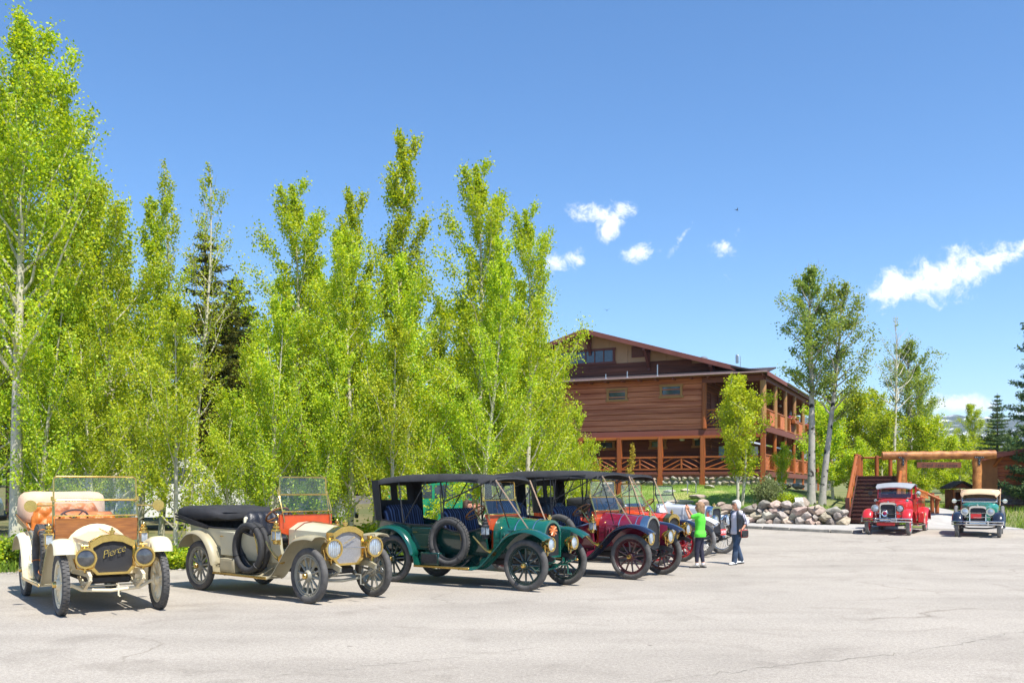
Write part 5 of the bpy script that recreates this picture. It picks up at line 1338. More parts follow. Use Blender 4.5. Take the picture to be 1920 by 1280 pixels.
# ------------------------------------------------------------------ the two later cars by the gateway
def later_car(name, label, loc, rz, P):
    """car or truck of around 1930: round crowned fenders, double-bar bumper, bowl lamps"""
    car = thing(name, label, 'truck' if P['truck'] else 'car', loc, rz)
    wb = P['wb']; hy = .71; Rr = .385; paint = P['paint']; fm = P['fender_mat']
    ms = wheel_meshes('w', Rr, 12, .14, False, True, P['wheel_mat'], P['wheel_mat'], P['tyre_mat'], P.get('cap_mat', chrome), hub_r=.10, disc=False)
    for x, y in ((0, -hy), (0, hy), (-wb, -hy - P.get('rear_out', 0)), (-wb, hy + P.get('rear_out', 0))): put_wheel(ms, car, x, y, Rr, 0, rnd.random())
    f = MB()
    for s in (-1, 1): f.bar((.45, s * .36, .50), (-wb - .7, s * .40, .52), .06, .12)
    f.bar((-.3, -.4, .5), (-.3, .4, .5), .08, .1); f.obj('frame', dark_iron, car)
    MB().tube([(0, -hy, Rr), (0, -.3, Rr - .05), (0, .3, Rr - .05), (0, hy, Rr)], .03, 8).obj('front_axle', dark_iron, car)
    MB().tube([(-wb, -hy, Rr), (-wb, hy, Rr)], .06, 8).obj('rear_axle', dark_iron, car)
    rw = .29; z0, z1 = .52, 1.19
    o = arch_pts(rw, z0, z1, 'round'); i_ = arch_pts(rw - .035, z0 + .05, z1 - .075, 'round')
    MB().loft([[Vector((x, p[0], p[1])) for p in pp] for x, pp in ((.02, o), (.11, o), (.125, [(a * .98, b) for a, b in o]), (.12, i_), (.06, i_), (.02, i_))], loop=True).obj('radiator_shell', chrome, car, 30)
    MB().prism([(.085, p[0], p[1]) for p in i_], (-.05, 0, 0)).obj('radiator_core', core_mat, car)
    MB().lathe([(0, .035), (.03, .035), (.05, .01), (.07, .001)], (.08, 0, z1 - .005), (0, 0, 1), 12).obj('filler_cap', chrome, car)
    MB().tube([(.13, -.26, .92), (.13, .26, .92)], .010, 6).obj('grille_bar', chrome, car)
    rings = []
    for t in (0, .45, 1):
        pp = arch_pts(lerp(rw - .01, .44, t), lerp(z0 + .06, z0 + .12, t), lerp(z1 - .01, 1.27, t), 'round')
        rings.append([Vector((lerp(.03, -.98, t), p[0], p[1])) for p in pp])
    bo = MB().loft(rings).obj('bonnet', P.get('bonnet_mat', paint), car, 40)
    for s in (-1, 1):
        lv = MB()
        for k in range(12): lv.box((-.22 - k * .055, s * (lerp(.29, .44, (.25 + k * .055) / 1.0) + .006), .88), (.022, .02, .22), .004)
        lv.obj('louvres', paint, bo)
    rings = []
    for x, hw, zz in ((-.98, .445, 1.275), (-1.15, .60, 1.31), (-1.32, .66, 1.32)):
        pp = arch_pts(hw, .60, zz, 'round'); rings.append([Vector((x, p[0], p[1])) for p in pp])
    MB().loft(rings).obj('cowl', paint, car, 40)
    for s in (-1, 1):
        h = MB(); hx, hyy, hz = .20, s * .43, .97
        h.lathe([(-.17, .01), (-.14, .07), (-.06, .125), (.0, .14), (.02, .14), (.02, .12)], (hx, hyy, hz), (1, 0, 0), 22)
        h.tube([(hx - .04, hyy, hz - .13), (hx - .06, hyy, .72)], .016, 6)
        ho = h.obj('headlight', chrome, car); MB().lathe([(.012, .122), (.03, .08), (.04, .001)], (hx, hyy, hz), (1, 0, 0), 22).obj('lens', P.get('lens_mat', lens_glass), ho, 60)
    MB().tube([(.13, -.46, .78), (.15, 0, .74), (.13, .46, .78)], .014, 6).obj('lamp_bar', chrome, car)
    # bumper: two flat bars with clamps
    bp = MB()
    for zz in (.50, .60): bp.tube([(.40, -.86, zz), (.52, -.70, zz), (.56, -.3, zz), (.57, 0, zz), (.56, .3, zz), (.52, .70, zz), (.40, .86, zz)], .026, 6)
    for yy in (-.86, -.36, .36, .86): bp.box((.55 if abs(yy) < .5 else .40, yy, .55), (.035, .05, .17), .008)
    for s in (-1, 1): bp.bar((.54, s * .36, .55), (.30, s * .38, .50), .03, .04)
    bp.obj('bumper', chrome, car)
    for s in (-1, 1):
        pf = [(-1.35, .32), (-1.1, .34), (-.85, .42), (-.6, .62), (-.35, .82), (-.05, .90), (.20, .85), (.36, .70), (.42, .55)]
        m = MB(); sm = fender(m, pf, s * (hy - .22), s * (hy + .16), .014, .055, 8, .035)
        rings = []
        for p in sm[:-8]:
            a = Vector((p.x, s * (hy - .21), p.z - .02)); q = Vector((p.x, s * .40, max(.55, min(.75, p.z))))
            rings.append([a, q, q + Vector((0, s * .01, .01)), a + Vector((0, s * .01, .01))])
        m.loft(rings); m.obj('fender', fm, car, 60)
        ro = P.get('rear_out', 0)
        pr = [(-wb + .62, .34), (-wb + .55, .45), (-wb + .42, .68), (-wb + .2, .86), (-wb, .92), (-wb - .25, .84), (-wb - .42, .66), (-wb - .5, .48)]
        m = MB(); fender(m, pr, s * (hy - .2 + ro), s * (hy + .16 + ro), .014, .05, 8, .035); m.obj('fender', fm, car, 60)
        MB().box(((-wb + .6 - 1.3) / 2, s * (hy - .0), .315), (-1.3 + wb - .6, .34, .03), .008).obj('running_board', P.get('board_mat', dark_iron), car)
    # windscreen and cab
    xs = -1.30; dk = P.get('frame_mat', paint)
    ws = MB(); hw = .60
    for a, b in (((xs, -hw, 1.30), (xs - .10, -hw, 1.72)), ((xs, hw, 1.30), (xs - .10, hw, 1.72)), ((xs - .1, -hw, 1.72), (xs - .1, hw, 1.72)), ((xs, -hw, 1.33), (xs, hw, 1.33))): ws.bar(a, b, .045, .05, ch=.006)
    wo = ws.obj('windscreen_frame', dk, car)
    MB().prism([(xs - .01, -hw, 1.33), (xs - .01, hw, 1.33), (xs - .10, hw, 1.71), (xs - .10, -hw, 1.71)], (-.005, 0, 0)).obj('pane', glass_mat('cab_glass_' + name, (.72, .76, .78), 1.3), wo, None)
    if P['truck']:
        xe = -2.05
        for s in (-1, 1):
            m = MB(); m.prism([(xs - .0, s * .64, .55), (xe, s * .66, .55), (xe, s * .66, 1.28), (xs - .0, s * .64, 1.30)], (0, s * .03, 0)); d = m.obj('door', paint, car)
            MB().tube([(xe + .1, s * .70, 1.15), (xe + .2, s * .71, 1.15)], .012, 6).obj('handle', chrome, d)
            MB().bar((xe, s * .66, 1.28), (xe - .02, s * .63, 1.78), .05, .06).obj('cab_pillar', paint, car)
        MB().box((xe - .03, 0, 1.02), (.04, 1.32, .95), .01).obj('cab_back', paint, car)
        st_ = MB(); st_.box((xe + .25, 0, .95), (.48, 1.2, .16), .04); backrest(st_, xe + .03, .58, .95, 1.42); st_.obj('seat', black_leather, car, 60)
        rings = []
        for x, z, w in ((xs + .17, 1.76, .62), (xs + .10, 1.82, .66), (lerp(xs, xe, .5), 1.93, .69), (xe - .06, 1.90, .69), (xe - .12, 1.80, .67)):
            rings.append([Vector((x, w * s, z - .06 * s * s)) for s in (-1, -.6, -.2, .2, .6, 1)] + [Vector((x, w * s * .98, z - .06 * s * s - .035)) for s in (1, .6, .2, -.2, -.6, -1)])
        MB().loft(rings).obj('cab_roof', P['top_mat'], car, 40)
        # hose body behind the cab
        L0, L1 = xe - .15, -wb - .62
        bd = MB(); bd.box(((L0 + L1) / 2, 0, .74), (L0 - L1, 1.36, .10), .01)
        for s in (-1, 1): bd.box(((L0 + L1) / 2, s * .68, 1.06), (L0 - L1, .05, .60), .012)
        bd.box((L0, 0, 1.06), (.05, 1.36, .6), .01); bd.box((L1, 0, 1.06), (.05, 1.36, .6), .01)
        bd.obj('hose_body', paint, car)
        for s in (-1, 1):
            bx_ = MB(); bx_.box((xe - .42, s * .80, .60), (.52, .22, .40), .03); bx_.obj('side_box', paint, car)
            rl = MB(); rl.tube([(L0, s * .70, 1.48), (L1, s * .70, 1.48)], .018, 8)
            for k in range(4): rl.tube([(lerp(L0, L1, k / 3), s * .70, 1.34), (lerp(L0, L1, k / 3), s * .70, 1.48)], .016, 6)
            rl.obj('hand_rail', chrome, car)
        ld = MB()
        for zz in (1.40, 1.62): ld.bar((L0 + .1, .80, zz), (L1 - .15, .80, zz - .08), .03, .05)
        for k in range(8):
            t = (k + .5) / 8; ld.tube([(lerp(L0 + .1, L1 - .15, t), .80, 1.40 - .08 * t), (lerp(L0 + .1, L1 - .15, t), .80, 1.62 - .08 * t)], .013, 6)
        ld.obj('ladder', mat('ladder_wood', '#d97a35', .5, 0, .2, 6), car)
        hs = MB()
        for k in range(5):
            hs.tube([(L0 - .1 - .02 * k, -.5 + .22 * k, 1.30 + .03 * (k % 2)), (lerp(L0, L1, .5), -.46 + .22 * k, 1.36), (L1 + .1, -.5 + .22 * k, 1.28)], .06, 8)
        hs.obj('hose_coils', mat('hose_canvas', '#cdbfa5', .8, 0, .2, 8), car)
        # bell-shaped horn ring on the grille: red disc in chrome ring, with stay
        dd = MB(); dd.lathe([(.0, .105), (.02, .12), (.035, .105), (.03, .085)], (.16, .0 - .10, .78), (1, 0, 0), 24); do = dd.obj('grille_lamp', chrome, car)
        MB().lathe([(.0, .088), (.03, .07), (.042, .001)], (.16, -.10, .78), (1, 0, 0), 20).obj('lens', mat('red_lens', (.28, .01, .06), .15), do, 60)
        MB().tube([(.18, -.08, .67), (.24, .20, .56)], .014, 6).obj('lamp_stay', chrome, do)
        MB().box((.52, 0, .40), (.02, .62, .10), .006).obj('front_plate', plate_red, car)
        for s in (-1, 1):
            m = MB(); m.tube([(xs, s * .66, 1.50), (xs + .05, s * .84, 1.52)], .012, 6); m.lathe([(-.09, .02), (-.06, .07), (.0, .085), (.03, .085), (.032, .001)], (xs + .05, s * .86, 1.52), (1, 0, 0), 16); m.obj('spot_lamp', chrome if s > 0 else dark_iron, car)
            m = MB(); m.tube([(-.62, s * .46, 1.24), (-.62, s * .54, 1.24)], .014, 6); m.lathe([(-.10, .01), (-.07, .045), (.0, .055), (.01, .055), (.012, .001)], (-.60, s * .56, 1.25), (1, 0, 0), 14); m.obj('cowl_lamp', chrome, car)
    else:
        xe = -2.9
        rings = []
        for (x, hb, ht, zb, zt) in ((-1.32, .55, .64, .55, 1.22), (-1.9, .58, .68, .55, 1.16), (-2.6, .58, .70, .55, 1.18), (-3.2, .52, .64, .58, 1.22), (-3.42, .44, .56, .66, 1.20)):
            t = .035
            rings.append([Vector((x, y, z)) for y, z in ((-ht, zt), (-hb - .06, lerp(zb, zt, .5)), (-hb, zb), (hb, zb), (hb + .06, lerp(zb, zt, .5)), (ht, zt), (ht - t, zt), (hb, lerp(zb, zt, .5)), (hb - t, zb + .1), (-hb + t, zb + .1), (-hb, lerp(zb, zt, .5)), (-ht + t, zt))])
        MB().loft(rings).obj('body', paint, car, 35)
        for nm, xb_ in (('front_seat', -2.05), ('rear_seat', -3.15)):
            m = MB(); m.box((xb_ + .25, 0, .92), (.5, 1.1, .16), .04); backrest(m, xb_, .55, .92, 1.36); m.obj(nm, black_leather, car, 60)
        rings = []
        for x, z, w in ((xs + .22, 1.66, .60), (xs + .14, 1.74, .66), (-1.9, 1.82, .71), (-2.6, 1.84, .71), (-3.2, 1.80, .70), (-3.45, 1.68, .66)):
            rings.append([Vector((x, w * s, z - .05 * s * s - (.09 if abs(s) == 1 else 0))) for s in (-1, -.88, -.5, 0, .5, .88, 1)] + [Vector((x, w * s * .98, z - .05 * s * s - .03 - (.09 if abs(s) == 1 else 0))) for s in (1, .88, .5, 0, -.5, -.88, -1)])
        rt = MB().loft(rings).obj('raised_top', P['top_mat'], car, 50)
        for s in (-1, 1):
            for a, b in (((-2.1, s * .68, 1.18), (-2.2, s * .69, 1.84)), ((-3.2, s * .66, 1.20), (-2.9, s * .69, 1.82))): MB().tube([a, b], .016, 6).obj('top_bow', tan_cloth, rt)
            MB().prism([(-3.42, s * .60, 1.22), (-3.0, s * .66, 1.22), (-3.0, s * .69, 1.82), (-3.42, s * .66, 1.68)], (0, s * .012, 0)).obj('quarter_curtain', P['top_mat'], rt, None)
        MB().prism([(-3.43, -.58, 1.2), (-3.43, .58, 1.2), (-3.45, .64, 1.68), (-3.45, -.64, 1.68)], (-.012, 0, 0)).obj('back_curtain', P['top_mat'], rt, None)
        MB().box((.15, -.06, .80), (.012, .36, .17), .004).obj('licence_plate', plate_red, car)
        # side-mounted spare with chrome mirror, spot lamp
        sp = MB(); prof = []
        for j in range(14):
            a = 2 * PI * j / 14; prof.append((.065 * math.sin(a), .33 + .055 * math.cos(a)))
        for s in (1, -1):
            sp = MB(); sp.lathe(prof, (-.95, s * .80, .80), (0, 1, 0), 32, loop=True); so = sp.obj('spare_wheel', P['tyre_mat'], car, 60)
            MB().lathe([(-.03, .28), (-.03, .05), (.03, .05), (.04, .28)], (-.95, s * .80, .80), (0, 1, 0), 28).obj('rim', P['wheel_mat'], so)
            m = MB(); m.tube([(xs, s * .64, 1.40), (xs + .1, s * .86, 1.36)], .012, 6); m.lathe([(-.08, .02), (-.05, .07), (.0, .085), (.03, .085), (.032, .001)], (xs + .1, s * .88, 1.36), (1, 0, 0), 16); m.obj('spot_lamp', chrome, car)
        sw = MB(); c = Vector((-1.62, .30, 1.26)); ax_ = Vector((-.7, 0, .7)).normalized(); u = Vector((0, 1, 0)); w = ax_.cross(u)
        sw.tube([c + (u * math.cos(2 * PI * k / 24) + w * math.sin(2 * PI * k / 24)) * .2 for k in range(24)], .014, 6, closed=True); sw.obj('steering_wheel', dark_iron, car)
    return car
fire_red = paint_mat('fire_red_paint', (.56, .022, .022), .8, .28)
teal_paint = paint_mat('teal_paint', (.03, .24, .18), .9, .25)
navy_fender = paint_mat('black_fender_paint', (.014, .016, .026), 1.0, .2)
grey_roof = mat('grey_roof_cloth', (.30, .31, .33), .6, 0, .06)
later_car('fire_truck', 'red vintage fire truck with grey cab roof by the stairs', (13.88, 35.40, lot_z(13.9, 35.4)), math.atan2(-.857, -.515),
          dict(truck=True, wb=3.4, paint=fire_red, fender_mat=fire_red, wheel_mat=red_wheel, tyre_mat=rubber_grey, top_mat=grey_roof, rear_out=.08, board_mat=chrome))
ph_ = later_car('phaeton_car', 'teal and black vintage phaeton with tan top, parked right of the fire truck', (16.55, 34.10, lot_z(16.5, 34.1)), math.atan2(-.88, -.475),
          dict(truck=False, wb=2.63, paint=teal_paint, fender_mat=navy_fender, wheel_mat=cream_wheel, tyre_mat=rubber_grey, top_mat=mat('pale_tan_top', '#d2b28e', .8, 0, .06, 4, .3, 80), frame_mat=silver))
ph_.scale = (.95, .95, .93)
# ------------------------------------------------------------------ vegetation
nr = np.random.default_rng(11)
aspen_leaf = leaf_mat('aspen_leaf', '#cfd644', '#7aa231', '#b0c43e', .48)
aspen_leaf_y = leaf_mat('young_aspen_leaf', '#cdd446', '#9dbb3a', '#b9ca40', .52)
aspen_leaf_d = leaf_mat('grey_green_leaf', '#a9b352', '#6b8a40', '#8a9d4a', .48)
dull_leaf = leaf_mat('sage_shrub_leaf', '#8f9a66', '#6d7b48', '#7e8a58', .35)
deep_leaf = leaf_mat('deep_green_leaf', '#90a336', '#56792a', '#748f30', .45)
pine_leaf = leaf_mat('pine_needle', '#5f6a2a', '#33461f', '#4a5824', .22)
spruce_leaf = leaf_mat('spruce_needle', '#7d8f55', '#34573c', '#567048', .25)
tip_leaf = leaf_mat('olive_pine_needle', '#7d7a30', '#4c5a24', '#656a2a', .25)
def bark_mat(name, base, dark, sc=(9, 9, 2.2), th=.60):
    m = mat(name, base, .85, 0, .16, 5, .3, 30)
    nt = m.node_tree; N = nt.nodes; L = nt.links; b = N['Principled BSDF']; src = b.inputs['Base Color'].links[0].from_socket
    tc = N.new('ShaderNodeTexCoord'); mp = N.new('ShaderNodeMapping'); mp.inputs['Scale'].default_value = sc; L.new(tc.outputs['Object'], mp.inputs[0])
    n = N.new('ShaderNodeTexNoise'); n.inputs['Scale'].default_value = 1.0; n.inputs['Detail'].default_value = 4; L.new(mp.outputs[0], n.inputs['Vector'])
    r = N.new('ShaderNodeMapRange'); r.inputs['From Min'].default_value = th; r.inputs['From Max'].default_value = th + .05; L.new(n.outputs[0], r.inputs[0])
    mx = N.new('ShaderNodeMix'); mx.data_type = 'RGBA'; L.new(r.outputs[0], mx.inputs[0]); L.new(src, mx.inputs[6]); mx.inputs[7].default_value = (*hexc(dark), 1)
    L.new(mx.outputs[2], b.inputs['Base Color']); return m
aspen_bark = bark_mat('aspen_bark', '#c2bba6', '#3a342c', (2.2, 2.2, 7), .63)
aspen_bark_dark = bark_mat('old_aspen_bark', '#a9a296', '#2b2622', (3.0, 3.0, 3.2), .58)
grey_bark = mat('grey_bark', '#8b7f6d', .9, 0, .25, 5, .5, 25)
pine_bark = mat('pine_bark', '#5a4636', .95, 0, .3, 6, .7, 20)

def leaf_quads(C, D, size, rs, aspect=.82):
    """diamond leaves at centres C, random orientation; returns verts, faces"""
    n = len(C)
    nrm = rs.normal(size=(n, 3)); nrm[:, 2] = np.abs(nrm[:, 2]) * .8 + .1
    nrm /= np.linalg.norm(nrm, axis=1)[:, None]
    a = rs.normal(size=(n, 3)) + D * .8; a -= nrm * (a * nrm).sum(1)[:, None]; a /= np.linalg.norm(a, axis=1)[:, None] + 1e-9
    b = np.cross(nrm, a)
    s = size * rs.uniform(.7, 1.3, n)[:, None]
    w = s * aspect * .5
    V = np.stack([C - a * s * .5, C + b * w - a * s * .05, C + a * s * .55, C - b * w - a * s * .05], 1).reshape(-1, 3)
    Fc = np.arange(4 * n).reshape(n, 4)
    return V, Fc

def tube_np(mb, pts, r0, r1, n=6):
    m = len(pts); mb.tube(pts, [lerp(r0, r1, i / (m - 1)) for i in range(m)], n, cap=False)

def make_aspen(seed, H, zb, cr, nleaf, leaf=.085, trunk=.12, lean=(0, 0), nbr=46, sparse=0.0, bark=None, lm=None, up=.75, shape='cone', leafless_top=0.0, curve=.25, droop=0.0, twin=False):
    """returns (trunk mesh, crown mesh): tapered bent trunk, ascending limbs with twigs, leaves in tufts along the twigs"""
    rs = np.random.default_rng(seed); r_ = random.Random(seed)
    ph = r_.uniform(0, 6.28)
    def axis(z):
        t = z / H
        return Vector((lean[0] * t * H + curve * math.sin(t * 3 + ph) * t, lean[1] * t * H + curve * .7 * math.cos(t * 2.6 + ph * 1.3) * t - curve * .7 * math.cos(ph * 1.3) * 0, z))
    tb = MB()
    zs = [H * k / 16 for k in range(17)]
    tb.tube([axis(z) - Vector((0, 0, .15 if z == 0 else 0)) for z in zs], [max(.012, trunk * (1 - .93 * (z / H) ** 1.05) * (1.35 if z == 0 else 1)) for z in zs], 9)
    if twin: tb.tube([(.16, .05, -.15), (.30, .05, H * .25), (.32, .0, H * .55), (.22, 0, H * .8)], [trunk * 1.0, trunk * .8, trunk * .5, .01], 8)
    C = []; D = []; W = []; S = []
    for k in range(nbr):
        t = (k + r_.random()) / nbr
        z = lerp(zb, H * .985, t ** .9)
        f = (z - zb) / (H - zb)
        if shape == 'cone': prof = (1 - f) ** .50 * (.65 + .35 * min(1, f / .15)) + .03
        elif shape == 'round': prof = math.sqrt(max(0.02, 1 - (2 * f - .95) ** 2)) + .05
        else: prof = (1 - f ** 2.2) * (.45 + .55 * min(1, f / .35)) + .05
        L_ = cr * prof * r_.choice((r_.uniform(.45, .8), r_.uniform(.8, 1.15), r_.uniform(1.0, 1.5)))
        az = k * 2.39996 + r_.uniform(-.5, .5)
        el = up * r_.uniform(.7, 1.3) + .35 * f; lift = .10
        if shape == 'cone':      # ascending leafy spikes with free tips
            L_ = cr * (1.32 * (1 - f) ** .72 * (.75 + .25 * min(1, f / .2)) + .13) * r_.choice((r_.uniform(.55, .85), r_.uniform(.85, 1.15), r_.uniform(1.0, 1.35)))
            el = min(1.3, up * r_.uniform(.75, 1.25) + .50 * f); lift = .17
        d = Vector((math.cos(az) * math.cos(el), math.sin(az) * math.cos(el), math.sin(el)))
        p = axis(z); pts = [p.copy()]; q = p.copy(); dd = d.copy()
        ns = 5
        for j in range(ns):
            dd = (dd + Vector((0, 0, lift - droop * (j / ns))) + Vector((r_.gauss(0, .13), r_.gauss(0, .13), r_.gauss(0, .08)))).normalized()
            q = q + dd * (L_ / ns); pts.append(q.copy())
        rb = max(.008, trunk * .34 * (1 - f * .8) * min(1, L_ / 1.2))
        tube_np(tb, pts, rb, .004, 5)
        if r_.random() < sparse: continue
        # twigs
        tw = [(pts[j], pts[j + 1]) for j in range(1, ns)]
        for j in range(2, ns + 1):
            for _ in range(2):
                e = (dd + Vector((r_.gauss(0, .7), r_.gauss(0, .7), r_.gauss(.25, .5)))).normalized()
                l2 = L_ * r_.uniform(.16, .36) if shape != 'cone' else min(.55, L_ * .3) * r_.uniform(.5, 1.1); tip = pts[j] + e * l2
                tw.append((pts[j], tip))
                if l2 > .22: tube_np(tb, [pts[j], tip], .006, .003, 3)
        for a, b in tw:
            C.append(((a + b) / 2)[:]); D.append((b - a)[:]); W.append((b - a).length + .1); S.append(.03 + .062 * L_ if shape != 'cone' else .035 + .038 * min(L_, 3))
    C = np.array(C); D = np.array(D); W = np.array(W); S = np.array(S)
    if leafless_top > 0:
        keep = C[:, 2] < H * (1 - leafless_top); C, D, W, S = C[keep], D[keep], W[keep], S[keep]
    clump = rs.uniform(.1, 1.7, len(C)) ** 1.4 * W
    idx = rs.choice(len(C), nleaf, p=clump / clump.sum())
    P_ = C[idx] + D[idx] * rs.uniform(-.5, .62, nleaf)[:, None] + rs.normal(size=(nleaf, 3)) * S[idx][:, None]
    V, Fc = leaf_quads(P_, D[idx], leaf, rs)
    tm = tb.mesh('trunk', 60, recalc=False); tm.materials.append(bark or aspen_bark)
    cm = np_mesh('crown', V, Fc); cm.materials.append(lm or aspen_leaf)
    return tm, cm

def put_tree(name, label, ms, x, y, s=1.0, rz=None, group=None, cat='tree', sz=None, z=None):
    t = thing(name, label, cat, (x, y, (terrain(x, y) if z is None else z) - .04), rnd.uniform(0, 6.28) if rz is None else rz, group)
    t.scale = (s, s, sz or s)
    link('trunk', ms[0], None, t); link('crown', ms[1], None, t)
    return t
def topz(py, depth): return EYE + (HZ - py) / F * depth

V_ = [make_aspen(1, 11.0, 1.3, 2.3, 30000, .068, .115, (.02, 0), 44, up=.62),
      make_aspen(2, 11.0, 1.0, 2.1, 26000, .067, .10, (.05, .01), 40, curve=.5, up=.68),
      make_aspen(3, 10.0, 1.4, 2.2, 26000, .067, .11, (.0, .02), 40, curve=.35, up=.60),
      make_aspen(4, 9.0, .8, 2.0, 24000, .066, .09, (-.03, .0), 38, curve=.4, up=.64),
      make_aspen(5, 12.5, 3.9, 2.9, 38000, .070, .17, (.015, 0), 50, curve=.3, up=.58),
      make_aspen(6, 7.0, .5, 1.75, 19000, .064, .075, (.02, -.02), 36, curve=.3, up=.60)]
V_thin = [make_aspen(21, 11.5, 3.0, 1.15, 6000, .058, .10, (.03, 0), 44, up=.7, curve=.3), make_aspen(22, 11.5, 4.0, 1.35, 4200, .058, .09, (.04, 0), 44, up=.55, curve=.4, sparse=.3)]
V_low = [make_aspen(31, 3.2, .25, .85, 9000, .062, .045, (0, 0), 30, shape='round'), make_aspen(32, 2.4, .15, .80, 8000, .062, .035, (.05, 0), 26, shape='round')]
def crown_top(ms):
    n = len(ms[1].vertices); a = np.empty(n * 3, np.float32); ms[1].vertices.foreach_get('co', a); return float(np.percentile(a.reshape(-1, 3)[:, 2], 99.9))
VH = [crown_top(q) for q in V_]
# (px of trunk foot, top row, depth, variant, words)
G1 = 'aspens in the belt behind the parked cars'
aspens = [
    (30, 22, 23.5, 4, 'tallest aspen at the left edge, white scarred trunk behind the cream car'),
    (-40, 130, 26.0, 4, 'aspen crown cut by the left edge of the picture'),
    (128, 165, 26.0, 0, 'tall leafy aspen just right of the tallest one at left'),
    (205, 330, 24.5, 2, 'bright aspen above the cream car windscreen'),
    (262, 375, 26.5, 1, 'slender aspen between cream and sage cars, far row'),
    (330, 560, 22.8, 5, 'low bushy aspen standing between the cream and sage cars'),
    (80, 520, 23.6, 5, 'low leafy aspen behind the cream car folded top'),
    (425, 730, 24.5, 5, 'short aspen behind the rear of the sage car'),
    (545, 335, 27.5, 0, 'tall aspen above the sage car windscreen, left of a twin top'),
    (612, 348, 28.5, 1, 'aspen with narrow top, left of the tallest middle aspen'),
    (702, 238, 27.0, 1, 'tallest aspen of the middle group, over the green car rear'),
    (655, 420, 25.5, 2, 'leafy nearer aspen rising above the sage car front wheels'),
    (510, 560, 25.0, 5, 'small aspen behind the sage car windscreen'),
    (778, 470, 26.5, 3, 'aspen with dark leaning trunk above the green car roof'),
    (888, 298, 28.5, 0, 'tall pointed aspen, second peak from the lodge'),
    (898, 440, 26.5, 1, 'aspen with pale leaning trunk behind the green car top'),
    (984, 382, 30.0, 0, 'pointed aspen nearest the lodge gable'),
    (965, 490, 31.5, 2, 'fuller aspen just left of the pointed one nearest the gable'),
    (1022, 650, 33.0, 5, 'low spreading aspen in front of the lodge wall'),
    (1062, 760, 34.0, 5, 'low aspen with branches reaching over the maroon car top'),
    (930, 640, 27.5, 5, 'short bright aspen behind the green and maroon car tops'),
    (610, 640, 25.0, 5, 'short bright aspen left of the green car rear curtain'),
    (175, 600, 23.5, 3, 'young aspen behind the cream car windscreen'),
    (492, 640, 31.0, 3, 'mid-height aspen in front of the timber wing'),
    (735, 600, 24.8, 5, 'young aspen straight behind the green car top'),
    (1090, 820, 36.0, 5, 'smallest aspen of the belt, beside the lodge porch'),
]
for (px, ty, d, k, lab) in aspens:
    x = (px - 960) / F * d; z0 = terrain(x, d); s = (topz(ty, d) - z0) / VH[k]
    w = max(.66, min(1.25, s * 1.0))
    put_tree('aspen_tree', lab, V_[k], x, d, w * (.86 if px == 984 else 1), rz=rnd.uniform(-.7, .7), group=G1, sz=s)
# back row that fills the gaps: farther, darker
G2 = 'aspens of the far row behind the belt'
far = [(-10, 260, 33, 0), (95, 300, 34, 1), (180, 470, 35, 2), (240, 520, 34, 3), (520, 520, 36, 2), (590, 480, 37, 0), (650, 520, 35, 3), (760, 520, 36, 1), (810, 560, 38, 3), (880, 560, 37, 2), (925, 540, 39, 0), (985, 620, 40, 3)]
words = ['leftmost', 'second', 'third', 'fourth', 'fifth', 'sixth', 'seventh', 'eighth', 'ninth', 'tenth', 'eleventh', 'twelfth']
for i, (px, ty, d, k) in enumerate(far):
    x = (px - 960) / F * d; z0 = terrain(x, d); s = (topz(ty, d) - z0) / VH[k]
    put_tree('aspen_tree', words[i] + ' aspen from the left in the far row, half hidden', V_[k], x, d, max(.8, s), group=G2, sz=s)
for (px, ty, d, k, lab) in ((300, 308, 27.5, 0, 'thin-leaved tall aspen left of the bare-limbed one'), (352, 310, 28.0, 1, 'nearly bare grey-limbed aspen above the sage car')):
    x = (px - 960) / F * d; s = (topz(ty, d) - terrain(x, d)) / 11.5
    put_tree('aspen_tree', lab, V_thin[k], x, d, s, rz=0.4, group=G1)

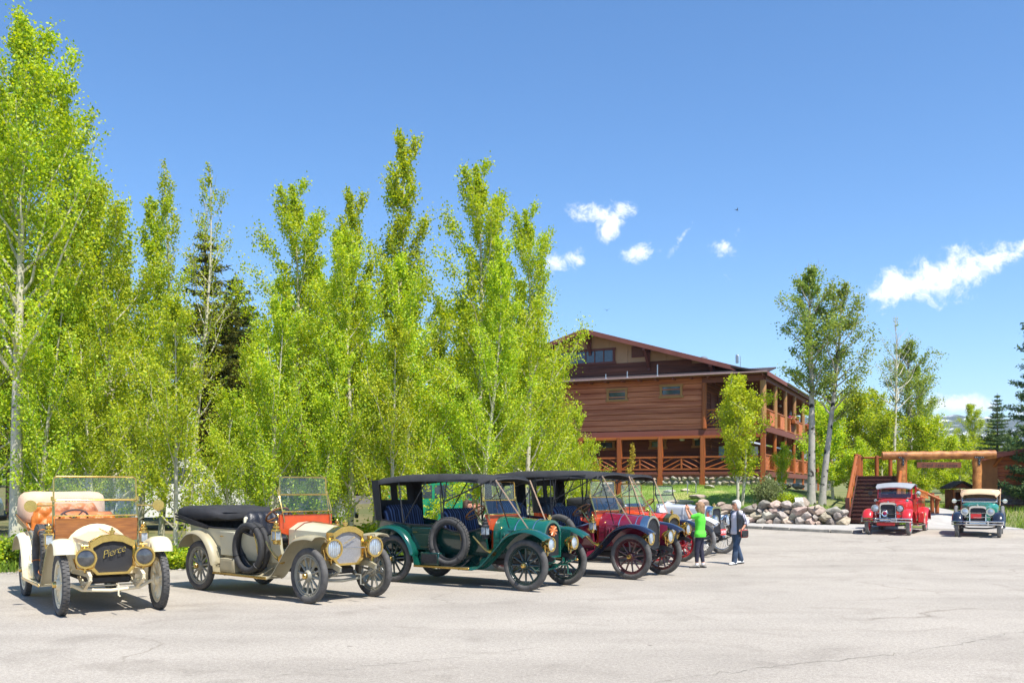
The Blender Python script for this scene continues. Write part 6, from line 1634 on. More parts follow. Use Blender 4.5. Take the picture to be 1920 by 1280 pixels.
def make_conifer(seed, H, r, nl, lm, bark, zb=.12, dens=1.0, leaf=.16, droop=-.15, whorls=26, per=9, trunk=.16):
    rs = np.random.default_rng(seed); r_ = random.Random(seed); tb = MB()
    tb.tube([(0, 0, -.1), (0, 0, H * .5), (0, 0, H)], [trunk, trunk * .6, .015], 8)
    C = []; D = []; W = []
    for k in range(whorls):
        t = (k + .5 * r_.random()) / whorls; z = lerp(H * zb, H * .985, t)
        L0 = r * (1 - t) ** .85 * r_.uniform(.75, 1.15) + .08
        n_ = max(4, int(per * (1 - .4 * t)))
        a0 = r_.uniform(0, 6.28)
        for j in range(n_):
            if r_.random() > dens: continue
            az = a0 + 6.2832 * j / n_ + r_.uniform(-.2, .2); L_ = L0 * r_.uniform(.7, 1.15)
            p0 = Vector((0, 0, z)); h = Vector((math.cos(az), math.sin(az), 0))
            pts = [p0 + h * (L_ * u) + Vector((0, 0, L_ * (droop * u + .22 * u * u))) for u in (0, .35, .7, 1)]
            tube_np(tb, pts, .02 * (1.1 - t), .004, 4)
            side = Vector((-h.y, h.x, 0))
            for u in np.linspace(.22, 1, max(3, int(L_ / .13))):
                b = p0 + h * (L_ * u) + Vector((0, 0, L_ * (droop * u + .22 * u * u)))
                C.append(b[:]); D.append(h[:]); W.append(.6)
                w = L_ * .34 * (1.05 - u)
                for sg in (-1, 1):
                    C.append((b + (side * sg + h * .6) * w * .6)[:]); D.append((side * sg + h * .7)[:]); W.append(.4 + w)
    C = np.array(C); D = np.array(D); W = np.array(W)
    idx = rs.choice(len(C), nl, p=W / W.sum()); n = nl
    P_ = C[idx] + D[idx] * rs.uniform(-.22, .26, n)[:, None] * (r * .22) + rs.normal(size=(n, 3)) * np.array([.05, .05, .035]) * (1 + r * .2)
    V, Fc = leaf_quads(P_, D[idx] * 3, leaf, rs, .26)
    tm = tb.mesh('trunk', 60, recalc=False); tm.materials.append(bark); cm = np_mesh('crown', V, Fc); cm.materials.append(lm)
    return tm, cm
spruce = make_conifer(41, 10, 2.3, 26000, spruce_leaf, pine_bark, .06, .95, .20, -.18, 30, 10)
spruce_b = make_conifer(42, 10, 2.7, 32000, spruce_leaf, pine_bark, .08, .95, .20, -.12, 28, 9)
pine_a = make_conifer(43, 13, 2.5, 30000, tip_leaf, pine_bark, .22, .8, .22, .05, 24, 8, .17)
pine_b = make_conifer(44, 13, 1.7, 15000, pine_leaf, pine_bark, .5, .85, .22, .10, 16, 8, .15)
G3 = 'conifers behind the aspens'
for (px, ty, d, ms, hh, lab) in ((385, 425, 42, pine_a, 13, 'broad olive pine rising behind the bare-limbed aspen'), (442, 508, 48, pine_b, 13, 'dark tall-stemmed pine right of the olive pine'), (466, 560, 52, pine_b, 13, 'shorter dark pine with bare stem above the timber wing'), (915, 600, 44, spruce_b, 10, 'dark spruce hidden behind the aspens near the lodge'),
                                 (420, 640, 46, pine_a, 13, 'smaller olive pine in front of the dark tall-stemmed pine'), (20, 420, 44, pine_a, 13, 'olive pine behind the tallest aspen at left')):
    x = (px - 960) / F * d; s = (topz(ty, d) - terrain(x, d)) / hh
    put_tree('pine_tree' if ms is not spruce_b else 'spruce_tree', lab, ms, x, d, s * 1.3, group=G3, sz=s)
# ---- right-hand side
big = make_aspen(51, 12.0, 5.2, 2.3, 10500, .095, .19, (.0, 0), 44, bark=aspen_bark_dark, lm=aspen_leaf_d, up=.55, shape='egg', curve=.12, sparse=.12, leafless_top=.02, droop=.12)
big2 = make_aspen(52, 11.0, 4.2, 2.2, 8200, .095, .16, (.07, 0), 40, bark=aspen_bark_dark, lm=aspen_leaf_d, up=.5, shape='egg', curve=.25, sparse=.15, droop=.15)
x = (1521 - 960) / F * 43.0; put_tree('aspen_tree', 'big old aspen with straight dark-scarred trunk before the porch', big, x, 43.0, 1.0, rz=0, group='pair of old aspens on the lawn', sz=(topz(492, 43) - terrain(x, 43)) / 12)
x = (1541 - 960) / F * 42.8; put_tree('aspen_tree', 'old aspen leaning right, beside the straight one on the lawn', big2, x, 42.8, 1.0, rz=0, group='pair of old aspens on the lawn', sz=(topz(536, 42.8) - terrain(x, 42.8)) / 11)
yng = make_aspen(53, 5.4, .9, 1.55, 17000, .082, .07, (.01, 0), 40, lm=aspen_leaf_y, shape='egg', up=.7, curve=.12, twin=True)
x = (1384 - 960) / F * 44.0; put_tree('aspen_tree', 'young bright yellow-green aspen with twin stems before the lodge corner', yng, x, 44.0, 1.12, rz=0, sz=(topz(708, 44) - terrain(x, 44)) / 5.4)
bud = make_aspen(54, 2.0, .35, .45, 700, .07, .022, (0, 0), 24, lm=leaf_mat('budding_leaf', '#c9b24a', '#a39a3c'), bark=grey_bark, shape='egg')
x = (1180 - 960) / F * 50.0; put_tree('sapling', 'thin yellow budding sapling before the lower porch railing', bud, x, 50.0, 1.05, sz=(topz(833, 50) - terrain(x, 50)) / 2.0)
mid = make_aspen(55, 5.0, .5, 1.5, 15000, .09, .07, (.02, 0), 38, lm=aspen_leaf, shape='round', up=.6)
bare = make_aspen(56, 12, 6.0, 1.3, 700, .08, .12, (.0, 0), 40, bark=aspen_bark, lm=aspen_leaf_d, up=.55, sparse=.7, curve=.2)
G4 = 'trees beyond the gateway and stairs'
R_trees = [
    (1562, 775, 47, mid, 5.0, 1.05, 'aspen_tree', 'round leafy tree right of the porch end'),
    (1468, 838, 45.5, V_low[0], 3.2, None, 'young_tree', 'small dark green tree in front of the lower porch posts'),
    (1600, 755, 52, mid, 5.0, 1.2, 'aspen_tree', 'bright leafy tree behind the stair top'),
    (1635, 735, 58, V_[3], 9.0, 1.1, 'aspen_tree', 'leafy tree behind the left gateway post'),
    (1658, 790, 50, mid, 5.0, 1.0, 'aspen_tree', 'low leafy tree between stairs and gateway'),
    (1675, 592, 50, bare, 12.0, 1.0, 'aspen_tree', 'tall almost leafless aspen behind the left gateway post'),
    (1705, 632, 53, big, 12.0, 1.0, 'aspen_tree', 'open-crowned aspen above the gateway crossbeam'),
    (1735, 690, 60, V_[3], 9.0, .85, 'aspen_tree', 'full leafy aspen above the gateway sign'),
    (1725, 800, 52, mid, 5.0, 1.0, 'aspen_tree', 'olive leafy tree seen under the gateway crossbeam, left part'),
    (1775, 830, 56, mid, 5.0, 1.0, 'aspen_tree', 'pale leafy tree seen under the gateway crossbeam, right part'),
    (1828, 760, 66, V_[2], 10.0, .9, 'aspen_tree', 'slim light green aspen left of the small spruce'),
    (1700, 860, 47, V_low[0], 3.2, None, 'young_tree', 'low bright bush tree behind the fire truck'),
    (1800, 850, 75, V_[5], 7.0, 1.0, 'aspen_tree', 'far small aspen between sign and right gateway post'),
    (1610, 830, 46.5, V_low[0], 3.2, None, 'young_tree', 'small tree beside the stair handrail'),
]
for (px, ty, d, ms, hh, w, nm, lab) in R_trees:
    x = (px - 960) / F * d; s = (topz(ty, d) - terrain(x, d)) / hh
    put_tree(nm, lab, ms, x, d, w or s, group=G4, sz=s)
G5 = 'spruces by the right-hand cabin'
for (px, ty, d, ms, w, lab) in ((1870, 735, 62, spruce_b, .85, 'small pointed spruce left of the cabin roof'), (1955, 450, 44.5, spruce, .68, 'tall dark spruce cut by the right edge of the picture')):
    x = (px - 960) / F * d; s = (topz(ty, d) - terrain(x, d)) / 10
    put_tree('spruce_tree', lab, ms, x, d, w * max(.75, s * .9), group=G5, sz=s)
# distant wood that closes the view between the trunks
def far_wood(name, label, x0, x1, y0, y1, n, h0, h1, mt, seed, leaf=.55):
    rs = np.random.default_rng(seed); C = []
    xs = rs.uniform(x0, x1, n); ys = rs.uniform(y0, y1, n); hs = rs.uniform(h0, h1, n)
    per = 130; P_ = []
    for x, y, h in zip(xs, ys, hs):
        t = rs.uniform(0, 1, per); r = (h * .24) * (1 - t) ** .6 * np.sqrt(rs.uniform(0, 1, per)); a = rs.uniform(0, 6.28, per)
        z0 = terrain(max(-70, min(70, x)), min(y, 120))
        P_.append(np.stack([x + r * np.cos(a), y + r * np.sin(a), z0 + .3 + t * h], 1))
    P_ = np.concatenate(P_)
    V, Fc = leaf_quads(P_, np.zeros_like(P_), leaf, rs)
    o = link(name, np_mesh(name, V, Fc), mt); tag(o, label, 'trees', kind='stuff'); return o
far_wood('far_woodland', 'distant green woodland closing the view beyond the trees', -75, 12, 75, 110, 150, 4, 7.5, deep_leaf, 61)
far_wood('far_woodland', 'distant pale green woodland below the mountain', 30, 95, 85, 125, 130, 3.5, 5.5, aspen_leaf_d, 62)

# shrubs
def make_shrub(seed, n, r, h, leaf, lm):
    rs = np.random.default_rng(seed); tb = MB(); r_ = random.Random(seed); C = []
    for k in range(16):
        az = r_.uniform(0, 6.28); sp = r_.uniform(.2, 1) * r; tip = Vector((math.cos(az) * sp, math.sin(az) * sp, h * r_.uniform(.6, 1) * math.sqrt(max(.1, 1 - (sp / r) ** 2 * .6))))
        m_ = tip * .5 + Vector((0, 0, h * .12)); tb.tube([(0, 0, -.05), m_, tip], [.014, .009, .004], 4, cap=False)
        for j in range(8):
            t = .3 + .7 * j / 7; q = (Vector((0, 0, 0)).lerp(m_, t * 2) if t < .5 else m_.lerp(tip, t * 2 - 1)); C.append(q[:])
    C = np.array(C); P_ = C[rs.integers(0, len(C), n)] + rs.normal(size=(n, 3)) * r * .17; P_[:, 2] = np.abs(P_[:, 2])
    V, Fc = leaf_quads(P_, np.zeros_like(P_), leaf, rs)
    tm = tb.mesh('stems', 60, recalc=False); tm.materials.append(grey_bark); cm = np_mesh('foliage', V, Fc); cm.materials.append(lm); return tm, cm
sh_grey = make_shrub(71, 4200, .95, 1.35, .075, dull_leaf); sh_green = make_shrub(72, 2600, .6, .8, .075, aspen_leaf); sh_deep = make_shrub(73, 2600, .65, .75, .075, deep_leaf)
def put_shrub(label, ms, px, d, s, sz=None, group=None):
    x = (px - 960) / F * d; t = thing('shrub', label, 'shrub', (x, d, terrain(x, d) - .03), rnd.uniform(0, 6), group); t.scale = (s, s, sz or s)
    link('stems', ms[0], None, t); link('foliage', ms[1], None, t); return t
put_shrub('large grey-green shrub above the boulder wall, right of the young aspen', sh_grey, 1432, 42.6, 1.0, 1.15)
put_shrub('bright low plants beside the grey-green shrub', sh_green, 1472, 42.4, .9, .8)
put_shrub('low bright plants behind the small white placard', sh_green, 1490, 42.2, .6, .7)
put_shrub('small shrub at the wall end beside the stairway foot', sh_deep, 1588, 41.5, .6)
put_shrub('clump of green weeds by the right gateway post', sh_green, 1797, 40.2, .35, .3)
G6 = 'low undergrowth shrubs along the asphalt edge'
lab6 = ['leftmost undergrowth shrub at the asphalt edge', 'deep green shrub behind the cream car rear wheel', 'shrub behind the cream car spare tyres', 'shrub between cream and sage cars, nearest the asphalt', 'shrub behind the sage car rear wheel', 'yellowish shrub behind the sage car body', 'shrub behind the sage car spare tyres', 'shrub behind the sage car windscreen', 'shrub left of the green car rear fender', 'shrub under the green car canopy, seen through it', 'shrub behind the green car front seat', 'shrub seen between green and maroon cars', 'shrub right of the cream car front fender', 'shrub behind the sage car bonnet']
for i, (px, d, s) in enumerate(((-20, 22.2, 1.0), (40, 22.6, 1.1), (95, 23.4, 1.2), (335, 22.6, .8), (372, 23.0, .9), (425, 24.0, 1.1), (470, 24.5, 1.1), (545, 24.6, 1.2), (690, 26.0, 1.3), (770, 27.5, 1.2), (860, 29, 1.2), (980, 31.5, 1.4), (300, 22.5, .75), (610, 25.0, 1.2))):
    put_shrub(lab6[i], (sh_green, sh_deep, sh_green)[i % 3], px, d, s, s * .9, G6)
# ground cover: grass and weeds in tufts
def grass_field(name, label, pts, blade, mt, seed):
    rs = np.random.default_rng(seed); n = len(pts); P_ = np.array(pts)
    a = rs.uniform(0, 6.28, n); w = rs.uniform(.010, .022, n) * blade / .3; h = blade * rs.uniform(.5, 1.3, n); ln = rs.normal(size=(n, 2)) * .35 * h[:, None]
    dx = np.stack([np.cos(a) * w, np.sin(a) * w, np.zeros(n)], 1)
    tip = P_ + np.stack([ln[:, 0], ln[:, 1], h], 1); midp = P_ + np.stack([ln[:, 0] * .3, ln[:, 1] * .3, h * .55], 1)
    V = np.stack([P_ - dx, P_ + dx, midp + dx * .7, midp - dx * .7, tip], 1)
    Vf = V.reshape(-1, 3); base = np.arange(n) * 5
    F1 = np.stack([base, base + 1, base + 2, base + 3], 1); F2 = np.stack([base + 3, base + 2, base + 4, base + 4], 1)
    me = bpy.data.meshes.new(name); fs = F1.tolist() + np.stack([base + 3, base + 2, base + 4], 1).tolist()
    me.from_pydata(Vf.tolist(), [], fs); me.materials.append(mt); o = link(name, me); tag(o, label, 'grass', kind='stuff'); return o
rs_ = random.Random(5); pts = []
while len(pts) < 16000:
    x = rs_.uniform(-16, 5.2); d = rs_.random() ** 1.8 * 7; y = yf(x) + .15 + d
    if math.sin(x * 2.1 + y) + math.sin(x * .7 - y * 1.9) + rs_.gauss(0, .7) < -.3: continue
    pts.append((x, y, terrain(x, y) - .02))
grass_field('undergrowth_grass', 'tufts of green grass and weeds under the aspens', pts, .26, leaf_mat('weed_blade', '#94ab3a', '#54742a', '#74903a', .35), 81)
pts = []
while len(pts) < 24000:
    x = rs_.uniform(6.6, 14.0); y = yf(x) + .2 + rs_.random() ** 1.3 * 12.5
    pts.append((x, y, terrain(x, y) - .01))
grass_field('lawn_grass', 'mown green grass blades of the lawn slope', pts, .10, leaf_mat('lawn_blade', '#93ad48', '#658a34', '#7d9c3e', .35), 82)
pts = []
while len(pts) < 9000:
    x = rs_.uniform(16, 28); y = yf(x) + .3 + rs_.random() ** 1.3 * 14
    if abs(x - lerp(18.5, 19.6, (y - 38.3) / 9)) < 2.1: continue
    pts.append((x, y, terrain(x, y) - .01))
grass_field('bank_grass', 'rough grass on the bank beyond the gateway', pts, .22, MAT['weed_blade'], 83)

# loose gravel along the edge of the asphalt
rg = np.random.default_rng(95); Vs = []; Fs = []; off = 0
ico = bmesh.new(); bmesh.ops.create_icosphere(ico, subdivisions=1, radius=1); IV = np.array([v.co[:] for v in ico.verts]); IF = np.array([[v.index for v in f.verts] for f in ico.faces]); ico.free()
for k in range(1500):
    x = rg.uniform(-16, 5); y = yf(x) + rg.normal(0, .16) - .02; r = rg.uniform(.008, .03) * (2.2 if rg.random() < .06 else 1)
    Vs.append(IV * np.array([r * rg.uniform(.8, 1.5), r, r * .6]) + np.array([x, y, max(lot_z(x, y), terrain(x, y) - .03) + r * .3])); Fs.append(IF + off); off += len(IV)
gv = link('gravel', np_mesh('gravel', np.concatenate(Vs), np.concatenate(Fs)), mat('edge_gravel', (.36, .32, .27), .95, 0, .4, 9)); tag(gv, 'loose gravel and grit along the asphalt edge under the aspens', 'gravel', kind='stuff')
# ------------------------------------------------------------------ people
def remeshed(mb, name, material, parent, voxel=.009, smooth=6):
    me = mb.mesh(name + '_raw', 180); o = bpy.data.objects.new(name + '_raw', me); col.objects.link(o)
    r = o.modifiers.new('r', 'REMESH'); r.mode = 'VOXEL'; r.voxel_size = voxel; r.use_smooth_shade = True
    if smooth:
        s = o.modifiers.new('s', 'SMOOTH'); s.factor = .5; s.iterations = smooth
    dg = bpy.context.evaluated_depsgraph_get(); m2 = bpy.data.meshes.new_from_object(o.evaluated_get(dg))
    bpy.data.objects.remove(o); bpy.data.meshes.remove(me)
    m2.name = name; m2.materials.clear(); m2.materials.append(material); m2.shade_smooth()
    return link(name, m2, None, parent)
skin = mat('skin', '#c98f72', .55, 0, .08, 9, spec=.4)
def seg(mb, pts, rs, n=12):
    mb.tube(pts, rs, n)
    for p, r in zip(pts, rs): mb.ell(p, (r, r, r), 10, 8)
def person(label, loc, rz, H, pose, wear, group=None):
    """faces +x; pose in fractions of the height: feet, hands, elbows; wear: colours and garments"""
    p = thing('person', label, 'person', loc, rz, group)
    V = lambda x, y, z: Vector((x, y, z)) * H
    fl, fr = pose['feet']           # left (+y) and right (-y) ankles
    hipL, hipR = V(0, .052, .50), V(0, -.052, .50)
    lean = pose.get('lean', 0.0)
    sh = [V(lean, .098, .805), V(lean, -.098, .805)]
    ank = [V(*fl), V(*fr)]
    knee = [(a + h) / 2 + V(.035 + pose.get('knee', 0), 0, .01) for a, h in zip(ank, (hipL, hipR))]
    elb = [V(*e) for e in pose['elbows']]; wri = [V(*w) for w in pose['wrists']]
    hd = V(lean * 1.3 + .015, 0, .925)
    tor = [(.47, .062, .088), (.52, .070, .100), (.58, .062, .086), (.65, .066, .090), (.72, .074, .100), (.775, .066, .104), (.815, .044, .080), (.84, .030, .036), (.875, .030, .032)]
    def torso(mb, k, z0=.0, z1=1.0, n=20, add=0.0, flare=0.0):
        rings = []
        for z, rx, ry in tor:
            if z < z0 - .001 or z > z1 + .001: continue
            lx = lean * max(0, (z - .5) / .3) + (-.006 if z < .55 else 0)
            kk = k * (1 + flare * max(0, (.60 - z) / .12)); rings.append([V(lx + (rx * kk + add) * math.cos(2 * PI * j / n), (ry * kk + add) * math.sin(2 * PI * j / n), z) for j in range(n)])
        mb.loft(rings)
    b = MB(); torso(b, .94)
    b.ell(hd, (.066 * H, .054 * H, .074 * H), 16, 12); b.ell(hd + V(.022, 0, -.028), (.042 * H, .040 * H, .045 * H), 12, 8)
    b.ell(hd + V(.066, 0, -.008), (.012 * H, .009 * H, .016 * H), 8, 6)          # nose
    for s in (-1, 1): b.ell(hd + V(-.002, s * .053, -.004), (.012 * H, .007 * H, .020 * H), 8, 6)
    b.ell(hd + V(.060, 0, -.040), (.008 * H, .018 * H, .006 * H), 8, 6)            # lips
    b.tube([V(lean, 0, .80), hd - V(.01, 0, .03)], .033 * H, 12)
    for i in range(2):
        s = 1 if i == 0 else -1
        seg(b, [sh[i] - V(0, s * .01, .005), elb[i], wri[i]], [.030 * H, .024 * H, .016 * H])
        seg(b, [(hipL, hipR)[i], knee[i], ank[i]], [.052 * H, .036 * H, .024 * H])
        # hand: palm, four fingers with a bend, thumb from the side
        d = (wri[i] - elb[i]).normalized(); hv = pose.get('hand', None)
        d = Vector(hv[i]).normalized() if hv else d
        side = d.cross(Vector((1, 0, 0)) if abs(d.x) < .8 else Vector((0, 0, 1))).normalized(); nrm = side.cross(d)
        pc = wri[i] + d * .028 * H
        b.tube([wri[i], pc, pc + d * .022 * H], [.014 * H, .020 * H, .018 * H], 10)
        for k in range(4):
            o = side * (k - 1.5) * .0105 * H; L_ = (.034, .040, .038, .030)[k] * H
            q0 = pc + d * .018 * H + o; q1 = q0 + d * L_ * .5 + nrm * .004 * H; q2 = q1 + d * L_ * .35 + nrm * .014 * H
            b.tube([q0, q1, q2], [.0058 * H, .0054 * H, .0046 * H], 7)
        q0 = pc + side * .018 * H; q1 = q0 + side * .012 * H + d * .014 * H; b.tube([q0, q1, q1 + d * .016 * H + nrm * .008 * H], [.007 * H, .0062 * H, .005 * H], 7)
    body = remeshed(b, 'body', skin, p, .0068, 3)
    for s in (-1, 1): MB().ell(hd + V(.061, s * .021, .010), (.004 * H, .009 * H, .006 * H), 8, 6).obj('eye', interior_dark, p)
    if wear.get('glasses'):
        g = MB()
        for s in (-1, 1): g.ell(hd + V(.068, s * .022, .008), (.003 * H, .017 * H, .012 * H), 10, 6)
        g.tube([hd + V(.066, -.04, .010), hd + V(.005, -.056, .012)], .002 * H, 5); g.tube([hd + V(.066, .04, .010), hd + V(.005, .056, .012)], .002 * H, 5)
        g.obj('glasses', interior_dark, p)
    # trousers
    t = MB(); torso(t, 1.10, .47, .585)
    for i in range(2):
        hp = (hipL, hipR)[i]; w = wear.get('leg', 1.2); hem = wear.get('hem', .05)
        an = ank[i] + (knee[i] - ank[i]) * hem
        seg(t, [hp, knee[i], an], [.056 * H * w * .95, .040 * H * w, wear.get('hem_r', .030) * H])
    t.ell(V(-.02, 0, .50), (.07 * H, .095 * H, .06 * H), 14, 10)
    remeshed(t, 'trousers', wear['trousers'], p, .011, 5)
    # shirt with sleeves
    sdraw = MB(); torso(sdraw, 1.12, wear.get('shirt_low', .52), .84, flare=.20)
    for i in range(2):
        s = 1 if i == 0 else -1; e = sh[i].lerp(elb[i], wear.get('sleeve', .75)); pts_ = [sh[i] - V(0, s * .012, .0), e]; rr = [.041 * H, .038 * H]
        if wear.get('sleeve', .75) > 1: e = elb[i].lerp(wri[i], wear['sleeve'] - 1); pts_ = [sh[i] - V(0, s * .012, 0), elb[i], e]; rr = [.040 * H, .033 * H, .029 * H]
        seg(sdraw, pts_, rr)
    remeshed(sdraw, 'shirt', wear['shirt'], p, .011, 5)
    # shoes
    for i in range(2):
        a = ank[i]; ds = Vector((math.cos(pose.get('toe', (0, 0))[i]), math.sin(pose.get('toe', (0, 0))[i]), 0)); sd = Vector((-ds.y, ds.x, 0))
        m = MB(); z0 = max(.0, a.z - .045 * H)
        rings = []
        for u, w, h in ((-.045, .020, .030), (-.03, .027, .052), (.0, .029, .060), (.04, .029, .044), (.075, .031, .032), (.10, .022, .024), (.112, .010, .016)):
            c = Vector((a.x, a.y, 0)) + ds * u * H
            rings.append([c + sd * (w * H * math.cos(q)) + Vector((0, 0, z0 + h * H * .5 + h * H * .5 * math.sin(q))) for q in (2 * PI * j / 12 for j in range(12))])
        m.loft(rings); so = m.obj('shoe', wear['shoes'], p, 60)
        m2 = MB(); m2.loft([[q * 1.0 + (q - (Vector((a.x, a.y, q.z)))) * .06 - Vector((0, 0, .004)) for q in [Vector((r_[0].x, r_[0].y, 0)) * 0 + Vector((pt.x, pt.y, z0 + min(pt.z - z0, .018 * H))) for pt in r_]] for r_ in rings]); m2.obj('sole', wear.get('sole', rubber), so, 60)
        if wear.get('socks'): MB().tube([a + V(0, 0, -.02), a + (knee[i] - a) * .14], .026 * H, 10).obj('sock', wear['socks'], p)
    # hair: cap over the skull, longer at the nape
    h = MB(); L_ = wear.get('hair_len', .06)
    h.ell(hd + V(-.014, 0, .018), (.070 * H, .064 * H, .070 * H), 16, 12)
    h.ell(hd + V(-.034, 0, -L_ * .45), (.046 * H, .062 * H, (.045 + L_ * .55) * H), 14, 10)
    for s in (-1, 1): h.ell(hd + V(-.004, s * .050, -L_ * .4), (.036 * H, .020 * H, (.035 + L_ * .5) * H), 10, 8)
    if wear.get('fringe', True): h.ell(hd + V(.040, 0, .052), (.030 * H, .045 * H, .022 * H), 10, 8)
    remeshed(h, 'hair', wear['hair'], p, .009, 4)
    return p, V, sh, elb, wri, hd
hair_blonde = mat('ash_blonde_hair', '#b08a62', .55, 0, .35, 22, .6, 60, stretch=(3, 3, .6), c2='#7d5f48')
hair_silver = mat('silver_hair', '#d2cec6', .6, 0, .25, 22, .6, 60, stretch=(3, 3, .6))
hair_brown = mat('brown_hair', '#4a3425', .6, 0, .3, 20, .6, 60)
lime = mat('lime_shirt', (.12, .72, .05), .8, 0, .06, 6, .35, 14)
legging = mat('navy_leggings', (.020, .018, .038), .75, 0, .3, 8, .3, 30)
denim = mat('blue_denim', (.045, .075, .13), .85, 0, .5, 5, .4, 60)
lilac = mat('pale_lilac_shirt', (.62, .60, .70), .85, 0, .06, 6, .35, 16)
puffer = mat('black_puffer', (.018, .020, .026), .42, 0, .3, 5, .3, 20)
shoe_grey = mat('grey_shoe', (.20, .185, .16), .7, 0, .3, 14)
shoe_white = mat('white_shoe', (.75, .74, .72), .6, 0, .1)
sock_white = mat('white_sock', (.75, .74, .76), .9)
blue_shirt = mat('cobalt_shirt', (.015, .045, .55), .8, 0, .1, 5)
grey_shirt = mat('grey_green_shirt', (.36, .38, .34), .85, 0, .1, 5)
khaki = mat('khaki_cloth', (.30, .25, .18), .85, 0, .1, 5)

# woman photographing the cars
gx, gy = 4.50, 23.0
pA, V, sh, elb, wri, hd = person('woman in lime green T-shirt raising a phone toward the cars', (gx, gy, lot_z(gx, gy)), R(152), 1.56,
    dict(feet=((.03, .055, .045), (-.045, -.03, .045)), elbows=((.13, .10, .765), (.13, -.11, .76)), wrists=((.20, .045, .885), (.20, -.055, .885)), hand=((.0, -.1, 1), (.0, .1, 1)), toe=(.3, -.2), lean=-.01, knee=-.02),
    dict(trousers=legging, leg=1.0, hem=.22, hem_r=.030, shirt=lime, shirt_low=.47, sleeve=.62, shoes=shoe_grey, socks=sock_white, hair=hair_blonde, hair_len=.085))
ph_c = pA.matrix_basis @ Vector(((wri[0] + wri[1]) / 2 + V(.012, 0, .045)))
phn = MB().box((0, 0, 0), (.010, .075, .15), .004).obj('phone', interior_dark); phn.location = ph_c; phn.rotation_euler = (0, 0, R(152)); tag(phn, 'dark phone held up by the woman in lime green', 'phone')
# woman with padded vest
vx, vy = 5.62, 24.0
pB, V, sh, elb, wri, hd = person('silver-haired woman in black padded vest and jeans walking left', (vx, vy, lot_z(vx, vy)), R(212), 1.60,
    dict(feet=((.10, .045, .045), (-.13, -.035, .055)), elbows=((-.075, .150, .67), (-.05, -.135, .66)), wrists=((.02, .150, .565), (.03, -.125, .555)), hand=((.6, -.2, -.6), (.6, .1, -.7)), toe=(0, -.1), lean=.0, knee=-.015),
    dict(trousers=denim, leg=1.16, hem=.06, hem_r=.044, shirt=lilac, shirt_low=.47, sleeve=1.30, shoes=shoe_white, hair=hair_silver, hair_len=.03, glasses=True))
ve = MB(); tor_v = [(.475, .086, .124), (.52, .088, .126), (.58, .082, .116), (.65, .084, .116), (.72, .092, .124), (.775, .084, .112), (.815, .062, .088), (.845, .044, .054)]
rings_o = []
for i in range(len(tor_v) - 1):
    for q in range(4):
        t = q / 4; z, rx, ry = [lerp(a, b, t) for a, b in zip(tor_v[i], tor_v[i + 1])]; pf = .006 * abs(math.sin(t * 2 * PI))
        rings_o.append((z, rx * 1.10 + pf, ry * 1.08 + pf))
rings = []
for z, rx, ry in rings_o:
    a0 = .62; n = 22
    out = [V(rx * math.cos(a0 + (2 * PI - 2 * a0) * j / n), ry * math.sin(a0 + (2 * PI - 2 * a0) * j / n), z) for j in range(n + 1)]
    inn = [Vector((q.x * .90, q.y * .90, q.z)) for q in out]
    rings.append(out + inn[::-1])
ve.loft(rings); ve.obj('vest', puffer, pB, 60)
bag_c = pB.matrix_basis @ V(.03, .19, .50)
bg = thing('handbag', 'black and red patterned handbag at the hip of the woman in the vest', 'bag', bag_c, R(212))
bagm = stripe_mat('bag_pattern', (.02, .02, .022), (.45, .05, .04), 9)
m = MB(); m.box((0, 0, -.02), (.26, .09, .20), .035); m.obj('pouch', bagm, bg)
MB().tube([(-.10, 0, .07), (-.08, -.02, .30), (-.02, -.06, .52), (.06, -.02, .30), (.10, 0, .07)], .008, 6).obj('strap', puffer, bg)
# onlooker behind the green car
ox, oy = -1.05, 22.4
person('person in grey top behind the green car, arms raised', (ox, oy, lot_z(ox, oy)), R(-35), 1.62,
    dict(feet=((.0, .06, .045), (.02, -.06, .045)), elbows=((.12, .11, .75), (.12, -.12, .75)), wrists=((.17, .05, .88), (.17, -.05, .88)), hand=((.0, 0, 1), (.0, 0, 1))),
    dict(trousers=khaki, leg=1.15, hem=.5, hem_r=.045, shirt=grey_shirt, sleeve=.6, shoes=shoe_white, hair=hair_brown, hair_len=.05))
# man on the upper porch
mp = lodge.matrix_basis @ Vector((-.55, 13.0, UF - .06))
person('man in cobalt blue shirt standing at the upper porch rail', mp, R(100), 1.74,
    dict(feet=((.0, .06, .045), (.02, -.06, .045)), elbows=((-.02, .15, .66), (-.02, -.15, .66)), wrists=((.06, .14, .55), (.06, -.14, .55)), hand=((.1, 0, -1), (.1, 0, -1))),
    dict(trousers=khaki, leg=1.2, shirt=blue_shirt, sleeve=.8, shoes=shoe_grey, hair=hair_silver, hair_len=.0))

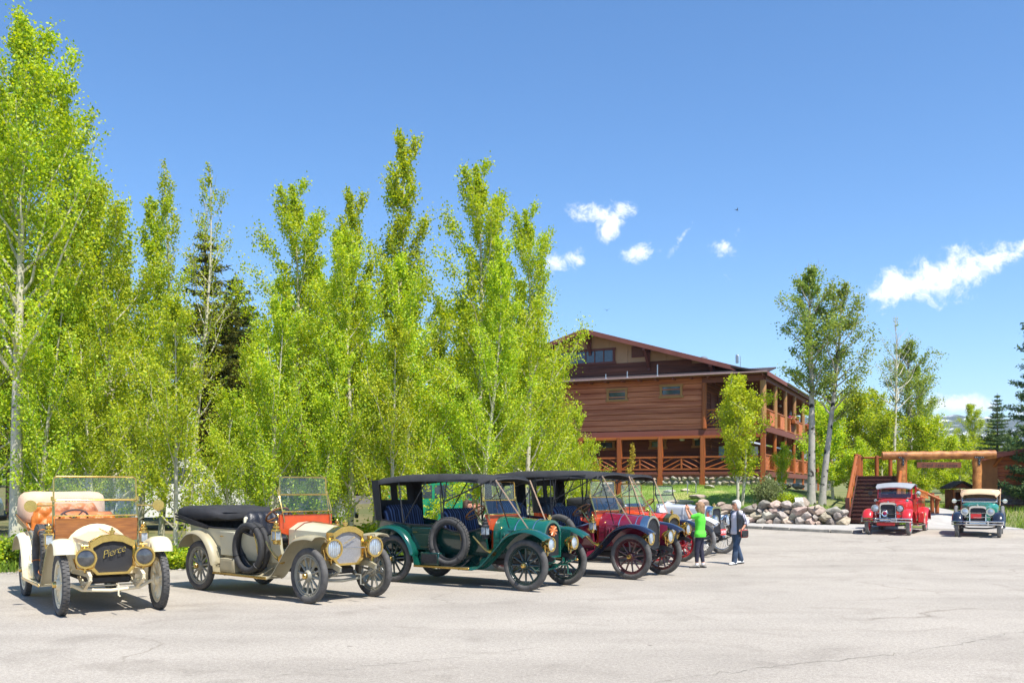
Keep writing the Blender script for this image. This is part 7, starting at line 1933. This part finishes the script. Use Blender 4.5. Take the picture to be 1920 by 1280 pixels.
# ------------------------------------------------------------------ vehicles half hidden behind the trees
def van(label, x, y, rz, L_, H, paint_, group):
    t = thing('parked_van', label, 'van', (x, y, terrain(x, y)), rz, group)
    W = 1.9; prof = [(-L_ / 2, .45), (-L_ / 2, H * .55), (-L_ / 2 + .12, H - .1), (-L_ / 2 + .35, H), (L_ / 2 - 1.5, H), (L_ / 2 - .75, H * .62), (L_ / 2 - .1, H * .50), (L_ / 2, H * .38), (L_ / 2, .45)]
    m = MB(); m.loft([[Vector((a * k, y_, b if b < 1 else lerp(b, b, 1))) for a, b in prof] for y_, k in ((-W / 2, .985), (-W / 2 + .08, 1), (W / 2 - .08, 1), (W / 2, .985))]); m.obj('body', paint_, t, 30)
    gm_ = glass_house
    for s in (-1, 1):
        for xa, xb in ((-L_ / 2 + .3, -.6), (-.5, .5), (.6, L_ / 2 - 1.35)):
            blk('side_window', ((xa + xb) / 2, s * (W / 2 + .003), H * .74), (xb - xa, .012, H * .22), gm_, t)
        for xx in (-L_ / 2 + .95, L_ / 2 - .95):
            MB().lathe([(-.10, .2), (-.11, .33), (.11, .33), (.10, .2)], (xx, s * (W / 2 - .12), .33), (0, 1, 0), 20).obj('wheel', rubber, t)
    blk('rear_window', (-L_ / 2 - .0, 0, H * .76), (.03, 1.4, H * .22), gm_, t)
    blk('bumper', (-L_ / 2 - .06, 0, .55), (.14, 1.8, .2), dark_iron, t, ch=.03); blk('bumper', (L_ / 2 + .04, 0, .5), (.14, 1.8, .2), dark_iron, t, ch=.03)
    for s in (-1, 1): blk('tail_light', (-L_ / 2 - .01, s * .82, .95), (.04, .12, .3), plate_red, t)
    return t
GV = 'modern vehicles parked behind the aspens'
van('white van glimpsed behind the aspens left of the sage car windscreen', -13.6, 37.5, R(12), 5.6, 2.75, white_paint, GV)
van('white van behind the aspens at the cream car', -22.0, 35.5, R(10), 5.4, 2.5, white_paint, GV)
van('white van glimpsed just behind the sage car windscreen', -8.8, 38.5, R(9), 5.0, 2.5, white_paint, GV)
van('bright green van seen through the green car canopy', -2.6, 36.5, R(14), 4.6, 2.2, paint_mat('jade_paint', (.02, .30, .16)), GV)

# ------------------------------------------------------------------ small things on the lawn and in the air
def lawn_at(px, d): x = (px - 960) / F * d; return Vector((x, d, terrain(x, d)))
GR = 'flat rocks lying on the lawn'
for px, d, s, lab in ((1254, 51.0, (.45, .3, .14), 'flat grey rock on the upper lawn, left one'), (1286, 50.6, (.30, .25, .12), 'flat rock on the upper lawn, beside the metal frame'), (1311, 47.5, (.55, .35, .16), 'broad flat rock in the middle of the lawn'), (1255, 47.0, (.35, .3, .14), 'small rock left of the pale fallen log'), (1330, 51.0, (.4, .28, .14), 'flat rock on the upper lawn, right one'),
                      (1508, 41.6, (.42, .35, .45), 'upright grey boulder on the wall top near the placard'), (1462, 41.9, (.75, .45, .28), 'broad pale boulder on the wall top below the shrub'), (1575, 41.8, (.4, .35, .3), 'reddish boulder on the wall top near the stairway')):
    p = lawn_at(px, d); o = link('rock', ROCKS[len(lab) % 8], None); o.matrix_basis = Matrix.Translation(p + Vector((0, 0, s[2] * .3))) @ Matrix.Rotation(rnd.uniform(-.3, .3), 4, 'Z') @ Matrix.Diagonal((*s, 1)); tag(o, lab, 'rock', GR if 'flat' in lab else 'boulders along the wall top')
p = lawn_at(1275, 46.6); a = p + Vector((-.65, -.1, .12)); b = p + Vector((.65, .1, .14))
m = MB(); m.tube([a, a.lerp(b, .3), a.lerp(b, .7), b], [.12, .15, .14, .10], 10); tag(m.obj('fallen_log', mat('bleached_wood', '#c3ab8a', .9, 0, .25, 3, .5, 20)), 'pale bleached log lying on the lawn behind the silver car', 'log')
fr_ = thing('metal_lawn_frame', 'pair of pale metal legs standing on the lawn', 'frame', lawn_at(1297, 49.5))
for s in (-.22, .22): MB().tube([(s, 0, -.05), (s, 0, .52)], .028, 6).obj('leg', galv, fr_)
MB().tube([(-.22, 0, .10), (.22, .1, .06)], .015, 6).obj('crossbar', dark_iron, fr_)
pl = thing('placard', 'small white placard on a stake among plants on the wall top', 'sign', lawn_at(1498, 41.4))
MB().tube([(0, 0, -.1), (0, 0, .38)], .018, 6).obj('stake', dark_iron, pl)
MB().box((0, 0, .42), (.34, .02, .22), .004, Matrix.Rotation(R(-35), 4, 'X')).obj('panel', white_metal, pl)
wp = thing('rock_pile', 'heap of pale split rocks by the porch steps', 'rocks', lawn_at(1479, 48.5))
for k in range(16):
    a = rnd.uniform(0, 6.28); r_ = rnd.uniform(0, .7); link('rock', rnd.choice(ROCKS), None, wp, Matrix.Translation((math.cos(a) * r_, math.sin(a) * r_ * .6, .12 + .5 * (1 - r_ / .7) * rnd.random())) @ Matrix.Rotation(a, 4, 'Z') @ Matrix.Diagonal((.22, .17, .14, 1)))
# planters with flowers on the porch rail
fl_m = leaf_mat('flower_petal', '#e06a8a', '#f2d6c0', '#d8402e', .3)
for i, (y, lab) in enumerate(((10.2, 'wooden flower box with red and white blooms on the porch rail, nearer one'), (17.2, 'wooden flower box on the porch rail, farther one'))):
    w_ = lodge.matrix_basis @ Vector((.16, y, UF + .82)); t = thing('flower_box', lab, 'planter', w_, LZ)
    MB().box((0, 0, 0), (.24, 1.5, .24), .015).obj('box', log_orange, t)
    rs = np.random.default_rng(90 + i); n = 260; P_ = rs.normal(size=(n, 3)) * np.array([.10, .42, .08]) + np.array([0, 0, .24])
    V1, F1 = leaf_quads(P_[:150], np.zeros((150, 3)), .13, rs); me = np_mesh('leaves', V1, F1); me.materials.append(deep_leaf); link('leaves', me, None, t)
    V1, F1 = leaf_quads(P_[150:], np.zeros((110, 3)), .13, rs); me = np_mesh('flowers', V1, F1); me.materials.append(fl_m); link('flowers', me, None, t)
# two swallows in the sky
for px, py, lab in ((1382, 394, 'tiny dark bird high in the sky between clouds'), (1138, 582, 'tiny dark bird in the sky above the lodge gable')):
    c = at(px, py, 60); t = thing('bird', lab, 'bird', c, rnd.uniform(0, 3))
    m = MB(); m.loft([[Vector((x_, r_ * math.cos(a), r_ * math.sin(a))) for a in (0, 1.26, 2.51, 3.77, 5.03)] for x_, r_ in ((-.12, .004), (-.06, .02), (0, .028), (.06, .02), (.10, .004))]); m.obj('body', interior_dark, t)
    for s in (-1, 1): MB().prism([(.03, 0, .01), (-.03, 0, .01), (-.10, s * .20, .09), (-.02, s * .12, .07)], (0, 0, .006)).obj('wing', interior_dark, t, None)
# ------------------------------------------------------------------ air
hz_m = bpy.data.materials.new('mountain_air'); hz_m.use_nodes = True
_nt = hz_m.node_tree; _nt.nodes.clear()
_o = _nt.nodes.new('ShaderNodeOutputMaterial'); _v = _nt.nodes.new('ShaderNodeVolumePrincipled')
_v.inputs['Color'].default_value = (.72, .82, 1.0, 1); _v.inputs['Density'].default_value = .00012; _v.inputs['Anisotropy'].default_value = .2
_nt.links.new(_v.outputs[0], _o.inputs['Volume'])
hz = MB().box((0, 0, 180), (8600, 8600, 364)).obj('haze', hz_m, None, None); tag(hz, 'thin blue mountain air over the whole scene', 'haze', kind='stuff')
